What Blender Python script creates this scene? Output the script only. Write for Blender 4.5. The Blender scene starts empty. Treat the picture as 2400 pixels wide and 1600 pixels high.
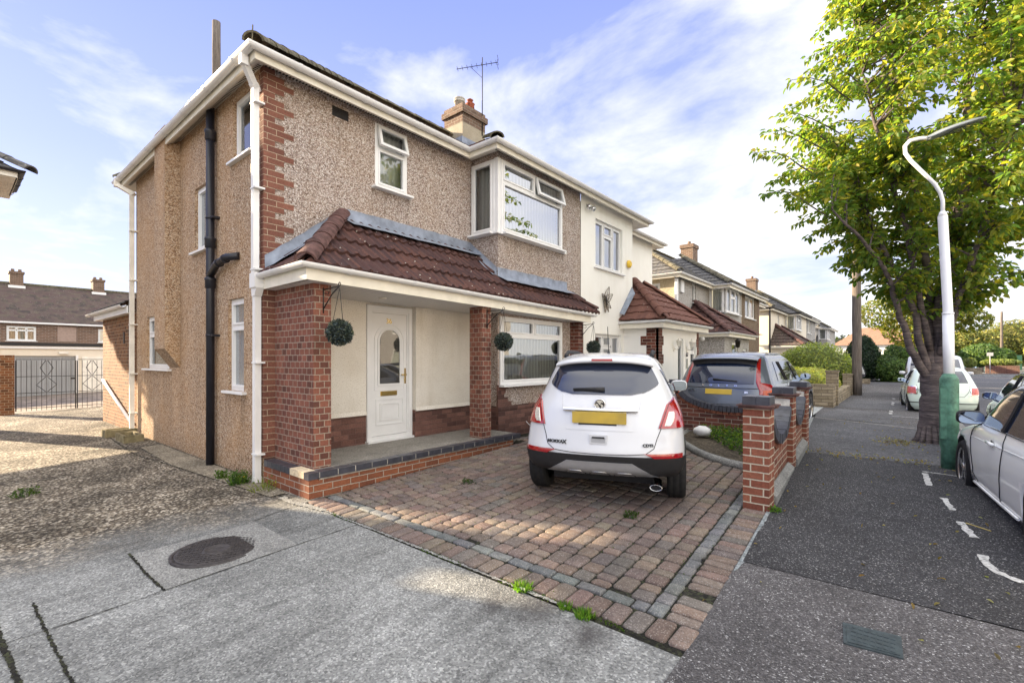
SKYTINT=(1.0,1.0,1.5); SKYK=(3.0,3.0,2.97); CLOUDC=(3.2,3.2,3.27); CLO=.41; CHI=.53; EXPO=2.0
NEZ=5.4
MKLOC=(-2.26,4.03,.145); VLLOC=(-2.68,9.30,.12); VLRZ=-.037; FSLOC=(1.64,4.37,.06); FSRZ=.09
F5LOC=(.82,16.3,.12); F5RZ=.07; BKLOC=(1.85,8.4,.10); BKRZ=0.0; VNLOC=(.85,24.4,.12); VNRZ=3.14159
import bpy, bmesh, math, random
from mathutils import Vector, Matrix, noise
from mathutils.geometry import tessellate_polygon
R=random.Random(7)
sc=bpy.context.scene
COL=sc.collection
rad=math.radians
def V(*a): return Vector(a)
ZAX=V(0,0,1)
ZC=1.6
def gz(Y): return .22*min(max((Y-.5)/6,0),1)

# ---------------------------------------------------------------- objects
def tag(o,label=None,cat=None,group=None,kind=None):
    if label: o['label']=label
    if cat: o['category']=cat
    if group: o['group']=group
    if kind: o['kind']=kind
    return o
def empty(name,loc=(0,0,0),rz=0,label=None,cat=None,group=None):
    o=bpy.data.objects.new(name,None); COL.objects.link(o)
    o.location=loc; o.rotation_euler=(0,0,rz); o.empty_display_size=.2
    return tag(o,label,cat,group)
def boxuv(me):
    uv=me.uv_layers.new(name='UVMap').data
    vs=me.vertices
    for p in me.polygons:
        n=p.normal
        if abs(n.z)>.98: t=V(1,0,0); b=V(0,1,0)
        else:
            t=ZAX.cross(n); t.normalize(); b=n.cross(t)
        for li in p.loop_indices:
            co=vs[me.loops[li].vertex_index].co
            uv[li].uv=(co.dot(t),co.dot(b))
class MB:
    def __init__(s): s.v=[]; s.f=[]; s.m=[]; s.sm=[]; s.uvf=[]; s.cur=0; s.smooth=False; s.col=None; s.fc=[]; s.cuts=[]
    def vert(s,p): s.v.append(tuple(p)); return len(s.v)-1
    def face(s,ids):
        s.f.append(tuple(ids)); s.m.append(s.cur); s.sm.append(s.smooth); s.fc.append(s.col)
    def poly(s,pts): s.face([s.vert(p) for p in pts])
    def box(s,x0,x1,y0,y1,z0,z1):
        s.obox(V(0,0,0),V(1,0,0),V(0,1,0),x0,x1,y0,y1,z0,z1)
    def obox(s,o,t,n,u0,u1,d0,d1,z0,z1,w=ZAX):
        # corners o+t*u+n*d+w*z ; t,n,w right handed
        o=Vector(o)
        P=[o+t*u+n*d+w*z for z in (z0,z1) for d in (d0,d1) for u in (u0,u1)]
        i=[s.vert(p) for p in P]
        flip=t.cross(n).dot(w)*(u1-u0)*(d1-d0)*(z1-z0)<0
        for q in ((0,2,3,1),(4,5,7,6),(0,1,5,4),(2,6,7,3),(0,4,6,2),(1,3,7,5)):
            q=[i[k] for k in q]
            s.face(q[::-1] if flip else q)
    def prism(s,pts,vec):
        # polygon pts (3D, planar) extruded by vec
        vec=Vector(vec); a=[Vector(p) for p in pts]
        n=V(0,0,0)
        for k in range(len(a)): n+=a[k].cross(a[(k+1)%len(a)])
        if n.dot(vec)>0: a=a[::-1]
        A=[s.vert(p) for p in a]; B=[s.vert(p+vec) for p in a]
        s.face(A); s.face(B[::-1])
        N=len(a)
        for k in range(N): s.face((A[(k+1)%N],A[k],B[k],B[(k+1)%N]))
    def tube(s,pts,r,seg=10,cap=True,flat=None):
        pts=[Vector(p) for p in pts]
        rs=r if isinstance(r,(list,tuple)) else [r]*len(pts)
        rings=[]; prev=None
        for k,p in enumerate(pts):
            if k==0: d=pts[1]-pts[0]
            elif k==len(pts)-1: d=pts[-1]-pts[-2]
            else: d=(pts[k+1]-p).normalized()+(p-pts[k-1]).normalized()
            d.normalize()
            if prev is None:
                a=V(0,0,1) if abs(d.z)<.9 else V(1,0,0)
                x=d.cross(a).normalized()
            else:
                x=prev-d*prev.dot(d)
                if x.length<1e-5: x=d.cross(V(0,0,1) if abs(d.z)<.9 else V(1,0,0))
                x.normalize()
            prev=x; y=d.cross(x)
            c=1.0
            if 0<k<len(pts)-1:
                c=(pts[k+1]-p).normalized().dot((p-pts[k-1]).normalized()); c=math.sqrt(max(.3,(1+c)/2))
            rings.append([s.vert(p+(x*math.cos(2*math.pi*j/seg)+y*math.sin(2*math.pi*j/seg))*rs[k]/ (1 if c>.999 else 1)) for j in range(seg)])
        old=s.smooth; s.smooth=seg>5
        for A,B in zip(rings,rings[1:]):
            for j in range(seg): s.face((A[j],A[(j+1)%seg],B[(j+1)%seg],B[j]))
        s.smooth=old
        if cap: s.face(rings[0][::-1]); s.face(rings[-1])
    def lathe(s,prof,c=(0,0,0),axis='z',seg=24,cap=True):
        # prof: list of (r,h)
        c=Vector(c); rings=[]
        for r,h in prof:
            ring=[]
            for j in range(seg):
                a=2*math.pi*j/seg; x,y=r*math.cos(a),r*math.sin(a)
                p={'z':V(x,y,h),'x':V(h,x,y),'y':V(y,h,x)}[axis]
                ring.append(s.vert(c+p))
            rings.append(ring)
        old=s.smooth; s.smooth=True
        for A,B in zip(rings,rings[1:]):
            for j in range(seg): s.face((A[j],A[(j+1)%seg],B[(j+1)%seg],B[j]))
        s.smooth=old
        if cap: s.face(rings[0][::-1]); s.face(rings[-1])
    def grid(s,rows,flip=False,smooth=True):
        ids=[[s.vert(p) for p in r] for r in rows]
        old=s.smooth; s.smooth=smooth
        for a,b in zip(ids,ids[1:]):
            for j in range(len(a)-1):
                q=(a[j],a[j+1],b[j+1],b[j])
                s.face(q[::-1] if flip else q)
        s.smooth=old
    def build(s,name,mats,parent=None,origin=None,label=None,cat=None,group=None,kind=None,local=False,uv=True,attr=None):
        if not isinstance(mats,(list,tuple)): mats=[mats]
        if s.cuts:
            C=[(0,0)]+s.cuts+[(len(s.v),len(s.f))]; s.cuts=[]
            for (v0,f0),(v1,f1) in zip(C,C[1:]):
                q=MB(); q.v=s.v[v0:v1]; q.f=[tuple(i-v0 for i in f) for f in s.f[f0:f1]]; q.m=s.m[f0:f1]; q.sm=s.sm[f0:f1]; q.fc=s.fc[f0:f1]
                if q.f: o=q.build(name,mats,parent,label=label)
            return o
        me=bpy.data.meshes.new(name)
        off=V(0,0,0)
        if parent is None and not local:
            if origin is None and s.v:
                xs=[p[0] for p in s.v]; ys=[p[1] for p in s.v]; zs=[p[2] for p in s.v]
                off=V((min(xs)+max(xs))/2,(min(ys)+max(ys))/2,min(zs))
            elif origin is not None: off=Vector(origin)
        elif parent is not None and not local:
            off=world_loc(parent)
        me.from_pydata([(p[0],p[1],p[2]) for p in s.v],[],s.f)
        for m in mats: me.materials.append(m)
        me.polygons.foreach_set('material_index',s.m)
        me.polygons.foreach_set('use_smooth',s.sm)
        me.update()
        if uv: boxuv(me)
        if any(c is not None for c in s.fc):
            ca=me.color_attributes.new('Tint','FLOAT_COLOR','CORNER')
            for p in me.polygons:
                c=s.fc[p.index] or (1,1,1)
                for li in p.loop_indices: ca.data[li].color=(c[0],c[1],c[2],1)
        if off.length>0: me.transform(Matrix.Translation(-off))
        o=bpy.data.objects.new(name,me); COL.objects.link(o)
        if parent is None: o.location=off
        else: o.parent=parent
        return tag(o,label,cat,group,kind)
def world_loc(o):
    l=V(0,0,0)
    while o is not None: l=l+Vector(o.location); o=o.parent
    return l
def copy_tree(o,parent=None):
    c=o.copy(); COL.objects.link(c)
    if parent is not None: c.parent=parent
    for ch in list(o.children): copy_tree(ch,c)
    return c

# ---------------------------------------------------------------- materials
def nd(nt,typ,ins=None,**props):
    n=nt.nodes.new(typ)
    for k,v in props.items(): setattr(n,k,v)
    for k,v in (ins or {}).items():
        s=n.inputs[k]
        if isinstance(v,bpy.types.NodeSocket): nt.links.new(v,s)
        elif isinstance(v,bpy.types.Node): nt.links.new(v.outputs[0],s)
        else:
            if hasattr(s.default_value,'__len__') and not hasattr(v,'__len__'): v=[v]*len(s.default_value)
            if s.type=='RGBA' and len(v)==3: v=(*v,1)
            s.default_value=v
    return n
def ramp(nt,fac,stops,interp='LINEAR'):
    n=nt.nodes.new('ShaderNodeValToRGB'); nt.links.new(fac if isinstance(fac,bpy.types.NodeSocket) else fac.outputs[0],n.inputs[0])
    cr=n.color_ramp; cr.interpolation=interp
    while len(cr.elements)<len(stops): cr.elements.new(.5)
    for e,(p,c) in zip(cr.elements,stops):
        e.position=p
        if not hasattr(c,'__len__'): c=(c,c,c)
        e.color=(*c,1) if len(c)==3 else c
    return n.outputs[0]
def mix(nt,fac,a,b,mode='MIX'):
    n=nt.nodes.new('ShaderNodeMix'); n.data_type='RGBA'; n.blend_type=mode
    for sname,v in ((0,fac),(6,a),(7,b)):
        s=n.inputs[sname]
        if isinstance(v,bpy.types.NodeSocket): nt.links.new(v,s)
        elif isinstance(v,bpy.types.Node): nt.links.new(v.outputs[0],s)
        else: s.default_value=v if sname==0 else ((*v,1) if hasattr(v,'__len__') else (v,v,v,1))
    return n.outputs[2]
def mth(nt,op,a,b=0,c=0,clamp=False):
    n=nd(nt,'ShaderNodeMath',{0:a,1:b,2:c},operation=op,use_clamp=clamp); return n.outputs[0]
def noise_t(nt,vec,scale,detail=4,rough=.55,dist=0):
    return nd(nt,'ShaderNodeTexNoise',{'Vector':vec,'Scale':scale,'Detail':detail,'Roughness':rough,'Distortion':dist}).outputs[0]
def newmat(name,fn,rough=.8,spec=.3,metal=0,**kw):
    m=bpy.data.materials.new(name); m.use_nodes=True; nt=m.node_tree
    bs=nt.nodes['Principled BSDF']; bs.inputs['Roughness'].default_value=rough
    bs.inputs['Specular IOR Level'].default_value=spec; bs.inputs['Metallic'].default_value=metal
    for k,v in kw.items():
        bs.inputs[k.replace('_',' ')].default_value=v
    r=fn(nt,bs) if callable(fn) else fn
    if r is not None:
        if isinstance(r,bpy.types.NodeSocket): nt.links.new(r,bs.inputs['Base Color'])
        else: bs.inputs['Base Color'].default_value=(*r,1)
    return m
def bump(nt,bs,h,dist=.005,strength=1):
    b=nd(nt,'ShaderNodeBump',{'Height':h,'Distance':dist,'Strength':strength}); nt.links.new(b.outputs[0],bs.inputs['Normal'])
def uvv(nt): return nd(nt,'ShaderNodeUVMap').outputs[0]
def pos(nt): return nd(nt,'ShaderNodeNewGeometry').outputs['Position']

def pebbledash(name,cols,scale=62,stain=.35,stainc=(.30,.20,.10),drips=()):
    def fn(nt,bs):
        uv=uvv(nt)
        v=nd(nt,'ShaderNodeTexVoronoi',{'Vector':uv,'Scale':scale})
        rnd=nd(nt,'ShaderNodeSeparateColor',{0:v.outputs['Color']}).outputs[0]
        c=ramp(nt,rnd,[(i/(len(cols)-1),k) for i,k in enumerate(cols)])
        d=ramp(nt,v.outputs['Distance'],[(.25,1),(.8,.55)])
        c=mix(nt,1,c,d,'MULTIPLY')
        n=noise_t(nt,uv,.9,5,.6)
        st=nd(nt,'ShaderNodeMapping',{'Vector':uv,'Scale':(2.2,.25,1)}).outputs[0]
        n2=noise_t(nt,st,1.5,4,.6)
        f=mth(nt,'MULTIPLY',ramp(nt,n,[(.42,0),(.72,1)]),stain)
        c=mix(nt,f,c,mix(nt,.55,c,stainc))
        f2=mth(nt,'MULTIPLY',ramp(nt,n2,[(.45,0),(.75,1)]),stain)
        c=mix(nt,f2,c,mix(nt,.5,c,(.16,.11,.07)))
        su=nd(nt,'ShaderNodeSeparateXYZ',{0:uv}); U_,V_=su.outputs[0],su.outputs[1]
        sn=noise_t(nt,nd(nt,'ShaderNodeMapping',{'Vector':uv,'Scale':(9,.5,1)}).outputs[0],1.5,5,.7)
        for a,b,z,L in drips:   # rain streaks below sills
            mu=mth(nt,'MULTIPLY',mth(nt,'GREATER_THAN',U_,a),mth(nt,'LESS_THAN',U_,b))
            mv=mth(nt,'MULTIPLY',mth(nt,'LESS_THAN',V_,z),ramp(nt,mth(nt,'MULTIPLY_ADD',V_,1/L,-(z-L)/L),[(0,0),(1,1)]))
            k=mth(nt,'MULTIPLY',mth(nt,'MULTIPLY',mu,mv),ramp(nt,sn,[(.4,0),(.62,.75)]))
            c=mix(nt,k,c,mix(nt,.45,c,(.10,.075,.05)))
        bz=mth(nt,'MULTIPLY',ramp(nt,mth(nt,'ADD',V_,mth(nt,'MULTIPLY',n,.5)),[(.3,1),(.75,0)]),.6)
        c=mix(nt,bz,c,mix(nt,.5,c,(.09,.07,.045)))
        bump(nt,bs,v.outputs['Distance'],.006,.9)
        return c
    return newmat(name,fn,.9,.2)
def brickmat(name,c,mortar=(.42,.37,.31),ms=.009,w=.225,h=.075,stain=.3,off=0.5,rough=.85,squash=None):
    # c: list of brick tints
    def fn(nt,bs):
        uv=uvv(nt)
        wob=nd(nt,'ShaderNodeTexNoise',{'Vector':uv,'Scale':9,'Detail':2}).outputs['Color']
        uvw=nd(nt,'ShaderNodeVectorMath',{0:uv,1:nd(nt,'ShaderNodeVectorMath',{0:nd(nt,'ShaderNodeVectorMath',{0:wob,1:(.5,.5,.5)},operation='SUBTRACT').outputs[0],'Scale':.009},operation='SCALE').outputs[0]},operation='ADD').outputs[0]
        b=nd(nt,'ShaderNodeTexBrick',{'Vector':uvw,'Color1':(0,0,0),'Color2':(1,1,1),'Mortar':(0,0,0),'Scale':1,'Mortar Size':ms*.6,'Mortar Smooth':.25,'Bias':0,'Brick Width':w,'Row Height':h},offset=off)
        cols=ramp(nt,b.outputs['Color'],[(i/(len(c)-1),k) for i,k in enumerate(c)])
        n=noise_t(nt,uv,45,5,.7); n1=noise_t(nt,uv,6,3)
        cols=mix(nt,.55,cols,ramp(nt,n,[(.3,.45),(.7,1.5)]),'MULTIPLY')
        cols=mix(nt,.35,cols,ramp(nt,n1,[(.3,.6),(.7,1.35)]),'MULTIPLY')
        mo=mix(nt,.6,mortar,ramp(nt,n,[(.3,.55),(.7,1.3)]),'MULTIPLY')
        r=mix(nt,b.outputs['Fac'],cols,mo)
        n2=noise_t(nt,uv,.8,5,.65)
        r=mix(nt,mth(nt,'MULTIPLY',ramp(nt,n2,[(.45,0),(.8,1)]),stain),r,(.07,.055,.045))
        hgt=mth(nt,'ADD',mth(nt,'MULTIPLY',b.outputs['Fac'],-1.0),mth(nt,'MULTIPLY',n,.35))
        bump(nt,bs,hgt,.006,.9)
        return r
    return newmat(name,fn,rough,.25)
def render_m(name,c,speck=.25,spc=(.25,.2,.13),sscale=90,stain=.25,bumpd=.004):
    def fn(nt,bs):
        uv=uvv(nt)
        n=noise_t(nt,uv,sscale,3,.6); n2=noise_t(nt,uv,1.1,5,.6)
        st=nd(nt,'ShaderNodeMapping',{'Vector':uv,'Scale':(3,.3,1)}).outputs[0]; n3=noise_t(nt,st,1.2,4)
        r=mix(nt,mth(nt,'MULTIPLY',ramp(nt,n,[(.56,0),(.66,1)]),speck),c,spc)
        r=mix(nt,mth(nt,'MULTIPLY',ramp(nt,n2,[(.45,0),(.75,1)]),stain),r,(c[0]*.55,c[1]*.48,c[2]*.38))
        r=mix(nt,mth(nt,'MULTIPLY',ramp(nt,n3,[(.5,0),(.75,1)]),stain),r,(c[0]*.6,c[1]*.55,c[2]*.46))
        bump(nt,bs,n,bumpd,.6)
        return r
    return newmat(name,fn,.85,.2)
def simple(name,c,rough=.6,metal=0,spec=.4,var=.12,scale=8,bd=0,**kw):
    def fn(nt,bs):
        p=pos(nt); n=noise_t(nt,p,scale,4,.6)
        r=mix(nt,1,c,ramp(nt,n,[(.3,1-var),(.7,1+var)]),'MULTIPLY')
        if bd: bump(nt,bs,noise_t(nt,p,scale*6,3),bd,.7)
        return r
    return newmat(name,fn,rough,spec,metal,**kw)
def tiles_m(name,cols,moss=.25,mossc=(.10,.09,.05),w=.3,h=.33):
    def fn(nt,bs):
        uv=uvv(nt)
        b=nd(nt,'ShaderNodeTexBrick',{'Vector':uv,'Color1':(0,0,0),'Color2':(1,1,1),'Mortar':(.5,.5,.5),'Scale':1,'Mortar Size':.001,'Brick Width':w,'Row Height':h},offset=.5)
        c=ramp(nt,b.outputs['Color'],[(i/(len(cols)-1),k) for i,k in enumerate(cols)])
        n=noise_t(nt,uv,3,6,.7); n2=noise_t(nt,uv,35,4,.7)
        c=mix(nt,.6,c,ramp(nt,n2,[(.3,.5),(.7,1.5)]),'MULTIPLY')
        c=mix(nt,mth(nt,'MULTIPLY',ramp(nt,n,[(.45,0),(.7,1)]),moss),c,mossc)
        v=nd(nt,'ShaderNodeTexVoronoi',{'Vector':uv,'Scale':14}); 
        li=mth(nt,'MULTIPLY',mth(nt,'LESS_THAN',v.outputs['Distance'],.13),mth(nt,'GREATER_THAN',nd(nt,'ShaderNodeSeparateColor',{0:v.outputs['Color']}).outputs[0],.8))
        c=mix(nt,li,c,(.5,.5,.44))
        bump(nt,bs,n2,.006,.6)
        return c
    return newmat(name,fn,.9,.2)
def glass_m(name,tint=(.03,.035,.04),ior=2.1,trans=.9,rough=.008):
    m=bpy.data.materials.new(name); m.use_nodes=True; nt=m.node_tree; nt.nodes.clear()
    out=nt.nodes.new('ShaderNodeOutputMaterial')
    fr=nd(nt,'ShaderNodeFresnel',{'IOR':ior})
    p=pos(nt)
    b=nd(nt,'ShaderNodeBump',{'Height':noise_t(nt,p,1.6,2),'Distance':.012,'Strength':.25})
    gl=nd(nt,'ShaderNodeBsdfGlossy',{'Color':(.95,.97,1),'Roughness':rough,'Normal':b.outputs[0]})
    tr=nd(nt,'ShaderNodeBsdfTransparent',{'Color':(.86,.9,.9)})
    df=nd(nt,'ShaderNodeBsdfDiffuse',{'Color':tint})
    m1=nd(nt,'ShaderNodeMixShader',{0:trans,1:df,2:tr})
    m2=nd(nt,'ShaderNodeMixShader',{0:fr.outputs[0],1:m1,2:gl})
    nt.links.new(m2.outputs[0],out.inputs[0]); return m
def ground_m(name,base,specks,scale=110,thr=.5,var=.3,vs=.7,stain=None,rough=.9,bd=.004,crack=0,extra=None):
    def fn(nt,bs):
        p=pos(nt)
        v=nd(nt,'ShaderNodeTexVoronoi',{'Vector':p,'Scale':scale})
        rnd=nd(nt,'ShaderNodeSeparateColor',{0:v.outputs['Color']}).outputs[0]
        c=ramp(nt,rnd,specks)
        n=noise_t(nt,p,vs,6,.62); n2=noise_t(nt,p,vs*7,5,.65); n3=noise_t(nt,p,45,4,.7)
        c=mix(nt,1,c,ramp(nt,n,[(.32,1-var),(.68,1+var)]),'MULTIPLY')
        c=mix(nt,.7,c,ramp(nt,n2,[(.3,1-var),(.7,1+var)]),'MULTIPLY')
        c=mix(nt,.45,c,ramp(nt,n3,[(.3,.6),(.7,1.35)]),'MULTIPLY')
        if stain:
            c=mix(nt,mth(nt,'MULTIPLY',ramp(nt,n,[(.5,0),(.65,1)]),stain[0]),c,stain[1])
        if crack:
            vc=nd(nt,'ShaderNodeTexVoronoi',{'Vector':nd(nt,'ShaderNodeVectorMath',{0:p,1:nd(nt,'ShaderNodeTexNoise',{'Vector':p,'Scale':2.5,'Detail':5}).outputs['Color']},operation='ADD').outputs[0],'Scale':crack},feature='DISTANCE_TO_EDGE')
            ck=mth(nt,'MULTIPLY',mth(nt,'LESS_THAN',vc.outputs['Distance'],.004),ramp(nt,n,[(.48,0),(.55,1)]))
            c=mix(nt,mth(nt,'MULTIPLY',ck,.7),c,(.03,.03,.03))
        if extra: c=extra(nt,p,c)
        bump(nt,bs,mth(nt,'ADD',mth(nt,'MULTIPLY',v.outputs['Distance'],-1),n3),bd,.8)
        return c
    return newmat(name,fn,rough,.25)
MT={}
def attr_tint(nt): return nd(nt,'ShaderNodeAttribute',attribute_name='Tint').outputs['Color']
MT['peb']=pebbledash('pebbledash_pinkish',[(.14,.09,.075),(.35,.265,.225),(.46,.38,.34),(.54,.475,.43),(.76,.71,.68)],72,.35,(.40,.26,.12),((4.08,4.82,4.16,1.0),(6.15,8.3,3.79,.8),(3.45,3.72,4.98,.7)))
MT['peb_side']=pebbledash('pebbledash_ochre',[(.15,.085,.055),(.41,.26,.16),(.52,.365,.24),(.59,.44,.31),(.77,.65,.52)],72,.6,(.46,.25,.09),((-8.75,-8.0,3.24,1.2),(-7.4,-6.6,1.13,.9),(-7.2,-6.4,4.26,1.4),(-11.55,-9.8,1.39,1.3),(-9.4,-9.2,5.3,4)))  # ochre tone holds both stain and the warm light on this side
MT['peb_grey']=pebbledash('pebbledash_grey',[(.18,.16,.14),(.38,.36,.34),(.5,.49,.47),(.62,.61,.6)],60,.2,(.3,.28,.25))
MT['peb_brown']=pebbledash('pebbledash_brown',[(.06,.04,.025),(.16,.11,.07),(.24,.18,.12),(.34,.27,.2)],60,.3,(.12,.1,.08))
MT['peb_cream']=pebbledash('pebbledash_cream',[(.45,.38,.26),(.55,.47,.34),(.62,.54,.41)],60,.2,(.4,.33,.22))
RED=[(.10,.042,.032),(.17,.064,.045),(.23,.09,.06),(.20,.075,.052),(.13,.05,.04)]
MT['brick']=brickmat('brick_red',RED,(.34,.28,.22))
MT['brick_bond']=brickmat('brick_red_headers',RED,(.34,.28,.22),w=.1125,stain=.15)
MT['brick_quoin']=brickmat('brick_quoin',[(.13,.055,.042),(.20,.085,.06),(.165,.07,.05)],(.42,.33,.24),ms=.008,stain=.1)
MT['brick_plinth']=brickmat('brick_plinth',[(.08,.04,.035),(.15,.075,.06),(.20,.10,.08)],(.16,.10,.085),ms=.006,stain=.3)
MT['brick_wall']=brickmat('brick_street_wall',[(.14,.048,.032),(.21,.072,.045),(.25,.095,.058)],(.50,.44,.34),ms=.012,stain=.05)
MT['brick_dark']=brickmat('brick_dark_red',[(.07,.025,.02),(.13,.045,.032),(.18,.06,.04)],(.32,.27,.22),ms=.010,stain=.25)
MT['brick_orange']=brickmat('brick_orange',[(.09,.042,.022),(.16,.070,.034),(.23,.105,.048),(.19,.08,.038)],(.36,.29,.20),ms=.010,stain=.1,w=.15)
MT['brick_step']=brickmat('brick_step',[(.15,.055,.032),(.24,.085,.042),(.19,.07,.038)],(.34,.30,.25),ms=.010,stain=.1)
MT['brick_yellow']=brickmat('brick_buff_stone',[(.20,.16,.11),(.30,.25,.17),(.38,.32,.23)],(.12,.10,.08),ms=.012,w=.33,h=.09)
MT['brick_chimney']=brickmat('brick_chimney',[(.11,.07,.05),(.19,.12,.085),(.15,.09,.065)],(.34,.30,.24),ms=.009,stain=.4)
MT['brick_terrace']=brickmat('brick_terrace',[(.12,.075,.055),(.2,.12,.085),(.16,.10,.07)],(.34,.28,.24),ms=.016,w=.3,h=.1,stain=.2)
MT['cream']=render_m('cream_render_speckled',(.74,.70,.63),.75,(.26,.2,.13),75,.35,.005)
MT['cream_nb']=render_m('cream_smooth_render',(.84,.83,.79),.08,(.5,.45,.35),60,.15,.002)
MT['cream2']=render_m('cream_far_render',(.70,.64,.54),.06,(.5,.45,.35),40,.15,.002)
MT['white_r']=render_m('white_render',(.75,.75,.73),.05,(.5,.5,.5),40,.1,.002)
MT['upvc']=simple('white_upvc',(.73,.73,.73),.35,0,.4,.05,3)
MT['upvc_dirty']=simple('white_upvc_weathered',(.74,.71,.64),.45,0,.35,.14,5)
MT['fascia']=simple('cream_fascia_board',(.76,.72,.62),.5,0,.3,.10,4)
MT['blackpipe']=simple('black_plastic_pipe',(.012,.013,.02),.42,0,.45,.3,6)
MT['iron']=simple('black_iron',(.02,.018,.018),.5,.2,.4,.3,20)
MT['gold']=simple('brass',(.75,.55,.18),.25,1,.5,.1,20)
MT['chrome']=simple('chrome',(.82,.83,.85),.08,1,.5,.03,5)
MT['alu']=simple('alloy_silver',(.55,.56,.58),.25,.9,.5,.06,5)
MT['lead']=simple('lead_flashing',(.22,.25,.31),.55,.15,.35,.35,5,.004)
MT['tile_porch']=tiles_m('tiles_red_brown',[(.042,.025,.027),(.072,.037,.035),(.105,.050,.040),(.052,.030,.032)],.45,(.05,.04,.04),w=.3,h=.36)
MT['tile_main']=tiles_m('tiles_dark_mossy',[(.05,.04,.04),(.09,.065,.06),(.075,.05,.05)],.6,(.12,.11,.07))
MT['tile_grey']=tiles_m('tiles_grey',[(.06,.06,.065),(.10,.10,.105),(.13,.125,.12)],.35,(.17,.15,.10))
MT['tile_red']=tiles_m('tiles_red',[(.12,.058,.048),(.165,.08,.062),(.14,.068,.055)],.25,(.10,.05,.04))
MT['tile_orange']=tiles_m('tiles_orange',[(.22,.13,.09),(.27,.16,.11)],.25,(.2,.12,.08))
MT['hip']=simple('hip_tiles_weathered',(.10,.055,.05),.9,0,.2,.6,9,.01)
MT['hip_dark']=simple('hip_tiles_mossy',(.11,.10,.07),.95,0,.2,.6,9,.01)
MT['blue_brick']=simple('blue_engineering_brick',(.045,.047,.06),.35,0,.45,.35,12,.003)
MT['conc_edge']=simple('pale_mortar',(.42,.40,.36),.95,0,.2,.3,14,.006)
MT['buffbrick']=simple('buff_brick',(.62,.52,.36),.9,0,.2,.2,30,.003)
MT['concrete_tank']=simple('mossy_concrete',(.20,.17,.10),.95,0,.2,.45,9,.008)
MT['glass']=glass_m('window_glass')
MT['glass_mid']=glass_m('window_glass_mid',ior=2.7)
MT['glass_up']=glass_m('window_glass_bright',ior=4.6)
MT['glass_frost']=glass_m('window_glass_frosted',tint=(.30,.32,.33),trans=.35,rough=.12)
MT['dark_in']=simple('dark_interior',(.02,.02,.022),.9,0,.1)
MT['plastic_black']=simple('black_trim',(.02,.02,.022),.55,0,.35,.15,30,.001)
MT['tyre']=simple('tyre_rubber',(.017,.017,.018),.8,0,.25,.3,30,.002)
def curtain_fn(nt,bs):
    uv=uvv(nt); w=nd(nt,'ShaderNodeTexWave',{'Vector':uv,'Scale':3.3,'Distortion':.6,'Detail':2},bands_direction='X')
    c=ramp(nt,w.outputs[0],[(0,(.55,.55,.51)),(1,(.72,.73,.69))]); bump(nt,bs,w.outputs[0],.02,.6); return c
MT['curtain']=newmat('net_curtain',curtain_fn,.9,.1)

# ---------------------------------------------------------------- architecture helpers
def wallp(mb,o,t,n,L,z0,z1,ops=(),dep=.1,u0=0):
    """vertical wall sheet from u0 to L along t with rectangular openings (a,b,c,d) u/z and reveals of depth dep inward"""
    o=Vector(o)
    us=sorted({u0,L,*[v for q in ops for v in q[:2]]}); zs=sorted({z0,z1,*[v for q in ops for v in q[2:4]]})
    us=[u for u in us if u0<=u<=L]; zs=[z for z in zs if z0<=z<=z1]
    P=lambda u,z,d=0:o+t*u+ZAX*z-n*d
    fl=t.cross(ZAX).dot(n)<0
    for a,b in zip(us,us[1:]):
        for c,d in zip(zs,zs[1:]):
            if any(q[0]<=a and b<=q[1] and q[2]<=c and d<=q[3] for q in ops): continue
            k=[P(a,c),P(b,c),P(b,d),P(a,d)]; mb.poly(k[::-1] if fl else k)
    for a,b,c,d in [q[:4] for q in ops]:
        for k in ([P(a,c),P(a,d),P(a,d,dep),P(a,c,dep)],[P(b,d),P(b,c),P(b,c,dep),P(b,d,dep)],[P(b,c),P(a,c),P(a,c,dep),P(b,c,dep)],[P(a,d),P(b,d),P(b,d,dep),P(a,d,dep)]):
            mb.poly(k[::-1] if fl else k)
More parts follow.
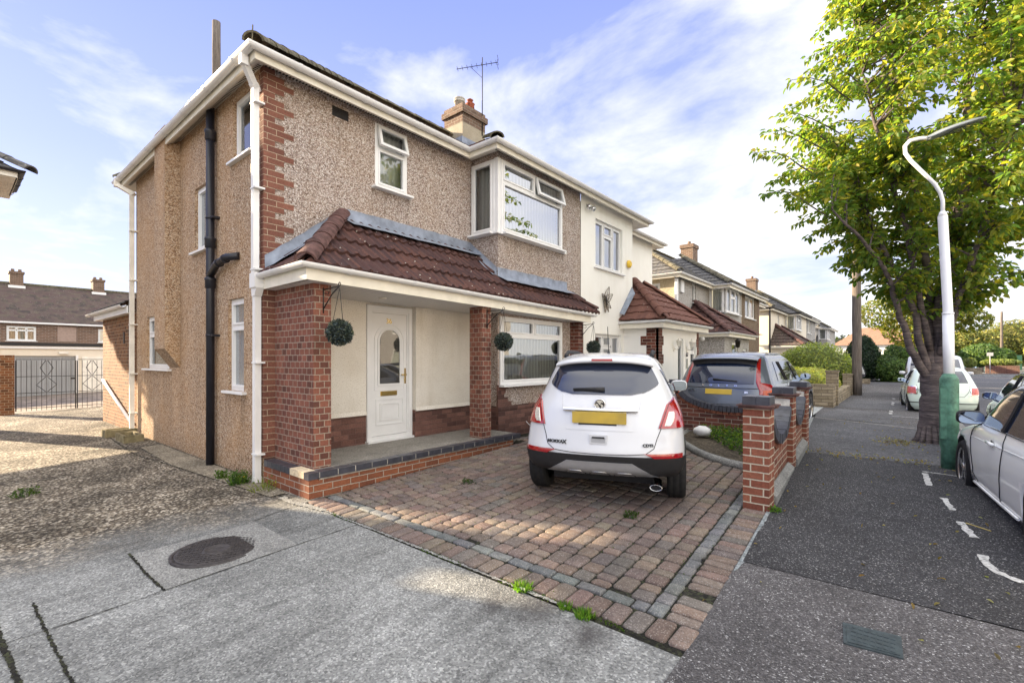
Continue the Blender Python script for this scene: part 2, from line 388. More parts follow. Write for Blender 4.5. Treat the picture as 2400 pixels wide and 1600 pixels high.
def window(parent,o,t,n,a,b,c,d,cols=1,transom=None,dep=.08,fw=.055,sill=True,open_top=(),curtain=True,split=None,glass=None,lights=None,name='window',label=None,proud=0,sillw=.06):
    """window in opening a..b (u) c..d (z); lights: list of (u0,u1,z0,z1) fractions of sashes"""
    o=Vector(o)-n*(dep-proud)
    fr=MB(); pn=MB()
    def bar(u0,u1,z0,z1,d0=-.02,d1=.035): fr.obox(o,t,n,u0,u1,d0,d1,z0,z1)
    bar(a,a+fw,c,d); bar(b-fw,b,c,d); bar(a+fw,b-fw,c,c+fw); bar(a+fw,b-fw,d-fw,d)
    if lights is None:
        lights=[]
        us=[a+(b-a)*k/cols for k in range(cols+1)]
        if transom: 
            for k in range(cols): lights.append((us[k],us[k+1],transom,d))
            if split is None: lights.append((a,b,c,transom))
            else:
                for k in range(cols): lights.append((us[k],us[k+1],c,transom))
        else:
            for k in range(cols): lights.append((us[k],us[k+1],c,d))
    for i,(u0,u1,z0,z1) in enumerate(lights):
        hw=.028
        L_=u0+(fw if u0<=a+1e-6 else hw); R_=u1-(fw if u1>=b-1e-6 else hw); B_=z0+(fw if z0<=c+1e-6 else hw); T_=z1-(fw if z1>=d-1e-6 else hw)
        if u1<b-1e-6: bar(u1-hw,u1+hw,B_,T_,-.02,.03)
        if z1<d-1e-6: bar(L_,R_,z1-hw,z1+hw,-.018,.032)
        if i in open_top:
            q=.24 # top hung sash swung out
            w2=V(0,0,-1)*math.cos(q)+n*math.sin(q); n2=n*math.cos(q)+ZAX*math.sin(q)
            oo=o+t*0+ZAX*(T_+.02)+n*.04; H=(T_-B_)+.05
            def sb(u0_,u1_,h0,h1): fr.obox(oo,t,n2,u0_,u1_,-.015,.03,h0,h1,w2)
            s=.045; sb(L_-.02,L_-.02+s,0,H); sb(R_+.02-s,R_+.02,0,H); sb(L_-.02+s,R_+.02-s,0,s); sb(L_-.02+s,R_+.02-s,H-s,H)
            P=lambda u,h:oo+t*u+w2*h+n2*.006
            pn.poly([P(L_+.02,H-s),P(R_-.02,H-s),P(R_-.02,s),P(L_+.02,s)] if t.cross(ZAX).dot(n)>0 else [P(R_-.02,H-s),P(L_+.02,H-s),P(L_+.02,s),P(R_-.02,s)])
            continue
        s=.026
        for (x0,x1,y0,y1) in ((L_,L_+s,B_,T_),(R_-s,R_,B_,T_),(L_+s,R_-s,B_,B_+s),(L_+s,R_-s,T_-s,T_)): fr.obox(o,t,n,x0,x1,-.01,.047,y0,y1)
        P=lambda u,z:o+t*u+ZAX*z+n*.008
        k=[P(L_+s*.5,B_+s*.5),P(R_-s*.5,B_+s*.5),P(R_-s*.5,T_-s*.5),P(L_+s*.5,T_-s*.5)]
        pn.poly(k if t.cross(ZAX).dot(n)>0 else k[::-1])
    w=fr.build(name,MT['upvc'],parent,label=label)
    pn.build('pane',glass or MT['glass'],w)
    if sill:
        s=MB(); s.obox(o,t,n,a-sillw,b+sillw,-.02,dep+.06,c-.035,c-.002); s.build('sill',MT['upvc'],w)
    if curtain:
        s=MB(); P=lambda u,z:o+t*u+ZAX*z-n*.13
        k=[P(a,c),P(b,c),P(b,d),P(a,d)]; s.poly(k if t.cross(ZAX).dot(n)>0 else k[::-1]); s.build('curtain',MT['curtain'] if curtain is True else curtain,w)
    return w
def offset_path(pts,d):
    """offset a plan polyline (open) to its right by d"""
    out=[]
    n=len(pts)
    for i,p in enumerate(pts):
        p=Vector(p); ds=[]
        if i>0: e=(p-Vector(pts[i-1])); e.z=0; ds.append(e.normalized())
        if i<n-1: e=(Vector(pts[i+1])-p); e.z=0; ds.append(e.normalized())
        ns=[V(e.y,-e.x,0) for e in ds]
        if len(ns)==1: out.append(p+ns[0]*d)
        else:
            b=(ns[0]+ns[1]); b=b/ (1+ns[0].dot(ns[1])); out.append(p+b*d)
    return out
def sweep(mb,path,prof,closed=False,caps=True,smooth=False):
    """path: 3D pts walked so that outward is to the right; prof: list of (outward, up)"""
    rows=[]
    for (dx,dz) in prof:
        q=offset_path(path,dx); rows.append([p+ZAX*dz for p in q])
    ids=[[mb.vert(p) for p in r] for r in rows]
    old=mb.smooth; mb.smooth=smooth
    m=len(ids); rng=range(m if closed else m-1)
    for k in rng:
        a=ids[k]; b=ids[(k+1)%m]
        for j in range(len(a)-1): mb.face((a[j],b[j],b[j+1],a[j+1]))
    mb.smooth=old
    if closed and caps:
        mb.face([r[0] for r in ids]); mb.face([r[-1] for r in ids][::-1])
def gutter(parent,path,r=.055,clips=None,mat=None,name='gutter'):
    mb=MB()
    prof=[(r+r*math.cos(a),r*math.sin(a)) for a in [math.pi+math.pi*k/8 for k in range(9)]]
    inner=[(x*.93+.004,z*.93) for x,z in prof[::-1]]
    sweep(mb,path,prof+inner,closed=True,smooth=False)
    # union clips
    for a,b in zip(path,path[1:]):
        a=Vector(a); b=Vector(b); L=(b-a).length; t=(b-a).normalized(); nn=V(t.y,-t.x,0).normalized()
        k=.5
        while k<L-.1:
            c=a+t*k; rr=r*1.13
            rows=[[c+t*s+nn*(r+rr*math.cos(q))+ZAX*(rr*math.sin(q)) for q in [math.pi+math.pi*j/8 for j in range(9)]] for s in (-.022,.022)]
            mb.grid(rows,flip=True,smooth=False)
            mb.grid([[p for p in rows[0]],[p-nn*0+((c+nn*r)-p)*.12 for p in rows[0]]],smooth=False)
            k+=.95 if L>2 else .6
    return mb.build(name,mat or MT['upvc'],parent)
def roofplane(mb,o,u,v,n,U,Vl,lo,hi,period=.15,course=.33,amp=.018,step=.028,du=.0375,u0=0):
    """tiled slope: o+u*a+v*b ; a in [lo(b),hi(b)], b in [0,Vl] ; real rolls and lapped courses"""
    o=Vector(o); nc=max(1,round(Vl/course)); course=Vl/nc
    N=int(math.ceil(U/du)); us=[u0+k*du for k in range(N+1)]
    for c in range(nc):
        b0=c*course; b1=(c+1)*course
        r0=[];r1=[];rl=[]
        wob=R.uniform(-.004,.004)
        for a in us:
            A0=min(max(a,lo(b0)),hi(b0)); A1=min(max(a,lo(b1)),hi(b1))
            w=amp*max(0,math.cos(2*math.pi*a/period))**.8 if period>0 else 0
            tl=math.floor(a/.3); rr=(math.sin(tl*12.9+c*78.2)*43758.5)%1; j=(rr-.5)*.008
            r0.append(o+u*A0+v*(b0-.0+j)+n*(w+step+wob+j*.6)); r1.append(o+u*A1+v*b1+n*(w+.004))
            rl.append(o+u*A0+v*(b0+j)+n*(w*.9-.004))
        fl=u.cross(v).dot(n)<0
        mb.grid([r0,r1],flip=fl,smooth=True); mb.grid([rl,r0],flip=fl,smooth=False)
def hiptiles(mb,a,b,r=.11,seg=.42,n=8):
    a=Vector(a); b=Vector(b); L=(b-a).length; d=(b-a).normalized(); side=d.cross(ZAX).normalized(); up=side.cross(d)
    k=0; N=max(1,round(L/seg)); s=L/N
    for i in range(N):
        p=a+d*(s*i); q=a+d*(s*(i+1)+.03); r1=r*1.06; r2=r*.92
        rows=[[c+side*(rr*math.cos(t))+up*(rr*math.sin(t)*.8) for t in [math.pi*j/n for j in range(n+1)]] for c,rr in ((p,r1),(q,r2))]
        mb.grid(rows); mb.grid([[x for x in rows[0]],[p+(x-p)*.8 for x in rows[0]]],flip=True,smooth=False)
def HT(mb,*a,**k): mb.cuts.append((len(mb.v),len(mb.f))); hiptiles(mb,*a,**k)
def textmesh(name,txt,size,mat,parent,M,extrude=.003,sx=1,bold=0):
    cu=bpy.data.curves.new('t','FONT'); cu.body=txt; cu.size=size; cu.extrude=extrude; cu.align_x='CENTER'; cu.align_y='CENTER'; cu.offset=bold
    ob=bpy.data.objects.new('t',cu); COL.objects.link(ob)
    dg=bpy.context.evaluated_depsgraph_get(); me=bpy.data.meshes.new_from_object(ob.evaluated_get(dg))
    bpy.data.objects.remove(ob); me.transform(Matrix.Diagonal((sx,1,1,1))); me.transform(M)
    me.name=name; me.materials.clear(); me.materials.append(mat)
    o=bpy.data.objects.new(name,me); COL.objects.link(o); o.parent=parent
    return o
def basis(t,up,n,o):
    return Matrix(((t.x,up.x,n.x,o[0]),(t.y,up.y,n.y,o[1]),(t.z,up.z,n.z,o[2]),(0,0,0,1)))
X_=V(1,0,0); Y_=V(0,1,0)
# ================================================================= MAIN HOUSE (pebbledashed semi)
XW,XB,YS=-6.11,-5.47,2.55
XBK,YP,YE=-12.15,8.97,14.35
EZ=5.25; FZ=5.13
HA=empty('semi_detached_house',(-9.1,5.8,0),0,'pebbledashed semi-detached house with brick quoins, tiled porch roof and white front door numbered 36','house')
N_S=V(0,-1,0); N_E=V(1,0,0)
# side wall : t=+X from XBK
sx=lambda x:x-XBK
ops=[(sx(-7.08),sx(-6.50),4.30,5.14),(sx(-8.62),sx(-8.10),3.28,4.28),(sx(-7.26),sx(-6.72),1.17,2.43),(sx(-11.37),sx(-9.93),1.43,2.42)]
mb=MB(); wallp(mb,(XBK,YS,0),X_,N_S,XW-XBK,-.15,EZ+.25,ops,.09)
# chimney breast with corbelled foot
mb.prism([(-9.33,YS-.001,EZ+.2),(-9.33,YS-.22,EZ+.2),(-9.33,YS-.22,1.78),(-9.33,YS-.001,1.46)],(-.58,0,0))
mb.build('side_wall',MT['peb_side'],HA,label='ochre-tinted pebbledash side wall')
mb=MB(); mb.poly([(XBK,YS,-.1),(XBK,YP,-.1),(XBK,YP,EZ+.2),(XBK,YS,EZ+.2)][::-1]); mb.build('rear_wall',MT['peb_side'],HA)
window(HA,(XBK,YS,0),X_,N_S,*ops[0],cols=1,name='window',sillw=.09)
window(HA,(XBK,YS,0),X_,N_S,*ops[1],cols=1,name='window',sillw=.09,glass=MT['glass_frost'])
window(HA,(XBK,YS,0),X_,N_S,*ops[2],cols=1,transom=2.05,name='window',sillw=.09,glass=MT['glass_frost'])
window(HA,(XBK,YS,0),X_,N_S,*ops[3],cols=1,transom=2.08,name='window',sillw=.12,curtain=False)
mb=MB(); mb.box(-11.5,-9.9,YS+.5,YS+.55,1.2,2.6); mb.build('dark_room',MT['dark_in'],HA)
# little vents / box on side wall
mb=MB(); mb.box(-10.12,-10.02,YS-.03,YS,1.95,2.12); mb.build('junction_box',MT['upvc_dirty'],HA)
# front wall, upper (pebbledash)  t=+Y
fy=lambda y:y-YS
up=(fy(4.15),fy(4.74),4.20,5.16)
mb=MB(); wallp(mb,(XW,YS,0),Y_,N_E,fy(6.22),2.5,EZ+.05,[up],.09)
mb.build('front_wall',MT['peb'],HA)
window(HA,(XW,YS,0),Y_,N_E,*up,cols=1,transom=4.80,open_top=(0,),name='window',glass=MT['glass'],proud=.05)
mb=MB()
for k in range(5):
    mb.box(XW-.02,XW+.012,3.47,3.70,5.005+k*.025,5.02+k*.025)
for k in range(10): mb.box(XW-.02,XW+.010,3.47+k*.0245,3.48+k*.0245,5.0,5.13)
mb.box(XW-.03,XW+.002,3.46,3.71,4.995,5.135)
mb.build('air_vent',MT['iron'],HA)
# central projection (bay) – our half
zf=3.84; zh=5.12
bayo=[(fy(6.22)+.0,fy(8.20),zf,zh)]
mb=MB()
wallp(mb,(XB,6.22,0),Y_,N_E,YP-6.22,2.5,EZ+.05,[(0,8.20-6.22,zf,zh)],.09)
wallp(mb,(XW,6.22,0),X_,N_S,XB-XW,2.5,EZ+.05,[(0.0,XB-XW,zf,zh)],.09)
mb.build('bay_wall',MT['peb'],HA)
# bay windows
w=window(HA,(XB,6.22,0),Y_,N_E,.05,1.98,zf,zh,name='bay_window',lights=[(.05,1.03,4.74,zh),(1.03,1.98,4.74,zh),(.05,1.98,zf,4.74)],open_top=(1,),glass=MT['glass_up'],proud=.085,sillw=.0)
w2=window(HA,(XW,6.22,0),X_,N_S,.03,XB-XW-.06,zf,zh,name='bay_side_window',glass=MT['glass'],proud=.085,sillw=.0)
mb=MB(); mb.box(XB-.075,XB+.02,6.195,6.285,zf-.01,zh+.02); mb.box(XB-.11,XB-.07,6.20,6.25,zf,zh); mb.build('corner_post',MT['upvc'],w)
mb=MB(); mb.box(XW-.02,XB+.06,6.14,6.22,zf-.04,zf-.004); mb.box(XB-.02,XB+.07,6.22,8.31,zf-.043,zf-.004); mb.build('sill',MT['upvc'],w)
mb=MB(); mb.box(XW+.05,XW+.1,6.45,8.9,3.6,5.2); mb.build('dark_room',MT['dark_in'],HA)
# cream render ground-floor wall under porch + plinth + door opening
DX=-6.11
mb=MB()
wallp(mb,(DX,YS,0),Y_,N_E,fy(4.85),.79,2.7,[(fy(4.0),fy(4.83),.79,2.42)],.07)
wallp(mb,(-6.0,4.84,0),Y_,N_E,6.22-4.84,.79,2.7)
mb.poly([(DX,4.84,.79),(-6.0,4.84,.79),(-6.0,4.84,2.7),(DX,4.84,2.7)])
for a,b,x in ((2.9,4.0,DX),(4.83,6.22,-6.0)):   # bellcast drip
    mb.prism([(x+.002,a,.775),(x+.03,a,.78),(x+.002,a,.84)],(0,b-a,0))
mb.build('porch_wall',MT['cream'],HA,label='speckled cream rendered wall under the porch')
mb=MB()
wallp(mb,(DX-.004,YS,0),Y_,N_E,fy(4.0),.3,.79)
mb.build('brick_plinth',MT['brick_plinth'],HA); mb=MB()
wallp(mb,(-6.008,4.83,0),Y_,N_E,6.22-4.83,.3,.79)
mb.poly([(DX,4.83,.3),(-6.008,4.83,.3),(-6.008,4.83,.79),(DX,4.83,.79)])
mb.build('brick_plinth',MT['brick_plinth'],HA)
# --- door
DR=empty('front_door',V(DX,4.41,.36)-world_loc(HA)); DR.parent=HA
o=V(DX-.03,4.0,0)
fr=MB()
fr.obox(o,Y_,N_E,0,.065,-.02,.06,.36,2.41); fr.obox(o,Y_,N_E,.765,.83,-.02,.06,.36,2.41); fr.obox(o,Y_,N_E,.065,.765,-.02,.06,2.33,2.41)
fr.obox(o,Y_,N_E,.065,.765,-.02,.062,.37,.44); fr.obox(o,Y_,N_E,-.015,.845,-.02,.11,.355,.385)
for (a,b) in ((.065,.09),(.74,.765)): fr.obox(o,Y_,N_E,a,b,-.02,.045,.44,2.33)
fr.obox(o,Y_,N_E,.09,.74,-.02,.045,2.305,2.33)
fr.build('door_frame',MT['upvc'],DR)
lf=MB(); lf.obox(o,Y_,N_E,.092,.738,-.02,.03,.445,2.302)
def ring(mb,uc,zc,ru,z0,w_,d0,d1,seg=16):
    pts=[(uc-ru,z0)]+[(uc-ru*math.cos(math.pi*k/seg),zc+ru*math.sin(math.pi*k/seg)) for k in range(seg+1)]+[(uc+ru,z0)]
    cu,cz=uc,(z0+zc)/2
    inn=[(uc-(ru-w_),z0+w_)]+[(uc-(ru-w_)*math.cos(math.pi*k/seg),zc+(ru-w_)*math.sin(math.pi*k/seg)) for k in range(seg+1)]+[(uc+(ru-w_),z0+w_)]
    P=lambda p,d:o+Y_*p[0]+ZAX*p[1]+N_E*d
    n=len(pts)
    for k in range(n):
        a,b=pts[k],pts[(k+1)%n]; c,d=inn[k],inn[(k+1)%n]
        mb.poly([P(a,d1),P(b,d1),P(d,d1),P(c,d1)][::-1]); mb.poly([P(a,d0),P(b,d0),P(b,d1),P(a,d1)][::-1]); mb.poly([P(c,d1),P(d,d1),P(d,d0),P(c,d0)][::-1])
    return inn
inn=ring(lf,.41,1.87,.215,1.20,.03,.03,.045); 
ring(lf,.41,1.87,.275,1.13,.012,.03,.038)
def rect(mb,u0,u1,z0,z1,w_,d0,d1):
    for q in ((u0,u0+w_,z0,z1),(u1-w_,u1,z0,z1),(u0+w_,u1-w_,z0,z0+w_),(u0+w_,u1-w_,z1-w_,z1)): mb.obox(o,Y_,N_E,q[0],q[1],d0,d1,q[2],q[3])
rect(lf,.165,.665,.60,1.0,.014,.03,.039); rect(lf,.235,.595,.67,.93,.02,.03,.041); lf.obox(o,Y_,N_E,.27,.56,.03,.036,.70,.90)
lf.build('door_leaf',MT['upvc'],DR)
g=MB(); g.poly([o+Y_*p[0]+ZAX*p[1]+N_E*.036 for p in inn][::-1]); 
g.build('door_glass',glass_m('door_glass',tint=(.05,.045,.04),ior=2.1,trans=.25,rough=.02),DR)
h=MB(); h.obox(o,Y_,N_E,.69,.715,.03,.042,1.22,1.46); h.tube([o+Y_*.70+ZAX*1.36+N_E*.035,o+Y_*.70+ZAX*1.36+N_E*.075,o+Y_*.60+ZAX*1.36+N_E*.08],.010,8); h.lathe([(.0,0),(.02,.0),(.02,.012),(0,.012)],o+Y_*.70+ZAX*1.28+N_E*.03,'x',12)
h.build('handle',MT['gold'],DR)
h=MB(); h.obox(o,Y_,N_E,.245,.545,.03,.042,1.045,1.115); h.obox(o,Y_,N_E,.262,.528,.042,.047,1.06,1.10); h.build('letter_box',MT['gold'],DR)
textmesh('door_number','36',.105,MT['gold'],DR,basis(Y_,ZAX,N_E,o+Y_*.40+ZAX*2.185+N_E*.034-world_loc(DR)),.004)
# --- ground floor front window in projection
gw=(.0+.04,2.0,1.15,2.36)
mb=MB(); wallp(mb,(XB,6.22,0),Y_,N_E,YP-6.22,.77,2.7,[gw],.08); wallp(mb,(XW,6.22,0),X_,N_S,XB-XW,.77,2.7)
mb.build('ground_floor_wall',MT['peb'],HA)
mb=MB(); wallp(mb,(XB+.006,6.215,0),Y_,N_E,YP-6.215,0.1,.70); wallp(mb,(XB+.018,6.215,0),Y_,N_E,YP-6.215,.70,.775); mb.poly([(XW,6.214,.1),(XB+.018,6.214,.1),(XB+.018,6.214,.775),(XW,6.214,.775)])
mb.build('brick_plinth',MT['brick_plinth'],HA)
mb=MB()
for k in range(5): mb.box(XB-.02,XB+.012,6.21,6.22+(.36,.26,.16,.2,.26)[k],.775+k*.075,.775+(k+1)*.075)
mb.build('brick_quoin',MT['brick_plinth'],HA)
w=window(HA,(XB,6.22,0),Y_,N_E,*gw,name='ground_floor_window',lights=[(gw[0],1.02,2.04,gw[3]),(1.02,gw[1],2.04,gw[3]),(gw[0],gw[1],gw[2],2.04)],glass=MT['glass_mid'],proud=.07,fw=.06,sillw=.02)
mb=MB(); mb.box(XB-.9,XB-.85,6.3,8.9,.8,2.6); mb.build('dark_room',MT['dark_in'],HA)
# outside cable
mb=MB(); mb.tube([(XB+.02,7.0,.44),(XB+.05,7.06,.37),(XB+.06,7.3,.34),(XB+.05,7.7,.36),(XB+.03,8.0,.39)],.006,6); mb.build('cable',MT['upvc'],HA)
# --- quoins at the front corner (individual toothed courses)
mb=MB(); c=0; z=.075*5
cyc=(.13,.245,.37,.245)
while z<EZ+.0:
    L=cyc[c%4] if z>2.6 else .15
    d=(.055,.10,.055,.03)[c%4] if z>2.6 else .07
    mb.box(XW-.02-d*0,XW+.008,YS-.008,YS+L,z+.0,z+.0749)
    mb.box(XW-.02-(.07,.16,.07,.11)[c%4],XW-.02,YS-.008,YS+.01,z,z+.0749)
    z+=.075; c+=1
mb.build('quoin_bricks',MT['brick_quoin'],HA,label='toothed red brick quoin at the front corner')
# ================= porch: step, pillars, roof
PF=.36
mb=MB(); mb.box(XW,-5.06,2.62,6.2,.05,PF-.004); mb.build('porch_floor',ground_m('porch_concrete',None,[(0,(.16,.15,.13)),(1,(.30,.28,.25))],90,var=.2),HA)
mb=MB()
# brick courses under: front face X=-4.96, left face Y=2.53
mb.box(-6.08,-4.955,2.535,2.64,-.05,PF-.075); mb.box(-5.08,-4.955,2.64,6.02,-.05,PF-.09)
mb.build('step_brickwork',MT['brick_step'],HA)
mb=MB(); mb.box(-5.085,-4.962,2.66,6.2,PF-.105,PF-.062); mb.box(-5.07,-4.941,2.65,6.18,PF-.061,PF-.002); mb.build('mortar_ledge',MT['conc_edge'],HA)
mb=MB()
y=2.655
while y<6.18:
    e=R.uniform(-.003,.003); mb.box(-5.07,-4.935+e,y,y+.21,PF-.068,PF+.002+e); y+=.222
mb.build('blue_brick_edging',MT['blue_brick'],HA); mb=MB(); mb.box(-5.05,-4.945,2.525,2.645,PF-.072,PF+.001)
x=-6.06
while x<-5.4: mb.box(x,x+.105,2.528,2.66,PF-.07,PF+.002); x+=.113
mb.build('blue_brick_edging',MT['blue_brick'],HA)
mb=MB()
while x<-5.1: mb.box(x,min(x+.105,-5.053),2.527,2.66,PF-.071,PF+.0015); x+=.113
mb.build('buff_brick_edging',MT['buffbrick'],HA)
# pillars
mb=MB(); mb.box(XW,-5.137,2.68,2.895,PF-.05,2.62); mb.build('brick_pillar',MT['brick_bond'],HA,label='deep red brick wing pillar at the left end of the porch')
mb=MB(); mb.box(-5.37,-5.10,5.42,5.635,PF-.05,2.62); mb.build('brick_pillar',MT['brick_bond'],HA,label='slim red brick pillar between door and window')
mb=MB(); mb.box(-5.45,-5.29,8.6,8.8,.1,2.55); mb.build('brick_pillar',MT['brick_dark'],HA)
mb=MB(); mb.box(XB-.02,XB+.03,8.56,8.93,1.0,2.55); 
mb.build('brick_pier',MT['brick_dark'],HA)
# soffit / fascia of porch
def zf_(y): return 2.47-.10*(y-2.54)/6.2
def xf_(y): return -5.0-.08*(y-2.54)/6.2
mb=MB()
P0=V(-6.13,2.55,zf_(2.54)-.005); P1=V(-5.0,2.54,zf_(2.54)); P2=V(xf_(8.72),8.72,zf_(8.72))
for q in range(1):
    sweep(mb,[P0,P1,P2],[(0,0),(.022,0),(.022,.15),(0,.15)],closed=True)
mb.build('porch_fascia',MT['fascia'],HA)
mb=MB(); mb.poly([(XW-.02,2.56,2.468),(XW-.02,8.72,2.39),(P2.x,8.72,2.39),(-5.0,2.56,2.468)])
ys=2.62
for k in range(9):
    x=-6.05+k*.125; mb.box(x,x+.006,2.6,8.7,2.385,2.389) if False else None
def soff(nt,bs):
    p=pos(nt); s=nd(nt,'ShaderNodeSeparateXYZ',{0:p}); q=mth(nt,'FRACT',mth(nt,'MULTIPLY',s.outputs[0],9.5))
    return ramp(nt,q,[(0,(.25,.24,.22)),(.07,(.25,.24,.22)),(.1,(.72,.71,.69)),(1,(.74,.73,.70))])
MT['soffit']=newmat('white_soffit_boards',soff,.5,.3)
mb.build('porch_soffit',MT['soffit'],HA)
mb=MB()
for y in (3.9,5.0): mb.lathe([(.05,2.452),(.05,2.44),(.03,2.44)],(-5.55,y,0),'z',16)
mb.build('soffit_downlight',MT['upvc_dirty'],HA)
gutter(HA,[P0+ZAX*.175+V(0,-.02,0),P1+ZAX*.175+V(.022,-.022,0),P2+ZAX*.175+V(.022,.1,0)],.052,name='porch_gutter')
# porch roof
EX=-4.97; ez=2.64; TX=XW; tz=3.58
run=TX-EX; v=V(TX-EX,0,tz-ez); Vl=v.length; v.normalize(); n=V(-v.z,0,v.x); n=n if n.z>0 else -n
HY0=2.50; HY1=3.62; RY0=8.35; RY1=8.92
mb=MB(); roofplane(mb,(EX,0,ez),Y_,v,n,RY1-HY0,Vl,lambda b:HY0+(HY1-HY0)*b/Vl,lambda b:RY1-(RY1-RY0)*b/Vl,.15,.345,.030,.040,.025,u0=HY0)
mb.v=[(x,y,z-.085*max(0,y-2.5)/6.2*min(1,max(0,(tz-z)/(tz-ez)))) for x,y,z in mb.v]
mb.build('porch_roof',MT['tile_porch'],HA)
vs=V(0,HY1-HY0,tz-ez); Vs=vs.length; vs.normalize(); ns=V(0,-vs.z,vs.y); ns=ns if ns.z>0 else -ns
mb=MB(); roofplane(mb,(0,HY0,ez),X_,vs,ns,EX-TX,Vs,lambda b:TX,lambda b:EX+(TX-EX)*b/Vs,.15,.345,.02,.03,.025,u0=TX)
mb.build('porch_roof_hip_end',MT['tile_porch'],HA)
mb=MB(); HT(mb,(EX-.01,HY0+.01,ez+.035),(TX+.03,HY1-.02,tz+.06),.115,.40)
mb.build('hip_tiles',MT['hip'],HA)
mb=MB(); HT(mb,(EX-.03,RY1-.02,ez+.02),(XB-.0,RY0+.13,2.99),.07,.40)
mb.build('verge_tiles',MT['hip'],HA)
# lead flashing
mb=MB()
def lead_strip(a,b,up,out,outn):
    a=Vector(a); b=Vector(b); N=max(2,int((b-a).length/.12)); r=[[],[],[]]
    for k in range(N+1):
        p=a.lerp(b,k/N); wv=R.uniform(-.006,.006)
        r[0].append(p+ZAX*(up+R.uniform(-.01,.01))+outn*.008); r[1].append(p+outn*.014+ZAX*.012); r[2].append(p+out*(1+R.uniform(-.12,.12))+ZAX*wv)
    mb.grid(r,flip=True); 
dn=-v*.17+n*.055
lead_strip((XW,HY1+.02,tz),(XW,6.19,tz),.17,dn*1.7,N_E)
lead_strip((XW+.0,2.555,2.72),(XW,HY1+.02,tz+.0),.17,ns*.05+V(.34,0,-.02),N_E)
# along bay return
zb=ez+(EX-XB)/(EX-TX)*(tz-ez)
lead_strip((XW,6.2,tz),(XB,6.2,zb),.16,V(0,-.14,.03),V(0,-1,0))
lead_strip((XB,6.2,zb),(XB,8.42,zb),.17,dn*1.6,N_E)
mb.build('lead_flashing',MT['lead'],HA)
# ================= main roof (whole semi pair, our half + neighbour half separated at party wall)
OV=.24; GX=XW+OV; SX=YS-.19
PITCH=rad(33)
def frame_eaves(parent,path,soff_poly,mat=MT['fascia']):
    m=MB(); sweep(m,path,[(0,0),(.022,0),(.022,.12),(0,.12)],closed=True); m.build('fascia',mat,parent)
    gutter(parent,[p+ZAX*.125 for p in offset_path(path,.024)],.056,name='gutter')

yn=11.55; INN={(XBK,6),(XBK,YS),(XW,YS),(XW,6.22),(XB,6.22),(XB,YP),(XB,yn),(XW,yn),(XW,YE),(XBK,YE)}
pthA=[V(-12.45,6.0,FZ),V(-12.45,SX,FZ),V(GX,SX,FZ),V(GX,6.22-.30,FZ),V(XB+OV,6.22-.30,FZ),V(XB+OV,YP,FZ)]
frame_eaves(HA,pthA,None)
def soffit(parent,polys,z,mat):
    m=MB()
    for p in polys: m.poly([(x,y,z+(EZ-FZ if (x,y) in INN else 0)) for x,y in p])
    m.build('soffit',mat,parent)
def vent(nt,bs):
    p=pos(nt); s=nd(nt,'ShaderNodeSeparateXYZ',{0:p})
    return None
soffit(HA,[[(-12.45,SX),(-12.45,6),(XBK,6),(XBK,YS)],[(-12.45,SX),(XBK,YS),(XW,YS),(GX,SX)],[(GX,SX),(XW,YS),(XW,6.22),(GX,5.92)],[(GX,5.92),(XW,6.22),(XB,6.22),(XB+OV,5.92)],[(XB+OV,5.92),(XB,6.22),(XB,YP),(XB+OV,YP)]],FZ+.004,MT['upvc_dirty'])
mb=MB()   # soffit vent slots
def slots(a,b):
    a=Vector(a); b=Vector(b); L=(b-a).length; t=(b-a).normalized(); s=V(-t.y,t.x,0); k=0
    while k<L-.03:
        p=a+t*k; mb.poly([p-s*.022,p+t*.022-s*.022,p+t*.022+s*.022,p+s*.022]); k+=.042
zz=FZ+.030
slots((-12.2,SX+.09,zz),(-9.95,SX+.09,zz)); slots((-9.25,SX+.09,zz),(-5.95,SX+.09,zz)); mb.build('soffit_vent_slots',MT['dark_in'],HA); mb=MB(); slots((GX-.09,2.5,zz),(GX-.09,5.85,zz)); mb.build('soffit_vent_slots',MT['dark_in'],HA); mb=MB(); slots((XB+OV-.09,6.0,zz),(XB+OV-.09,YP-.05,zz))
mb.build('soffit_vent_slots',MT['dark_in'],HA)
E0x,E0y=GX+.05,SX-.05; EB=-12.5; zE=FZ+.13
half=(E0x-EB)/2; RX=(E0x+EB)/2; tp=math.tan(PITCH); RZ=zE+half*tp
def slope(parent,name,o,u,vh,L,lo,hi,mat,Vlen,**k):
    v=(vh*1.0+ZAX*tp); v.normalize(); n=u.cross(v); n=n if n.z>0 else -n
    m=MB(); roofplane(m,o,u,v,n,L,Vlen,lo,hi,**k); return m.build(name,mat,parent)
Vm=half/math.cos(PITCH)
kw=dict(period=.15,course=.33,amp=.012,step=.022,du=.075)
slope(HA,'roof',(E0x,0,zE),Y_,V(-1,0,0),YP-E0y,lambda b:E0y+half*b/Vm,lambda b:YP,MT['tile_main'],Vm,u0=E0y,**kw)
slope(HA,'roof',(0,E0y,zE),X_,V(0,1,0),E0x-EB,lambda b:EB+half*b/Vm,lambda b:E0x-half*b/Vm,MT['tile_main'],Vm,u0=EB,**kw)
slope(HA,'roof',(EB,0,zE),Y_,V(1,0,0),YP-E0y,lambda b:E0y+half*b/Vm,lambda b:YP,MT['tile_main'],Vm,u0=E0y,**kw)
mb=MB(); HT(mb,(E0x,E0y,zE+.05),(RX,E0y+half,RZ+.05),.12,.42); HT(mb,(EB,E0y,zE+.05),(RX,E0y+half,RZ+.05),.12,.42); HT(mb,(RX,E0y+half,RZ+.04),(RX,YP,RZ+.04),.12,.42)
mb.tube([(E0x+.02,E0y-.02,zE+.03),(E0x+.01,E0y-.01,zE+.22)],.008,6)
mb.build('hip_tiles',MT['hip_dark'],HA)
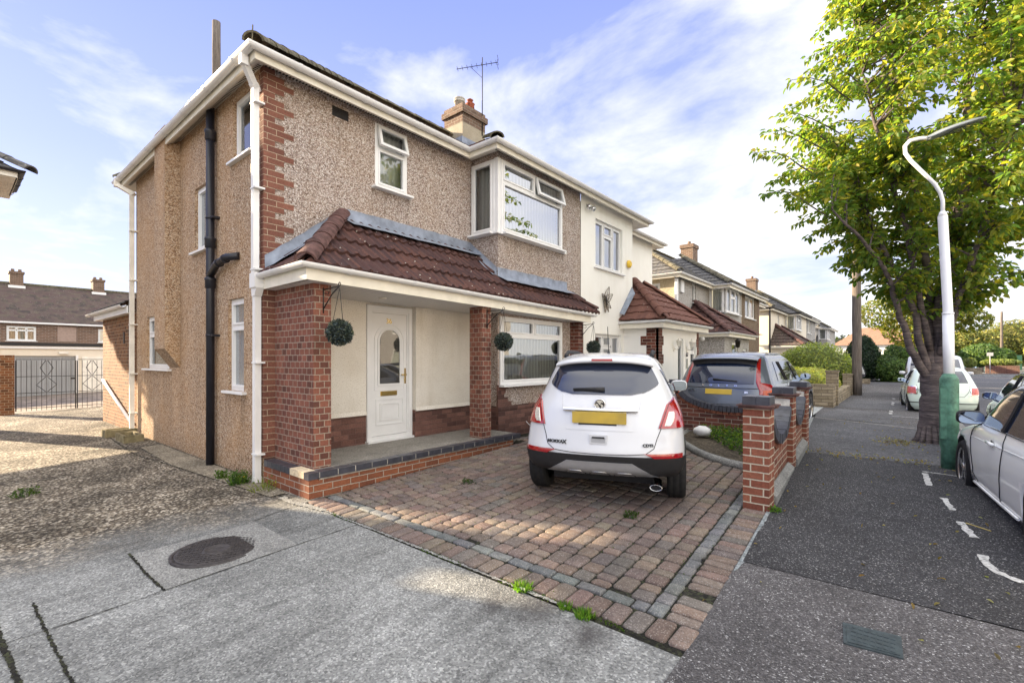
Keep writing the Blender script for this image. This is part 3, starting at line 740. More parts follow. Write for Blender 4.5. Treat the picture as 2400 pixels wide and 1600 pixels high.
# roof of the projection (hip ending at its left corner)
bx=XB+OV+.05; by=6.22-.30-.05; pr=bx-E0x; hb=YP-by+0.0
Vb=hb/math.cos(PITCH)
slope(HA,'bay_roof',(bx,0,zE),Y_,V(-1,0,0),YP-by,lambda b:by+hb*b/Vb,lambda b:YP,MT['tile_main'],Vb,u0=by,**kw)
xr=bx-hb
slope(HA,'bay_roof',(0,by,zE),X_,V(0,1,0),bx-(RX),lambda b:max(RX,E0x-hb*b/Vb-.1),lambda b:bx-hb*b/Vb,tiles_m('tiles_bay',[(.09,.04,.035),(.14,.055,.045)],.3),Vb,u0=RX,**kw)
mb=MB(); HT(mb,(bx,by,zE+.02),(bx-hb,YP,zE+hb*tp+.02),.12,.42); mb.build('hip_tiles',MT['hip_dark'],HA)
# chimney on the party wall
mb=MB(); cx,cy=-9.05,8.95
mb.box(cx-.34,cx+.34,cy-.42,cy+.42,6.6,7.75); mb.build('chimney',render_m('chimney_render',(.36,.32,.25),.4,(.12,.10,.07),30,.8,.006),HA,label='stained cream rendered chimney base')
CH=bpy.data.objects[-1] if False else None
mb=MB(); mb.box(cx-.345,cx+.345,cy-.425,cy+.425,7.72,7.95); mb.box(cx-.40,cx+.40,cy-.48,cy+.48,7.95,8.1); mb.box(cx-.35,cx+.35,cy-.43,cy+.43,8.1,8.2); mb.build('chimney_stack_top',MT['brick_chimney'],HA)
mb=MB(); mb.lathe([(.12,8.18),(.12,8.4),(.15,8.4),(.15,8.43),(.11,8.44),(.15,8.46),(.15,8.5),(.02,8.52)],(cx,cy-.2,0)); mb.build('chimney_pot',MT['conc_edge'],HA)
mb=MB(); mb.lathe([(.14,8.18),(.11,8.5),(.13,8.52),(.10,8.54)],(cx,cy+.2,0)); mb.lathe([(.07,8.5),(.07,8.62),(.09,8.63),(.02,8.68)],(cx,cy+.2,0),seg=12); mb.build('chimney_pot',simple('terracotta',(.30,.09,.05),.8,0,.2,.3,12),HA)
mb=MB(); mb.box(cx-.37,cx+.37,cy-.47,cy+.47,7.15,7.32); mb.build('chimney_flashing',MT['lead'],HA)
# aerial
AE=empty('tv_aerial',V(cx+.3,cy+.3,8.0),0,'thin tv aerial on the chimney of the pebbledashed house','aerial')
mb=MB(); p=V(cx+.36,cy+.3,0); mb.tube([p+ZAX*7.6,p+ZAX*9.7],.014,6); mb.build('mast',MT['iron'],AE)
mb=MB(); d=V(-.75,-.55,-.12); q=p+ZAX*9.5; mb.tube([q-d*.45,q+d*.75],.009,5)
for k in range(9):
    c=q+d*(-.4+k*.14); s=V(.55,-.75,0)*.11; mb.tube([c-s,c+s],.006,4); 
mb.tube([q+V(0,0,-.35),q+d*.35],.006,4)
for k in range(3): mb.tube([q-d*.45+ZAX*(-.12+.12*k)-V(.5,-.7,0)*.14,q-d*.45+ZAX*(-.12+.12*k)+V(.5,-.7,0)*.14],.006,4)
mb.build('aerial_array',MT['iron'],AE)
# ---- downpipes (square white) and soil pipe
def sqpipe(parent,pts,w=.065,clips=(),mat='upvc'):
    m=MB()
    for a,b in zip(pts,pts[1:]):
        a=Vector(a); b=Vector(b); d=(b-a).normalized(); L=(b-a).length
        t=V(1,0,0) if abs(d.x)<.7 else V(0,0,1); s=d.cross(t).normalized(); t=s.cross(d)
        m.obox(a,t,s,-w/2,w/2,-w/2,w/2,-.01,L+.01,d)
        m.obox(b,t,s,-w/2-.005,w/2+.005,-w/2-.005,w/2+.005,-.05,.05,d)
    for z in clips: m.box(pts[-1][0]-w/2-.008,pts[-1][0]+w/2+.06,pts[-1][1]-w/2-.008,YS,z,z+.02)
    return m.build('downpipe',MT[mat],parent)
sqpipe(HA,[(-6.02,2.28,5.26),(-6.02,2.28,5.14),(-6.17,2.47,4.96),(-6.17,2.47,2.60)],.07,(4.75,3.7,2.7))
sqpipe(HA,[(-6.17,2.49,2.72),(-6.17,2.49,.10)],.075,(1.55,.42))
mb=MB(); mb.box(-6.215,-6.06,2.42,2.53,2.48,2.66); mb.prism([(-6.215,2.44,2.48),(-6.06,2.44,2.48),(-6.12,2.44,2.38),(-6.20,2.44,2.38)],(0,.09,0)); mb.build('rainwater_hopper',MT['upvc'],HA)
sqpipe(HA,[(-12.3,2.26,5.26),(-12.3,2.26,5.15),(-12.12,2.47,4.98),(-12.12,2.47,.02)],.075,(4.2,3.2,2.3,1.3,.5),'upvc_dirty')
mb=MB(); mb.tube([(-7.7,2.47,-.0),(-7.7,2.47,5.26)],.055,14)
for z in (4.75,3.2,2.62): mb.lathe([(.055,z),(.068,z+.01),(.068,z+.11),(.074,z+.12),(.074,z+.15),(.055,z+.16)],(-7.7,2.47,0))
for z in (3.62,1.93): mb.lathe([(.06,z),(.06,z+.03)],(-7.7,2.47,0)); mb.box(-7.64,-7.56,2.45,2.55,z,z+.03)
mb.tube([(-7.72,2.47,2.80),(-7.42,2.455,2.93),(-7.02,2.45,2.98),(-6.86,2.55,2.99)],.05,12)
mb.lathe([(.06,0),(.06,.05)],(-7.35,2.455,2.94),'x'); mb.lathe([(.06,0),(.06,.04)],(-7.1,2.45,2.965),'x')
mb.build('soil_pipe',MT['blackpipe'],HA)
# ================= brick rear extension (belongs to house) 
EXT=empty('rear_extension',V(-13.8,4,0)-world_loc(HA)); EXT.parent=HA
mb=MB(); wallp(mb,(-15.3,YS+.0,0),X_,N_S,15.3-12.18,-.2,2.85); mb.build('brick_wall',MT['brick_orange'],EXT)
mb=MB(); mb.poly([(-15.3,YS,-.2),(-15.3,6,-.2),(-15.3,6,2.8),(-15.3,YS,2.8)]); mb.build('brick_wall',MT['brick_orange'],EXT)
mb=MB(); sweep(mb,[V(-15.5,6,2.55),V(-15.5,YS-.12,2.55),V(-12.2,YS-.12,2.55)],[(0,0),(.02,0),(.02,.15),(0,.15)],closed=True); mb.poly([(-15.5,YS-.12,2.56),(-12.2,YS-.12,2.56),(-12.2,YS,2.56),(-15.5,YS,2.56)]); mb.build('fascia',MT['upvc'],EXT)
gutter(EXT,[V(-15.9,YS-.14,2.72),V(-12.25,YS-.14,2.72)],.055)
m=MB(); v2=V(0,1,.42).normalized(); roofplane(m,(0,YS-.18,2.76),X_,v2,V(0,-v2.z,v2.y),3.4,2.0,lambda b:-15.6+b*.9,lambda b:-12.16,.15,.33,.01,.02,.075,u0=-15.6); m.build('roof',MT['tile_grey'],EXT)
mb=MB(); mb.tube([(-15.0,YS-.05,1.10),(-12.35,YS-.05,.30)],.032,8); mb.build('waste_pipe',MT['upvc'],EXT)
mb=MB(); mb.box(-13.2,-13.1,YS-.012,YS+.02,1.95,2.2); mb.build('air_vent',MT['iron'],EXT)
# ================================================================= NEIGHBOUR HALF (cream)
HB=empty('semi_detached_house',(-9.1,11.8,0),0,'cream rendered semi-detached half with butterfly ornament and hipped brown porch, joined to the pebbledashed house','house')

w1=(9.62-YP,10.98-YP,3.74,4.86); g1=(9.6-YP,10.9-YP,.95,2.2)
mb=MB(); wallp(mb,(XB+.012,YP,0),Y_,N_E,yn-YP,.0,EZ+.05,[w1,g1],.12)
mb.poly([(XB+.012,yn,0),(XW,yn,0),(XW,yn,EZ),(XB+.012,yn,EZ)])
wallp(mb,(XW,yn,0),Y_,N_E,YE-yn,.0,EZ+.05,[(.25,.75,3.5,4.6)],.1)
mb.poly([(XW,YE,0),(XBK,YE,0),(XBK,YE,EZ+.2),(XW,YE,EZ+.2)]); mb.poly([(XBK,YE,0),(XBK,YP,0),(XBK,YP,EZ+.2),(XBK,YE,EZ+.2)])
mb.build('rendered_wall',MT['cream_nb'],HB)
for q in (w1,g1):
    a,b,c,d=q; k=(b-a); tz_=d-.3
    window(HB,(XB+.012,YP,0),Y_,N_E,*q,lights=[(a,a+k*.34,c,d),(a+k*.34,a+k*.68,tz_,d),(a+k*.34,a+k*.68,c,tz_),(a+k*.68,b,c,d)],dep=.10,sillw=.08,glass=MT['glass_up'])
window(HB,(XW,yn,0),Y_,N_E,.25,.75,3.5,4.6,curtain=True)
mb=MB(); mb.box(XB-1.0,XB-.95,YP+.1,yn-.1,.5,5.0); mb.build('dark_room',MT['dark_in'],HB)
mb=MB(); mb.lathe([(.02,0),(.1,.02),(.1,.06),(.06,.09)],(XB+.012,11.28,4.05),'x',16); mb.build('alarm_box',simple('yellow_plastic',(.75,.5,.05),.5),HB)
pB=[V(XB+OV,YP,FZ),V(XB+OV,12.0,FZ),V(GX,12.0,FZ),V(GX,YE+.27,FZ),V(-12.45,YE+.27,FZ)]
frame_eaves(HB,pB,None)
soffit(HB,[[(XB+OV,YP),(XB,YP),(XB,yn),(XW,yn),(GX,12.0),(XB+OV,12.0)],[(GX,12),(XW,yn),(XW,YE),(GX,YE+.27)],[(GX,YE+.27),(XW,YE),(XBK,YE),(-12.45,YE+.27)]],FZ+.004,MT['upvc_dirty'])
E1y=YE+.32
slope(HB,'roof',(E0x,0,zE),Y_,V(-1,0,0),E1y-YP,lambda b:YP,lambda b:E1y-half*b/Vm,MT['tile_main'],Vm,u0=YP,**kw)
slope(HB,'roof',(0,E1y,zE),X_,V(0,-1,0),E0x-EB,lambda b:EB+half*b/Vm,lambda b:E0x-half*b/Vm,MT['tile_main'],Vm,u0=EB,**kw)
slope(HB,'roof',(EB,0,zE),Y_,V(1,0,0),E1y-YP,lambda b:YP,lambda b:E1y-half*b/Vm,MT['tile_main'],Vm,u0=YP,**kw)
slope(HB,'bay_roof',(bx,0,zE),Y_,V(-1,0,0),3.1,lambda b:YP,lambda b:12.05-hb*b/Vb,MT['tile_main'],Vb,u0=YP,**kw)
mb=MB(); HT(mb,(RX,YP,RZ+.04),(RX,max(YP+.1,E1y-half),RZ+.04),.12,.42); mb.build('ridge_tiles',MT['hip_dark'],HB)
# hipped porch of the neighbour
PX0,PY0,PY1=-4.55,11.0,14.0
def qx(x): return x
px_=-4.55
mb=MB()
d1=(12.35-11.05,12.75-11.05,.3,2.15); d2=(13.3-11.05,13.75-11.05,1.2,2.1)
wallp(mb,(px_,11.05,0),Y_,N_E,2.9,0,2.42,[d1,d2],.1); mb.poly([(XB,11.05,0),(px_,11.05,0),(px_,11.05,2.42),(XB,11.05,2.42)]); mb.poly([(px_,13.95,0),(XB,13.95,0),(XB,13.95,2.42),(px_,13.95,2.42)]); mb.build('porch_wall',MT['cream_nb'],HB)
mb=MB(); z=.15; c=0
while z<2.34:
    a=.3 if (c//3)%2 else .45; b=.22 if (c//3)%2 else .3
    mb.box(px_-a,px_+.01,11.04,11.06,z,z+.0749); mb.box(px_-.05,px_+.012,11.04,11.05+b,z,z+.0749); mb.box(px_-.05,px_+.012,13.95-b*.6,13.96,z,z+.0749); z+=.075; c+=1
mb.build('quoin_bricks',MT['brick_dark'],HB)
window(HB,(px_,11.05,0),Y_,N_E,*d1,sill=False,name='porch_door',curtain=False); window(HB,(px_,11.05,0),Y_,N_E,*d2,transom=1.8,curtain=False)
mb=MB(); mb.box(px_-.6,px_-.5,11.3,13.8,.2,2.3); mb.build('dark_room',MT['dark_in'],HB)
mb=MB(); sweep(mb,[V(XB,10.85,2.36),V(px_+.2,10.85,2.36),V(px_+.2,14.15,2.36),V(XB,14.15,2.36)],[(0,0),(.02,0),(.02,.15),(0,.15)],closed=True); mb.build('porch_fascia',MT['fascia'],HB)
mb=MB(); mb.poly([(XB,10.86,2.365),(XB,14.14,2.365),(px_+.19,14.14,2.365),(px_+.19,10.86,2.365)]); mb.build('soffit',MT['upvc_dirty'],HB)
gutter(HB,[V(XB,10.83,2.53),V(px_+.22,10.83,2.53),V(px_+.22,14.17,2.53),V(XB,14.17,2.53)],.055)
ex=px_+.27; zr=2.56; tp2=.82; hw=(14.22-10.78)/2; 
def hipslope(parent,o,u,vh,L,lo,hi,run,mat,u0,**k):
    v=(vh+ZAX*tp2).normalized(); n=u.cross(v); n=n if n.z>0 else -n; m=MB(); roofplane(m,o,u,v,n,L,run/v.xy.length if False else run*math.sqrt(1+tp2*tp2),lo,hi,u0=u0,**k); m.build('porch_roof',mat,parent)
S2=math.sqrt(1+tp2*tp2); rn=1.42
k2=dict(period=.3,course=.33,amp=.02,step=.035,du=.05)
tpx=XW-ex
hipslope(HB,(0,10.78,zr),X_,V(0,1,0),ex-XW,lambda b:XW,lambda b:ex-b/S2,rn,MT['tile_red'],XW,**k2)
hipslope(HB,(ex,0,zr),Y_,V(-1,0,0),14.22-10.78,lambda b:10.78+b/S2,lambda b:14.22-b/S2,rn,MT['tile_red'],10.78,**k2)
hipslope(HB,(0,14.22,zr),X_,V(0,-1,0),ex-XW,lambda b:XW,lambda b:ex-b/S2,rn,MT['tile_red'],XW,**k2)
mb=MB(); HT(mb,(ex,10.78,zr+.05),(ex-rn,10.78+rn,zr+rn*tp2+.05),.12,.42); HT(mb,(ex,14.22,zr+.05),(ex-rn,14.22-rn,zr+rn*tp2+.05),.1,.42); HT(mb,(ex-rn,10.78+rn,zr+rn*tp2+.05),(XW,10.78+rn,zr+rn*tp2+.05),.1,.42); mb.build('hip_tiles',MT['tile_red'],HB)
mb=MB(); mb.grid([[V(XB+.02,10.8,2.75),V(XB+.02,11.5,3.5)],[V(XB+.16,10.78,2.7),V(XB+.16,11.4,3.3)]]); mb.build('lead_flashing',MT['lead'],HB)
# coach lamps, number, grille on neighbour porch
for y in (12.05,13.0):
    c=V(px_+.14,y,1.93); m=MB(); m.lathe([(.02,.0),(.05,.03),(.07,.13),(.085,.14),(.05,.17),(.02,.2),(.01,.24)],c,'z',10); m.tube([c+V(0,0,-.02),c+V(-.05,0,-.08),c+V(-.14,0,-.05)],.012,6); m.box(px_-.01,px_+.02,y-.04,y+.04,1.8,1.95)
    m.build('wall_lantern',MT['upvc_dirty'],HB)
m=MB(); m.box(px_-.01,px_+.02,12.92,13.03,1.35,1.62); m.build('intercom_panel',MT['alu'],HB)
textmesh('house_number','67',.16,MT['iron'],HB,basis(Y_,ZAX,N_E,V(px_+.03,12.95,1.72)-world_loc(HB)),.006)
m=MB(); c=V(XB+.32,11.2,2.25)
m.lathe([(.0,-.06),(.05,-.04),(.06,0),(.04,.04)],V(px_+.1,14.02,2.2),'z',10); m.build('dome_camera',MT['upvc'],HB)
# flood lights near eaves
m=MB()
for dy in (-.09,.10):
    c=V(XB+.12,9.22+dy,4.98); m.lathe([(.03,-.05),(.06,.0),(.06,.02)],c,'y',10); m.tube([c,V(XB,9.22,5.08)],.012,6)
m.build('security_floodlight',MT['alu'],HB)
# butterfly
BF=empty('butterfly_ornament',(XB+.03,10.1,3.0),0,'wire butterfly ornament on the cream wall','wall ornament')
m=MB(); cx_,cy_,cz_=XB+.035,10.05,2.98
def wing(sc,ang,a,b,lines=7):
    pts=[]
    for k in range(25):
        t=2*math.pi*k/24; r=(.5+.5*math.cos(t))**.5
        x=a*r*math.cos(t*.5)*1; y_=b*math.sin(t)*.55*(.6+.4*math.cos(t))
        x=a*(.5-.5*math.cos(t)); 
        pts.append((x,y_))
    ca,sa=math.cos(ang),math.sin(ang); P=lambda x,y_:V(cx_+.05*abs(x)/a,cy_+(x*ca-y_*sa)*sc,cz_+(x*sa+y_*ca)*sc)
    m.tube([P(*p) for p in pts],.008,5)
    for k in range(1,lines): 
        q=pts[int(24*(k/lines*.8+.1))]; m.tube([P(0,0),P(q[0]*.5,q[1]*.75),P(*q)],.005,4)
wing(1,rad(75),.36,.30); wing(1,rad(35),.33,.24); wing(1,rad(150),.30,.22); wing(1,rad(-75),.26,.16); wing(1,rad(-110),.3,.2); wing(1,rad(-40),.24,.2)
m.build('wire_wings',simple('antique_wire',(.16,.13,.10),.5,.5),BF)
m=MB(); m.tube([(cx_+.02,cy_,cz_-.14),(cx_+.03,cy_,cz_),(cx_+.02,cy_,cz_+.12)],[.008,.018,.01],6); m.build('body',MT['iron'],BF)
# ================================================================= GROUND, PAVING, PATH, ROAD
def sheet(mb,pts,dz,ny=None):
    """clip polygon to Y strips so it follows gz"""
    ys=[p[1] for p in pts]; y0,y1=min(ys),max(ys)
    cuts=[y for y in (.5,2,3.5,5,6.5) if y0<y<y1]; edges=[y0]+cuts+[y1]
    def clip(P,y,keep_above):
        out=[]
        for i in range(len(P)):
            a,b=P[i],P[(i+1)%len(P)]; ia=(a[1]>=y-1e-9) if keep_above else (a[1]<=y+1e-9); ib=(b[1]>=y-1e-9) if keep_above else (b[1]<=y+1e-9)
            if ia: out.append(a)
            if ia!=ib: t=(y-a[1])/(b[1]-a[1]); out.append((a[0]+(b[0]-a[0])*t,y))
        return out
    area=sum(pts[i][0]*pts[(i+1)%len(pts)][1]-pts[(i+1)%len(pts)][0]*pts[i][1] for i in range(len(pts)))
    if area<0: pts=pts[::-1]
    for a,b in zip(edges,edges[1:]):
        P=clip(clip(pts,a,True),b,False)
        if len(P)>2: mb.poly([(x,y,gz(y)+dz) for x,y in P])
asph=[(0,(.022,.022,.025)),(.70,(.046,.046,.050)),(.93,(.085,.085,.09)),(.975,(.22,.22,.22)),(1,(.36,.36,.36))]
asph2=[(0,(.042,.040,.042)),(.65,(.088,.084,.086)),(.92,(.14,.135,.138)),(.975,(.27,.27,.27)),(1,(.4,.4,.4))]
MT['asph']=ground_m('asphalt_dark',None,asph,150,var=.22,vs=.6,bd=.005,crack=0)
MT['asph_old']=ground_m('asphalt_old',None,asph2,140,var=.2,vs=.8,bd=.005)
MT['asph_path']=ground_m('asphalt_path',None,[(0,(.06,.06,.065)),(.8,(.11,.11,.115)),(1,(.2,.2,.2))],60,var=.25,vs=.6,bd=.003,crack=.5)
MT['asph_road']=ground_m('asphalt_road',None,[(0,(.05,.052,.06)),(.9,(.10,.10,.115)),(1,(.2,.2,.2))],50,var=.12,vs=.4,bd=.003)
def aggr(nt,p,c):
    """coarse exposed-aggregate zone further up the drive, smoother trowelled concrete near the street"""
    s=nd(nt,'ShaderNodeSeparateXYZ',{0:p}); x,y=s.outputs[0],s.outputs[1]
    n=noise_t(nt,p,1.3,5,.6)
    t=mth(nt,'ADD',mth(nt,'ADD',x,mth(nt,'MULTIPLY',y,-.1)),mth(nt,'MULTIPLY',n,1.6))
    f=ramp(nt,mth(nt,'MULTIPLY_ADD',t,.25,1.66),[(.40,1),(.64,0)])
    v=nd(nt,'ShaderNodeTexVoronoi',{'Vector':p,'Scale':42}); rn=nd(nt,'ShaderNodeSeparateColor',{0:v.outputs['Color']}).outputs[0]
    a=ramp(nt,rn,[(0,(.05,.04,.032)),(.45,(.14,.115,.085)),(.75,(.27,.235,.18)),(1,(.50,.45,.37))])
    a=mix(nt,1,a,ramp(nt,v.outputs['Distance'],[(.3,1),(.8,.35)]),'MULTIPLY')
    a=mix(nt,1,a,ramp(nt,noise_t(nt,p,1.1,5,.6),[(.35,.65),(.65,1.25)]),'MULTIPLY')
    c=mix(nt,f,c,a)
    c=mix(nt,1,c,ramp(nt,noise_t(nt,p,.55,7,.68),[(.3,.62),(.7,1.45)]),'MULTIPLY')
    st=nd(nt,'ShaderNodeMapping',{'Vector':p,'Rotation':(0,0,rad(-8)),'Scale':(7,.7,1)}).outputs[0]
    c=mix(nt,.55,c,ramp(nt,noise_t(nt,st,1.6,6,.72),[(.3,.55),(.7,1.4)]),'MULTIPLY')
    # oil stains
    for (sx_,sy_,r_) in ((-1.98,2.22,.22),(-1.35,2.30,.28),(-1.75,2.33,.3)):
        d=nd(nt,'ShaderNodeVectorMath',{0:p,1:(sx_,sy_,.06)},operation='DISTANCE').outputs['Value']
        d=mth(nt,'ADD',d,mth(nt,'MULTIPLY',noise_t(nt,p,7,5,.7),.35))
        c=mix(nt,mth(nt,'MULTIPLY',ramp(nt,d,[(r_*.6,1),(r_*.6+.2,0)]),.75),c,(.035,.03,.03))
    return c
MT['concrete']=ground_m('weathered_concrete',None,[(0,(.10,.102,.102)),(.3,(.155,.158,.156)),(.75,(.20,.205,.20)),(1,(.31,.315,.305))],95,var=.2,vs=.9,bd=.005,extra=aggr)
MT['conc_light']=ground_m('concrete_patch',None,[(0,(.12,.122,.12)),(.5,(.20,.20,.193)),(1,(.30,.30,.285))],110,var=.2,vs=1.5,bd=.003)
MT['conc_pale']=ground_m('pale_cement',None,[(0,(.22,.23,.23)),(.5,(.32,.34,.34)),(1,(.42,.43,.43))],70,var=.25,vs=3,bd=.006)
MT['dirt']=ground_m('joint_dirt',None,[(0,(.008,.008,.007)),(.6,(.02,.019,.014)),(1,(.04,.045,.022))],60,var=.4,vs=4,bd=.01)
MT['soil']=ground_m('soil',None,[(0,(.03,.025,.018)),(.6,(.07,.055,.04)),(1,(.12,.10,.07))],40,var=.3,vs=2,bd=.02)
mb=MB()
for a,b in ((-400,-1),(-1,.5),(.5,2),(2,3.5),(3.5,5),(5,6.5),(6.5,60),(60,900)): mb.poly([(-500,a,gz(a)-.14),(600,a,gz(a)-.14),(600,b,gz(b)-.14),(-500,b,gz(b)-.14)])
mb.build('ground',ground_m('ground',None,[(0,(.10,.10,.09)),(1,(.2,.2,.18))],20,var=.2,vs=.3),kind='structure')
mb=MB(); sheet(mb,[(-30,-6),(-.87,-6),(-.87,2.20),(-.865,2.42),(-4.9,2.46),(-5.0,3.1),(-12,3.1),(-12,6),(-30,6)],0)
mb.build('concrete_driveway',MT['concrete'],kind='structure')
# lighter square slab round the manhole
mb=MB(); sheet(mb,[(-4.80,.97),(-3.90,.97),(-3.90,1.90),(-4.74,1.90)],.004); mb.build('concrete_slab',MT['conc_light'],kind='structure')
def jagged(mb,pts,w,dz,step=.05,amp=.012,wj=.5):
    r=[[],[]]
    for a,b in zip(pts,pts[1:]):
        L=math.dist(a,b); N=max(1,int(L/step))
        for k in range(N+(b==pts[-1])):
            t=k/N; x=a[0]+(b[0]-a[0])*t; y=a[1]+(b[1]-a[1])*t; nx,ny=-(b[1]-a[1])/L,(b[0]-a[0])/L
            j=R.uniform(-amp,amp); ww=w*R.uniform(1-wj,1+wj)/2
            for s,rr in ((-1,r[0]),(1,r[1])):
                X=x+nx*(j+s*ww); Y=y+ny*(j+s*ww); rr.append((X,Y,gz(Y)+dz))
    mb.grid(r,flip=True,smooth=False)
mb=MB()
jagged(mb,[(-3.89,-5),(-3.89,.30),(-3.89,1.0),(-3.89,1.95),(-3.88,2.45)],.008,.006,amp=.002)
jagged(mb,[(-4.85,.97),(-4.3,.96),(-3.89,.97)],.016,.007,amp=.004,step=.02)
jagged(mb,[(-4.4,.38),(-3.9,.39),(-3.16,.41),(-2.0,.43),(-.92,.42)],.014,.006,amp=.005,step=.02)
jagged(mb,[(-4.6,.20),(-4.02,.21),(-3.37,.24),(-2.2,.26),(-.92,.25)],.026,.0065,amp=.004,wj=.3,step=.02)
jagged(mb,[(-4.78,1.9),(-4.9,2.4)],.008,.006); jagged(mb,[(-5.2,2.45),(-7.3,2.20),(-9.5,2.0),(-12,2.1)],.014,.006,amp=.02)
mb.build('expansion_joints',MT['dirt'],kind='structure')
mb=MB(); jagged(mb,[(-5.3,2.40),(-5.05,2.38),(-4.8,2.43),(-4.5,2.455)],.07,.008,step=.02,amp=.006,wj=.3); jagged(mb,[(-4.5,2.462),(-3.6,2.465),(-2.4,2.46),(-1.6,2.455)],.022,.007,step=.02,amp=.004,wj=.8); mb.build('mortar_edge',MT['conc_light'],kind='structure')
mb=MB(); sheet(mb,[(-10.2,2.5),(-10.2,2.2),(-8.2,2.12),(-5.4,2.32),(-5.4,2.5)],.012); mb.build('concrete_apron',ground_m('apron',None,[(0,(.13,.11,.08)),(.6,(.23,.20,.15)),(1,(.33,.30,.24))],60,var=.3,vs=1.5,bd=.01),kind='structure')
# ---- paving blocks
def XR(y): return -.865-.052*(y-2.6)
mb=MB(); sheet(mb,[(-4.96,2.44),(-.855,2.44),(XR(9.1),9.05),(-5.5,9.05),(-5.5,6.1),(-4.96,6.1)],-.012); mb.build('paving_bed',MT['dirt'],kind='structure')
mb=MB()
PINK=[(.17,.10,.085),(.19,.12,.095),(.14,.085,.072),(.18,.125,.105),(.15,.11,.10),(.21,.15,.11),(.125,.10,.095),(.11,.10,.10),(.20,.16,.12),(.135,.10,.09)]
GREY=[(.13,.14,.14),(.16,.165,.16),(.12,.125,.13)]
def block(x0,x1,y0,y1,cols,rc=.016,jx=.5):
    g=.0065; x0+=g; x1-=g; y0+=g; y1-=g
    if x1-x0<.03 or y1-y0<.03: return
    j=lambda: R.uniform(-.004,.004)
    dz=R.uniform(-.003,.004); zc=gz((y0+y1)/2)+dz; sl=(gz(y1)-gz(y0))/(y1-y0)
    ta,tb=R.uniform(-.02,.02),R.uniform(-.02,.02); cx,cy=(x0+x1)/2,(y0+y1)/2
    def ring_(ins,z,rc):
        a0,a1,b0,b1=x0+ins,x1-ins,y0+ins,y1-ins
        P=[(a0+rc,b0),(a1-rc,b0),(a1-rc*.3,b0+rc*.3),(a1,b0+rc),(a1,b1-rc),(a1-rc*.3,b1-rc*.3),(a1-rc,b1),(a0+rc,b1),(a0+rc*.3,b1-rc*.3),(a0,b1-rc),(a0,b0+rc),(a0+rc*.3,b0+rc*.3)]
        return P,z
    jit=[(j(),j()) for _ in range(12)]
    c=R.choice(cols); c=tuple(.5*q+.5*w for q,w in zip(c,(.142,.118,.10) if cols is PINK else c)); k=R.uniform(.82,1.15); mb.col=(c[0]*k,c[1]*k*R.uniform(.95,1.05),c[2]*k)
    rings=[]
    for ins,z in ((-.001,-.03),(0,-.006),(.005,.0),(.013,.003)):
        P,_=ring_(ins,z,rc)
        rings.append([mb.vert((p[0]+q[0],p[1]+q[1],zc+z+(p[1]-cy)*sl+(p[0]-cx)*ta+(p[1]-cy)*tb)) for p,q in zip(P,jit)])
    mb.smooth=True
    for A,B in zip(rings,rings[1:]):
        for i in range(12): mb.face((A[i],A[(i+1)%12],B[(i+1)%12],B[i]))
    mb.face(rings[-1]); mb.smooth=False
x=-4.93
while x<-.95: w_=R.choice((.125,.135,.14)); block(x,min(x+w_,XR(2.5)),2.49+R.uniform(-.006,.006),2.705,PINK,.02); x+=w_
x=-4.9
while x<XR(2.75)-.33: block(x,min(x+.2,XR(2.75)-.32),2.71,2.81,GREY,.008); x+=.2
y=2.71
while y<9.0:
    h=R.choice((.095,.1,.11)); 
    if not (3.0<y<3.09): block(XR(y)-.215,XR(y),y,y+h,PINK,.016)
    y+=h
y=2.71
while y<9.0: h=R.choice((.13,.14,.15)); block(XR(y)-.325,XR(y)-.22,y,y+h,GREY,.008); y+=h
for nr in range(27):
    y=2.815-R.uniform(0,.06)
    first=True
    while y<9.0:
        h=R.choice((.10,.145,.145,.19)); xr_=XR(y)-.33; xl=-4.93 if y<6.2 else -5.44
        pitch=(xr_+4.93)/25.0; x1=xr_-nr*pitch; x0=x1-pitch
        if x1>xl+.03: block(max(x0,xl),x1,max(y,2.815),y+h,PINK,.02)
        y+=h
mb.col=None
def blk(nt,bs):
    p=pos(nt); c=attr_tint(nt); n=noise_t(nt,p,90,4,.75); n2=noise_t(nt,p,14,4,.6); n3=noise_t(nt,p,.8,5,.6)
    v=nd(nt,'ShaderNodeTexVoronoi',{'Vector':p,'Scale':170}); sp_=mth(nt,'GREATER_THAN',nd(nt,'ShaderNodeSeparateColor',{0:v.outputs['Color']}).outputs[0],.90)
    c=mix(nt,.8,c,ramp(nt,n,[(.3,.5),(.7,1.5)]),'MULTIPLY'); c=mix(nt,.5,c,ramp(nt,n2,[(.3,.6),(.7,1.35)]),'MULTIPLY')
    c=mix(nt,mth(nt,'MULTIPLY',sp_,.35),c,(.45,.43,.40))
    c=mix(nt,mth(nt,'MULTIPLY',ramp(nt,n3,[(.48,0),(.72,1)]),.65),c,(.05,.045,.045)); bump(nt,bs,n,.004,.8); return c
mb.build('block_paving',newmat('tumbled_blocks',blk,.88,.25),kind='structure')
# cement fillet between paving and path
mb=MB()
r=[[],[]]
y=3.55
while y<7.6:
    w_=.03+.055*abs(math.sin(y*2.1+.6))+R.uniform(-.012,.012); w_*=min(1,(y-3.5)*1.5)
    xa=XR(y) if y<4.9 else XR(y); r[0].append((xa-.0,y,gz(y)+.006)); r[1].append((xa+w_*1.3,y,gz(y)+.0045)); y+=.06
mb.grid(r,flip=True,smooth=False); mb.build('cement_fillet',ground_m('blue_grey_cement',None,[(0,(.14,.16,.17)),(.5,(.22,.25,.26)),(1,(.30,.32,.33))],70,var=.3,vs=4,bd=.006),kind='structure')
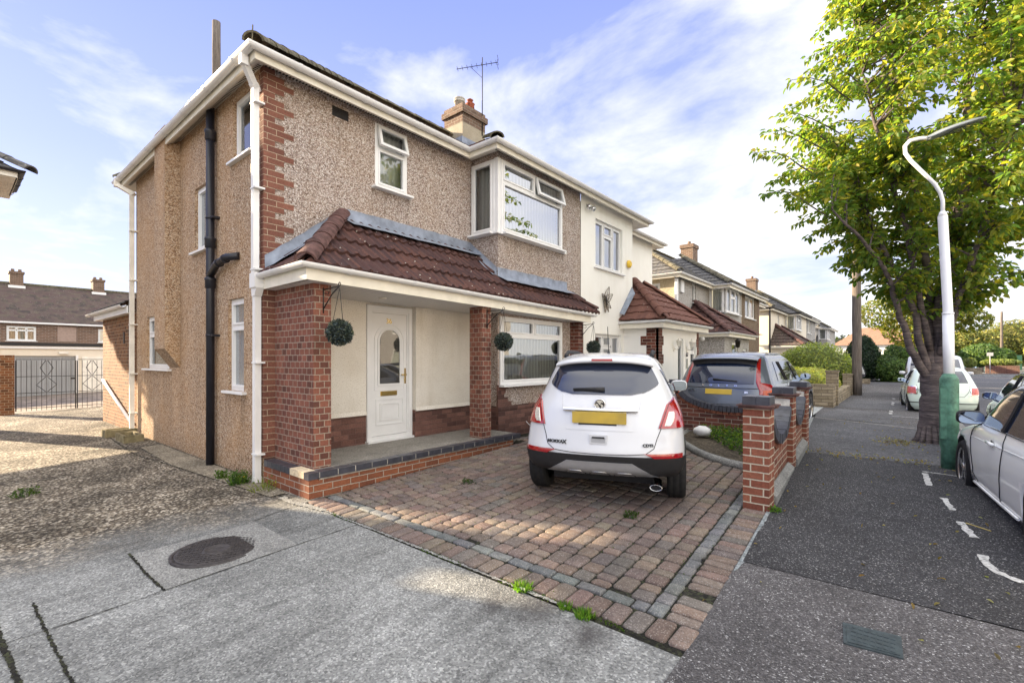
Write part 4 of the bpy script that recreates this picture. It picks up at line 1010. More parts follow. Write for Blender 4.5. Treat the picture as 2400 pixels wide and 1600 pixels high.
# ---- footpath, kerb, road
KX=.88
mb=MB(); sheet(mb,[(-.90,-6),(KX,-6),(KX,3.75),(-.935,3.75),(-.875,2.55)],0.001); sheet(mb,[(-1.35,9.6),(KX,9.6),(KX,33),(-1.9,33),(-1.9,17)],.0); mb.build('footpath_old_asphalt',MT['asph_old'],kind='structure')
mb=MB(); sheet(mb,[(-.9,3.74),(KX,3.76),(KX,8.25),(-1.12,8.2),(-1.2,8.6)],.0055); mb.build('footpath_dark_asphalt',MT['asph'],kind='structure')
mb=MB(); sheet(mb,[(-1.22,8.15),(KX,8.2),(KX,12.5),(-1.62,13.2)],.0035); sheet(mb,[(-1.65,13.25),(-.2,12.9),(.0,15.2),(-1.4,16.1)],.006); sheet(mb,[(-1.6,16.4),(KX,16.5),(KX,20),(-1.5,20)],.0045);mb.build('footpath_grey_asphalt',MT['asph_path'],kind='structure')
mb=MB(); sheet(mb,[(-1.65,9.3),(-1.28,9.2),(-1.62,13.2),(-2.2,13.4)],.009); sheet(mb,[(-2.3,13.45),(-1.68,13.25),(-1.75,16.2),(-2.5,16.2)],.009); sheet(mb,[(-5.47,9.2),(-1.7,9.2),(-2.2,13.4),(-2.5,16.2),(-6.1,16.2),(-6.1,9.2)],.004)
mb.build('stone_driveway',MT['conc_pale'],kind='structure')
mb=MB(); jagged(mb,[(-1.62,13.22),(-.7,12.75),(.2,12.3),(.8,12.0)],.035,.010,amp=.01,wj=.3); mb.build('pale_kerb_strip',MT['conc_edge'],kind='structure')
mb=MB()
y=-4.0
while y<33: 
    e=y+.9; mb.prism([(KX,y+.006,gz(y)-.13),(KX+.125,y+.006,gz(y)-.13),(KX+.115,y+.006,gz(y)+.0),(KX,y+.006,gz(y)+.002)],(0,.89,gz(e)-gz(y))); y=e
mb.build('kerb',MT['conc_light'],kind='structure')
RDZ=-.10
mb=MB(); sheet(mb,[(KX+.1,-8),(9,-8),(9,33),(60,33),(60,58),(-14,58),(-14,33.5),(KX+.1,33.5)],RDZ); mb.build('road',MT['asph_road'],kind='structure')
mb=MB(); sheet(mb,[(9,-8),(12,-8),(12,33),(9,33)],.0); sheet(mb,[(-14,58),(60,58),(60,66),(-14,66)],.0); sheet(mb,[(-14,33.4),(KX,33.4),(KX,33.0),(-1.9,33.0),(-14,33.0)],0.0)
mb.build('pavement',MT['asph_old'],kind='structure')
mb=MB(); mb.box(-14,60,57.85,58,0,.235); mb.build('kerb',MT['conc_pale'],kind='structure')
MT['paint']=ground_m('road_paint',None,[(0,(.10,.10,.10)),(.18,(.40,.40,.39)),(1,(.58,.58,.57))],60,var=.12,vs=4,bd=.003)
mb=MB()
for a,b,w_ in (((1.2,43.5),(30,43.5),.12),((1.2,34.6),(30,34.9),.10),((5,52),(30,52.5),.10)): jagged(mb,[a,b],w_,RDZ+.006,step=.6,amp=0,wj=.1)
mb.build('road_lines',MT['paint'],kind='structure')
# parking bay marks on the footpath
mb=MB()
def dash(pts,w=.075,ragged=.35): jagged(mb,pts,w,.0105,step=.035,amp=.004,wj=ragged)
dash([(.21,7.55),(.225,6.85)],.055,.2); dash([(.19,7.66),(.75,7.58)],.04,.1)
dash([(.315,6.35),(.36,5.95)],.05); 
dash([(.385,5.62),(.42,5.35),(.445,5.24)],.05)
dash([(.45,4.86),(.455,4.70),(.49,4.58),(.56,4.50),(.66,4.45),(.8,4.42)],.052,.3)
mb.build('parking_bay_marking',MT['paint'],label=None,kind='structure')
mb=MB()
for y in (15.2,15.8,18.3,19.0,21): dash([(-.22,y),(-.24,y+.35)],.07)
dash([(-.2,14.7),(.6,14.5)],.05); mb.build('parking_bay_marking',MT['paint'],kind='structure')
# ================================================================= COVERS
MN=empty('manhole_cover',(-4.33,1.44,gz(1.44)),0,'round cast iron manhole cover set in the lighter concrete slab','manhole cover')
c=V(-4.33,1.44,gz(1.44)); cm=simple('cast_iron_rust',(.05,.045,.045),.65,.3,.4,.4,30,.002)
m=MB(); m.lathe([(.295,-.01),(.295,.010),(.285,.012),(.10,.012),(.095,.018),(.085,.018),(.08,.012),(.02,.012),(0,.014)],c,seg=40,cap=False); m.build('cover',cm,MN)
m=MB(); m.lathe([(.325,-.01),(.325,.008),(.300,.008),(.300,-.01)],c,seg=40,cap=False); m.build('frame',cm,MN)
m=MB()
for i in range(-9,10):
    for j in range(-9,10):
        x,y=i*.032,j*.032+(i%2)*.016
        if .11<math.hypot(x,y)<.275: m.obox(c+V(x,y,.011),V(.8,.6,0),V(-.6,.8,0),-.010,.010,-.005,.005,0,.006)
for a in range(2): m.obox(c+V((.26,-.26)[a]*.8,(.26,-.26)[a]*.55,.012),X_,Y_,-.02,.02,-.014,.014,0,.006)
m.build('tread_pattern',cm,MN)
TC=empty('telecom_cover',(-.12,3.17,gz(3.17)),0,'small rectangular grey utility cover in the footpath asphalt','utility cover')
gm=simple('grey_green_metal',(.045,.06,.066),.55,.3,.4,.3,25,.002)
q=[(-.262,3.265),(-.005,3.295),(.005,3.075),(-.24,3.045)]
m=MB(); m.prism([(x,y,gz(y)-.02) for x,y in q],(0,0,.028)); m.build('frame',gm,TC)
m=MB()
q2=[(-.118+(x+.118)*.88,3.17+(y-3.17)*.86) for x,y in q]; m.prism([(x,y,gz(y)-.01) for x,y in q2],(0,0,.022))
for i in range(7):
    for j in range(4):
        a,b=(i+.5)/7.6+.03,(j+.5)/4.6+.06; x=-.225+a*.21; y=3.08+b*.19; m.box(x-.011,x+.011,y-.016,y+.016,gz(y)+.01,gz(y)+.014)
m.build('cover',gm,TC)
mb=MB(); mb.box(-6.55,-6.33,2.28,2.44,.0,.085); mb.build('drain_cover',simple('drain_slate',(.06,.06,.07),.8,0,.2),label='small dark square drain cover at the foot of the white downpipe',cat='drain cover')
for (x,y,w_,l_,h_,lab) in ((-12.22,2.30,.34,.52,.14,'square concrete gully surround under the rear downpipe'),(-11.30,2.27,.66,.30,.14,'low mossy concrete trough in front of the gully surround')):
    m=MB(); g0=gz(y)-.01
    m.box(x-w_/2,x+w_/2,y-l_/2,y-l_/2+.05,g0,g0+h_); m.box(x-w_/2,x+w_/2,y+l_/2-.05,y+l_/2,g0,g0+h_); m.box(x-w_/2,x-w_/2+.05,y-l_/2+.05,y+l_/2-.05,g0,g0+h_); m.box(x+w_/2-.05,x+w_/2,y-l_/2+.05,y+l_/2-.05,g0,g0+h_); m.box(x-w_/2+.05,x+w_/2-.05,y-l_/2+.05,y+l_/2-.05,g0,g0+.05)
    m.build('gully_surround',MT['concrete_tank'],label=lab,cat='drain')
# ================================================================= STREET WALL
def pillar(parent,x,y,zb,zt,mat=MT['brick_wall'],w=.228):
    # x = right (street) face, y = near face
    m=MB(); m.box(x-w,x,y,y+w,zb,zt); p=m.build('pillar',mat,parent)
    m=MB(); m.box(x-w-.035,x+.035,y-.035,y+w+.035,zt,zt+.022); m.box(x-w-.05,x+.05,y-.05,y+w+.05,zt+.022,zt+.034); m.build('tile_course',MT['hip'],p)
    m=MB(); m.box(x-w-.005,x-w/2-.003,y-.005,y+w+.005,zt+.034,zt+.115); m.box(x-w/2+.003,x+.005,y-.005,y+w+.005,zt+.034,zt+.115); m.box(x-w,x,y,y+w,zt+.034,zt+.110); m.build('blue_brick_cap',MT['blue_brick'],p)
def sweepwall(parent,a,b,zb,hi,lo,thick=.105,mat=MT['brick_dark'],pw=1.15,capw=.21,plinth=0):
    """wall between plan points a,b with a concave swept brick-on-edge top"""
    a=V(*a,0); b=V(*b,0); L=(b-a).length; t=(b-a)/L; n=V(t.y,-t.x,0)
    f=lambda u: lo+(hi-lo)*abs(2*u/L-1)**pw*1.0 if True else 0
    def top(u):
        k=abs(2*u/L-1); return lo+(hi-lo)*(1-math.sqrt(max(0,1-(k*.985)**2)))*.98
    N=26
    m=MB()
    for s in (-1,1):
        rows=[[a+t*(L*k/N)+n*s*thick/2+ZAX*zb for k in range(N+1)],[a+t*(L*k/N)+n*s*thick/2+ZAX*(top(L*k/N)) for k in range(N+1)]]
        m.grid(rows,flip=(s<0),smooth=False)
    w=m.build('wall_panel',mat,parent)
    # red projecting course + blue bricks on edge
    us=[]; u=0
    def course(z0,z1,wd,step,mat,name,par):
        m=MB(); u=0.0
        while u<L-.01:
            # advance by arc length
            s_=(top(min(u+.01,L))-top(u))/.01; du=step/math.sqrt(1+s_*s_); u2=min(u+du,L)
            p=a+t*u+ZAX*top(u); q=a+t*u2+ZAX*top(u2); d=(q-p)
            if d.length<.01: break
            l=d.length; d.normalize(); up=n.cross(d)*-1; up=d.cross(n)*-1; up=up if up.z>0 else -up
            e=R.uniform(-.003,.003)
            m.obox(p,d,n,.006,l-.006,-wd/2,wd/2+e,z0,z1+e,up)
            u=u2
        m.build(name,mat,par)
    course(-.0,.055,.15,.11,simple('red_header_brick',(.20,.075,.045),.85,0,.2,.45,14,.003) if 'rh' not in MT else MT['rh'],'red_header_course',w)
    course(.055,.155,capw,.070,MT['blue_brick'],'blue_brick_coping',w)
    m=MB(); r_=[[],[]]
    for k in range(N+1): 
        u=L*k/N; p=a+t*u+ZAX*(top(u)+.088); r_[0].append(p-n*capw*.40+ZAX*.05); r_[1].append(p+n*capw*.40+ZAX*.05)
    m.grid(r_); m.build('coping_mortar',MT['conc_edge'],w)
MT['rh']=simple('red_header_brick',(.20,.075,.045),.85,0,.2,.45,14,.003)
SW=empty('street_boundary_wall',(-1.1,6.9,.18),0,'low red brick boundary wall with scalloped panels and blue-capped pillars beside the footpath','wall')
pp=[(-.965,4.956),(-1.058,6.80),(-1.155,8.62)]
for x,y in pp: pillar(SW,x,y,gz(y)-.06,1.13)
for (x0,y0),(x1,y1) in zip(pp,pp[1:]): sweepwall(SW,(x0-.114,y0+.23),(x1-.114,y1),gz(y0)-.05,1.05,.62,mat=MT['brick_wall'])
m=MB()
for (x0,y0),(x1,y1) in zip(pp,pp[1:]): m.prism([(x0-.02,y0+.23,gz(y0)-.05),(x0+.02,y0+.23,gz(y0)-.05),(x0+.02,y0+.23,gz(y0)+.09),(x0-.05,y0+.23,gz(y0)+.15)],(x1-x0,y1-y0-.23,0))
m.build('concrete_haunch',MT['conc_light'],SW)
DW=empty('dividing_wall',(-2.3,9.05,.2),0,'swept red brick dividing wall with blue brick coping between the two front drives','wall')
sweepwall(DW,(-3.36,9.08),(-1.39,9.08),.1,1.02,.60,mat=MT['brick_dark'],capw=.20)
m=MB(); m.box(-3.62,-3.38,8.97,9.19,.1,1.10); p_=m.build('pillar',MT['brick_dark'],DW); m=MB(); m.box(-3.66,-3.34,8.93,9.23,1.10,1.13); m.box(-3.63,-3.37,8.96,9.20,1.13,1.21); m.build('blue_brick_cap',MT['blue_brick'],p_)
m=MB(); m.box(-5.45,-3.62,9.03,9.13,.1,.95); m.build('wall_panel',MT['brick_dark'],DW)
m=MB(); m.box(-3.36,-1.3,8.99,9.02,.1,.27); m.build('concrete_footing',MT['conc_light'],DW)
# planted corner bed with curved kerb
kb=[(-3.1,8.9),(-3.0,8.2),(-2.72,7.62),(-2.35,7.1),(-2.05,6.78),(-1.75,6.55),(-1.45,6.42),(-1.2,6.38)]
m=MB(); P=[(x,y) for x,y in kb]+[(-1.2,8.95)]; m.poly([(x,y,gz(y)+.05) for x,y in P]); m.build('flower_bed_soil',MT['soil'],kind='structure')
m=MB(); m.tube([(x,y,gz(y)+.02) for x,y in kb],.065,8); m.build('bed_kerb',MT['conc_light'],kind='structure')
# ================================================================= FAR LEFT: yard, garages, terrace, gate
m=MB(); sheet(m,[(-30,.5),(-19.6,1.0),(-19.6,5),(-30,6)],.006); m.build('paved_yard',ground_m('yard_blocks',None,[(0,(.10,.085,.075)),(.5,(.17,.14,.12)),(1,(.25,.2,.17))],5,var=.2,vs=1),kind='structure')
GR=empty('garage_row',(-30,4,0),0,'flat roofed cream garage block with grey doors behind the iron gate','garage')
m=MB(); wallp(m,(-28,-4,0),Y_,V(1,0,0),16,-.2,2.05,[(5.0,7.75,-.2,1.75)],.12); m.poly([(-28,-4,2.05),(-34,-4,2.05),(-34,12,2.05),(-28,12,2.05)][::-1]); m.build('wall',MT['cream2'],GR)
m=MB(); m.box(-27.98,-27.93,-4,12,2.05,2.16); m.build('fascia',MT['upvc'],GR)
m=MB(); m.box(-34,-27.9,-4,12,2.16,2.3); m.build('flat_roof',MT['plastic_black'],GR)
gd=simple('grey_painted_steel',(.30,.32,.34),.4,.1,.4,.1,1)
m=MB(); m.box(-28.12,-28.08,1.0,3.75,-.2,1.75)
for k in range(26): m.box(-28.09,-28.06,1.03+k*.105,1.09+k*.105,.0,1.7)
m.box(-28.1,-28.04,2.36,2.40,-.1,1.75); m.build('garage_door',gd,GR)
m=MB(); m.box(-28,-27.95,3.75,3.83,-.1,1.78); m.box(-28,-27.97,.9,1.0,-.1,1.8); m.build('door_frame',MT['upvc'],GR)
m=MB(); m.box(-28,-27.96,3.95,5.2,.15,1.72); m.build('garage_door',MT['upvc_dirty'],GR,label='white garage door')
m=MB(); m.box(-27.96,-27.9,3.2,3.5,1.84,1.94); m.build('lamp_box',MT['upvc_dirty'],GR)
TR=empty('terraced_house',(-46,4,0),0,'long brown brick terrace with dark tiled roof and two chimneys behind the garages','house')
m=MB(); wallp(m,(-42,-12,0),Y_,V(1,0,0),40,0,3.85,[(14.5,15.78,2.75,3.65),(18.75,20.0,2.75,3.65)],.08); m.build('wall',MT['brick_terrace'],TR)
m=MB(); m.box(-41.99,-41.97,4.75,5.65,2.75,3.7); m.build('pale_brick_patch',simple('pale_brick',(.33,.24,.2),.9),TR)
window(TR,(-42,-12,0),Y_,V(1,0,0),14.5,15.78,2.75,3.65,cols=3,transom=3.4,split=1,fw=.08); window(TR,(-42,-12,0),Y_,V(1,0,0),18.75,20.0,2.75,3.65,cols=2,fw=.08)
m=MB(); m.box(-42,-41.75,-12,28,3.82,3.92); m.build('gutter',MT['upvc'],TR)
m=MB(); v_=V(-1,0,.62).normalized(); m.poly([(-41.75,-12,3.9),(-41.75,28,3.9),(-46.2,28,6.7),(-46.2,-12,6.7)]); m.poly([(-46.2,-12,6.7),(-46.2,28,6.7),(-50.6,28,3.9),(-50.6,-12,3.9)]); m.build('roof',MT['tile_main'],TR)
m=MB(); m.tube([(-46.2,-12,6.7),(-46.2,28,6.7)],.12,6); m.build('ridge_tiles',MT['hip_dark'],TR)
for y in (3.2,7.4):
    m=MB(); m.box(-46.6,-45.8,y-.32,y+.32,6.2,7.35); m.box(-46.65,-45.75,y-.37,y+.37,7.35,7.5); c_=m.build('chimney',MT['brick_chimney'],TR)
    m=MB(); m.lathe([(.1,7.5),(.09,7.7)],(-46.2,y-.17,0),seg=10); m.lathe([(.1,7.5),(.09,7.7)],(-46.2,y+.17,0),seg=10); m.build('chimney_pots',MT['brick_chimney'],c_)
    m=MB(); m.box(-46.0,-45.7,y-.4,y+.4,6.35,6.55); m.build('flashing',MT['upvc'],c_)
GT=empty('iron_gate',(-19.6,2.25,gz(2)),0,'black wrought iron double gate across the rear drive','gate')
y0,y1=1.35,3.35
for (a,b) in ((1.35,2.62),(2.66,3.35)):
    m=MB(); n_=max(3,int((b-a)/.105)); zt=1.60; zb=.1
    for k in range(n_+1): y=a+(b-a)*k/n_; m.tube([(-19.6,y,zb),(-19.6,y,zt-.03)],.007 if 0<k<n_ else .016,5)
    for z in (zb+.08,.62,1.1,zt): m.tube([(-19.6,a,z),(-19.6,b,z)],.009,5)
    c_=(a+b)/2
    for s in (-1,1): m.tube([(-19.6,c_+s*.02,.65),(-19.6,c_+s*.22,.85),(-19.6,c_+s*.02,1.08)],.009,4); m.tube([(-19.6,c_+s*.02,1.13),(-19.6,c_+s*.14,1.35),(-19.6,c_+s*.02,1.57)],.009,4)
    m.build('gate_leaf',MT['iron'],GT)
m=MB(); m.box(-19.58,-19.55,2.5,2.62,1.0,1.05); m.build('latch',MT['iron'],GT)
m=MB(); m.box(-19.75,-19.5,1.02,1.32,-.1,1.72); m.build('gate_pillar',MT['brick_orange'],label='weathered brick gate pillar left of the iron gate',cat='pillar')
# ---- neighbour house on the left (roof corner enters the frame), shades the drive
NH=empty('neighbouring_house',(-17,-3.4,0),0,'house at the left edge showing only its dark tiled roof corner','house')
NX0,NX1,NY0,NY1=-16.0,-14.6,-8.5,.70
m=MB()
wallp(m,(NX0,NY1,0),X_,Y_,NX1-NX0,2.3,NEZ+.1); wallp(m,(NX1,NY0,0),Y_,X_,NY1-NY0,-.2,NEZ+.1,[(5.6,8.9,-.2,2.3),(7.19,7.59,3.5,4.8),(6.12,6.48,4.45,5.0)],.08); wallp(m,(NX0,NY0,0),X_,-Y_,NX1-NX0,-.2,NEZ+.1); wallp(m,(NX0,NY0,0),Y_,-X_,NY1-NY0,-.2,NEZ+.1,[(5.6,8.9,-.2,2.3),(6.68,7.08,3.95,5.34),(5.61,5.97,4.9,5.46)],.08)  # open carport bay and wall slits added to pass sun streaks and patch
m.poly([(NX0,-2.9,2.3),(NX1,-2.9,2.3),(NX1,NY1,2.3),(NX0,NY1,2.3)]); m.poly([(NX0,-2.9,-.2),(NX1,-2.9,-.2),(NX1,-2.9,2.3),(NX0,-2.9,2.3)])
m.build('wall',MT['peb_side'],NH)
m=MB()
for x_ in (NX0,NX1-.22): m.box(x_,x_+.22,NY1-.22,NY1-.002,-.2,2.3)
m.build('added_carport_post',MT['brick_orange'],NH)  # posts of the added carport
m=MB(); ov=.32; zz_=NEZ+.12
A=[(NX0-ov,NY0-ov),(NX1+ov,NY0-ov),(NX1+ov,NY1+ov),(NX0-ov,NY1+ov)]
m.poly([(x,y,NEZ) for x,y in A][::-1]); sweep(m,[V(NX1+ov-.03,NY0,NEZ),V(NX1+ov-.03,NY1+ov-.03,NEZ),V(NX0,NY1+ov-.03,NEZ)][::-1],[(0,0),(-.02,0),(-.02,.14),(0,.14)],closed=True); m.build('eaves',MT['upvc_dirty'],NH)
gutter(NH,[V(NX1+ov-.0,NY0,NEZ+.15),V(NX1+ov,NY1+ov,NEZ+.15),V(NX0,NY1+ov,NEZ+.15)],.055,mat=MT['blackpipe'])
tp_=.68; cxr=(NX0+NX1)/2; hh=(NX1-NX0)/2+ov+.05; S_=math.sqrt(1+tp_*tp_)
E_=.05+ov
m=MB()
def hs(o,u,vh,L,lo,hi,u0):
    v=(vh+ZAX*tp_).normalized(); n=u.cross(v); n=n if n.z>0 else -n; roofplane(m,o,u,v,n,L,hh*S_,lo,hi,period=.3,course=.34,amp=.02,step=.03,du=.075,u0=u0)
hs((NX1+E_,0,zz_),Y_,V(-1,0,0),NY1-NY0+2*E_,lambda b:NY0-E_+b/S_,lambda b:NY1+E_-b/S_,NY0-E_)
hs((0,NY1+E_,zz_),X_,V(0,-1,0),NX1-NX0+2*E_,lambda b:NX0-E_+b/S_,lambda b:NX1+E_-b/S_,NX0-E_)
hs((0,NY0-E_,zz_),X_,V(0,1,0),NX1-NX0+2*E_,lambda b:NX0-E_+b/S_,lambda b:NX1+E_-b/S_,NX0-E_)
hs((NX0-E_,0,zz_),Y_,V(1,0,0),NY1-NY0+2*E_,lambda b:NY0-E_+b/S_,lambda b:NY1+E_-b/S_,NY0-E_)
m.build('roof',MT['tile_grey'],NH)
m=MB(); HT(m,(NX1+E_+.12,NY1+E_+.12,zz_+.02),(cxr,NY1+E_-hh,zz_+hh*tp_+.06),.15,.42); m.build('hip_tiles',MT['tile_grey'],NH)
# ---- telegraph pole behind the house, and street pole
def wpole(name,x,y,z0,z1,r0,r1,label):
    m=MB(); N=14; m.tube([(x+R.uniform(-.01,.01),y,z0+(z1-z0)*k/N) for k in range(N+1)],[r0+(r1-r0)*k/N for k in range(N+1)],14)
    def fn(nt,bs):
        p=pos(nt); mp=nd(nt,'ShaderNodeMapping',{'Vector':p,'Scale':(14,14,.8)}).outputs[0]; n=noise_t(nt,mp,3,5,.7); bump(nt,bs,n,.01,.8)
        return ramp(nt,n,[(.3,(.07,.058,.05)),(.6,(.17,.145,.125)),(.8,(.25,.22,.19))])
    if 'wood' not in MT: MT['wood']=newmat('weathered_pole_wood',fn,.9,.2)
    return m.build(name,MT['wood'],label=label,cat='utility pole')
wpole('telegraph_pole',-15.7,5.2,0,11.62,.13,.11,'dark wooden pole rising behind the roof of the pebbledashed house')
wpole('telegraph_pole',-1.36,22.6,.15,8.5,.165,.13,'tall wooden telegraph pole on the footpath beside the topiary bush')
# ================================================================= FURTHER SEMIS DOWN THE STREET
def semi(name,label,y0,yb,yp,side,mwall,mfront,fz,yend=None,roofm='tile_grey',porch=None,porchm='tile_porch',blackgut=False,sidewin=True,smallwin=None,chim=None,mproj=None):
    """one half of a pair. side=+1: near half (side wall at y0, projection yb..yp); -1: far half (projection yp..yb, far wall y0)"""
    H=empty(name,(-9,(y0+yp)/2,.2),0,label,'house'); ez_=fz+.15
    zs,zh_=fz-.93,fz+.08; g=MT['blackpipe'] if blackgut else None
    if side>0:
        m=MB(); wallp(m,(XBK,y0,0),X_,N_S,XW-XBK,0,ez_,[(4.6,5.5,fz-1.35,fz-.1)],.08) ; m.build('side_wall',MT[mwall],H)
        window(H,(XBK,y0,0),X_,N_S,4.6,5.5,fz-1.35,fz-.1)
        ops_=[smallwin] if smallwin else []
        m=MB(); wallp(m,(XW,y0,0),Y_,N_E,yb-y0,0,ez_,ops_,.08); m.build('front_wall',MT[mfront],H)
        for q in ops_: window(H,(XW,y0,0),Y_,N_E,*q,sillw=.05)
        m=MB(); wallp(m,(XB,yb,0),Y_,N_E,yp-yb,0,ez_,[(0,min(1.95,yp-yb-.4),zs,zh_)],.08); wallp(m,(XW,yb,0),X_,N_S,XB-XW,0,ez_,[(0,XB-XW,zs,zh_)],.08); m.build('bay_wall',MT[mproj or mfront],H)
        k=min(1.95,yp-yb-.4)
        w=window(H,(XB,yb,0),Y_,N_E,.04,k,zs,zh_,lights=[(.04,k*.33,zs,zh_),(k*.33,k*.67,zh_-.35,zh_),(k*.33,k*.67,zs,zh_-.35),(k*.67,k,zs,zh_)],proud=.085,glass=MT['glass_up'])
        window(H,(XW,yb,0),X_,N_S,.03,XB-XW-.04,zs,zh_,proud=.085,sill=False)
        path=[V(-12.45,y0+3.5,fz),V(-12.45,y0-.27,fz),V(GX,y0-.27,fz),V(GX,yb-.3,fz),V(XB+OV,yb-.3,fz),V(XB+OV,yp,fz)]
        sof=[[(-12.45,y0-.27),(XBK,y0),(XW,y0),(GX,y0-.27)],[(GX,y0-.27),(XW,y0),(XW,yb),(GX,yb-.3)],[(GX,yb-.3),(XW,yb),(XB,yb),(XB+OV,yb-.3)],[(XB+OV,yb-.3),(XB,yb),(XB,yp),(XB+OV,yp)]]
        inn={(XBK,y0),(XW,y0),(XW,yb),(XB,yb),(XB,yp)}
    else:
        q=(.55,min(2.4,yb-yp-.5),zs,zh_)
        m=MB(); wallp(m,(XB+.01,yp,0),Y_,N_E,yb-yp,0,ez_,[q],.08); m.poly([(XB+.01,yb,0),(XW,yb,0),(XW,yb,ez_),(XB+.01,yb,ez_)]); m.build('front_wall',MT[mfront],H)
        window(H,(XB+.01,yp,0),Y_,N_E,*q,cols=2,glass=MT['glass_up'])
        m=MB(); m.poly([(XW,yb,0),(XW,y0,0),(XW,y0,ez_),(XW,yb,ez_)]); m.poly([(XW,y0,0),(XBK,y0,0),(XBK,y0,ez_),(XW,y0,ez_)]); m.build('side_wall',MT[mwall],H)
        path=[V(XB+OV,yp,fz),V(XB+OV,yb+.3,fz),V(GX,yb+.3,fz),V(GX,y0+.27,fz),V(-12.45,y0+.27,fz)]
        sof=[[(XB+OV,yp),(XB,yp),(XB,yb),(XB+OV,yb+.3)],[(XB+OV,yb+.3),(XB,yb),(XW,yb),(GX,yb+.3)],[(GX,yb+.3),(XW,yb),(XW,y0),(GX,y0+.27)]]
        inn={(XB,yp),(XB,yb),(XW,yb),(XW,y0)}
    m=MB(); sweep(m,path,[(0,0),(.022,0),(.022,.15),(0,.15)],closed=True); m.build('fascia',MT['fascia'],H)
    gutter(H,[p+ZAX*.15 for p in offset_path(path,.024)],.056,mat=g)
    m=MB()
    for P in sof: m.poly([(x,y,fz+(.15 if (x,y) in inn else 0)+.003) for x,y in P])
    m.build('soffit',MT['upvc_dirty'],H)
    ze=fz+.15; kk=dict(period=.15,course=.33,amp=.018,step=.03,du=.075)
    e0=y0-.32*side; hb_=min(abs(yp-(yb-.35*side)),half*.95); Vb_=hb_/math.cos(PITCH); rm=MT[roofm]
    lo_=(lambda b:e0+half*b/Vm) if side>0 else (lambda b:yp); hi_=(lambda b:yp) if side>0 else (lambda b:e0-half*b/Vm)
    L_=abs(yp-e0); u0_=min(e0,yp)
    if L_<half: # keep planes valid
        lo2=(lambda b:min(e0+half*b/Vm,yp)) if side>0 else lo_; hi2=hi_ if side>0 else (lambda b:max(e0-half*b/Vm,yp)); lo_,hi_=lo2,hi2
    slope(H,'roof',(E0x,0,ze),Y_,V(-1,0,0),L_,lo_,hi_,rm,Vm,u0=u0_,**kk)
    slope(H,'roof',(0,e0,ze),X_,V(0,side,0),E0x-EB,lambda b:EB+half*b/Vm,lambda b:E0x-half*b/Vm,rm,Vm,u0=EB,**kk)
    b0=yb-.35*side
    slope(H,'bay_roof',(bx,0,ze),Y_,V(-1,0,0),abs(yp-b0),(lambda b:b0+hb_*b/Vb_) if side>0 else (lambda b:yp),(lambda b:yp) if side>0 else (lambda b:b0-hb_*b/Vb_),rm,Vb_,u0=min(b0,yp),**kk)
    if side>0: slope(H,'bay_roof',(0,b0,ze),X_,V(0,1,0),bx-RX,lambda b:max(RX,E0x-hb_*b/Vb_-.1),lambda b:bx-hb_*b/Vb_,rm,Vb_,u0=RX,**kk)
    m=MB(); zr_=ze+half*tp
    hiptiles(m,(E0x,e0,ze+.05),(RX,e0+half*side,zr_+.05),.12,.42); HT(m,(RX,e0+half*side,zr_+.04),(RX,yp,zr_+.04) if abs(yp-e0)>half+.1 else (RX,e0+half*side+.3,zr_+.04),.12,.42); HT(m,(bx,b0,ze+.03),(bx-hb_,b0+hb_*side,ze+hb_*tp+.03),.12,.42)
    m.build('hip_tiles',MT['hip_dark'],H)
    if chim:
        x_,y_,zt_=chim; m=MB(); m.box(x_-.33,x_+.33,y_-.4,y_+.4,6,zt_-.2); m.box(x_-.38,x_+.38,y_-.45,y_+.45,zt_-.2,zt_); c_=m.build('chimney',MT['brick_chimney'],H)
        m=MB(); m.lathe([(.1,zt_),(.09,zt_+.22)],(x_,y_,0),seg=10); m.build('chimney_pot',MT['brick_chimney'],c_); m=MB(); m.box(x_-.36,x_+.36,y_-.43,y_+.43,6.6,6.95); m.build('flashing',MT['lead'],c_)
    if porch:
        a,b,xp,zp,top,pm=porch
        m=MB(); dd=[(.9,1.7,.25,2.2)] if b-a>2.6 else [(.5,1.3,.25,2.2)]
        wallp(m,(xp,a,0),Y_,N_E,b-a,0,zp,dd+[(b-a-.9,b-a-.3,1.0,2.0)],.1); m.poly([(XW,a,0),(xp,a,0),(xp,a,zp),(XW,a,zp)]); m.poly([(xp,b,0),(XB,b,0),(XB,b,zp),(xp,b,zp)]); m.build('porch_wall',MT[pm],H)
        window(H,(xp,a,0),Y_,N_E,*dd[0],sill=False,name='porch_door',curtain=MT['dark_in']); window(H,(xp,a,0),Y_,N_E,b-a-.9,b-a-.3,1.0,2.0,curtain=MT['dark_in'])
        m=MB(); sweep(m,[V(XW,a-.18,zp-.02),V(xp+.18,a-.18,zp-.02),V(xp+.18,b+.18,zp-.02),V(XB,b+.18,zp-.02)],[(0,0),(.02,0),(.02,.13),(0,.13)],closed=True); m.build('porch_fascia',MT['fascia'],H)
        if g is None: gutter(H,[V(XW,a-.2,zp+.12),V(xp+.2,a-.2,zp+.12),V(xp+.2,b+.2,zp+.12),V(XB,b+.2,zp+.12)],.05)
        exx=xp+.24; rr=min(top-zp,(b-a)/2*.75)/.72; tq=.72; SS=math.sqrt(1+tq*tq); zz0=zp+.12
        m=MB()
        def hp(o,u,vh,L,lo,hi,u0):
            v=(vh+ZAX*tq).normalized(); n=u.cross(v); n=n if n.z>0 else -n; roofplane(m,o,u,v,n,L,rr*SS,lo,hi,u0=u0,period=.3,course=.33,amp=.02,step=.035,du=.05)
        hp((0,a-.22,zz0),X_,V(0,1,0),exx-XW,lambda b_:XW,lambda b_:exx-b_/SS,XW)
        hp((exx,0,zz0),Y_,V(-1,0,0),b-a+.44,lambda b_:a-.22+b_/SS,lambda b_:b+.22-b_/SS,a-.22)
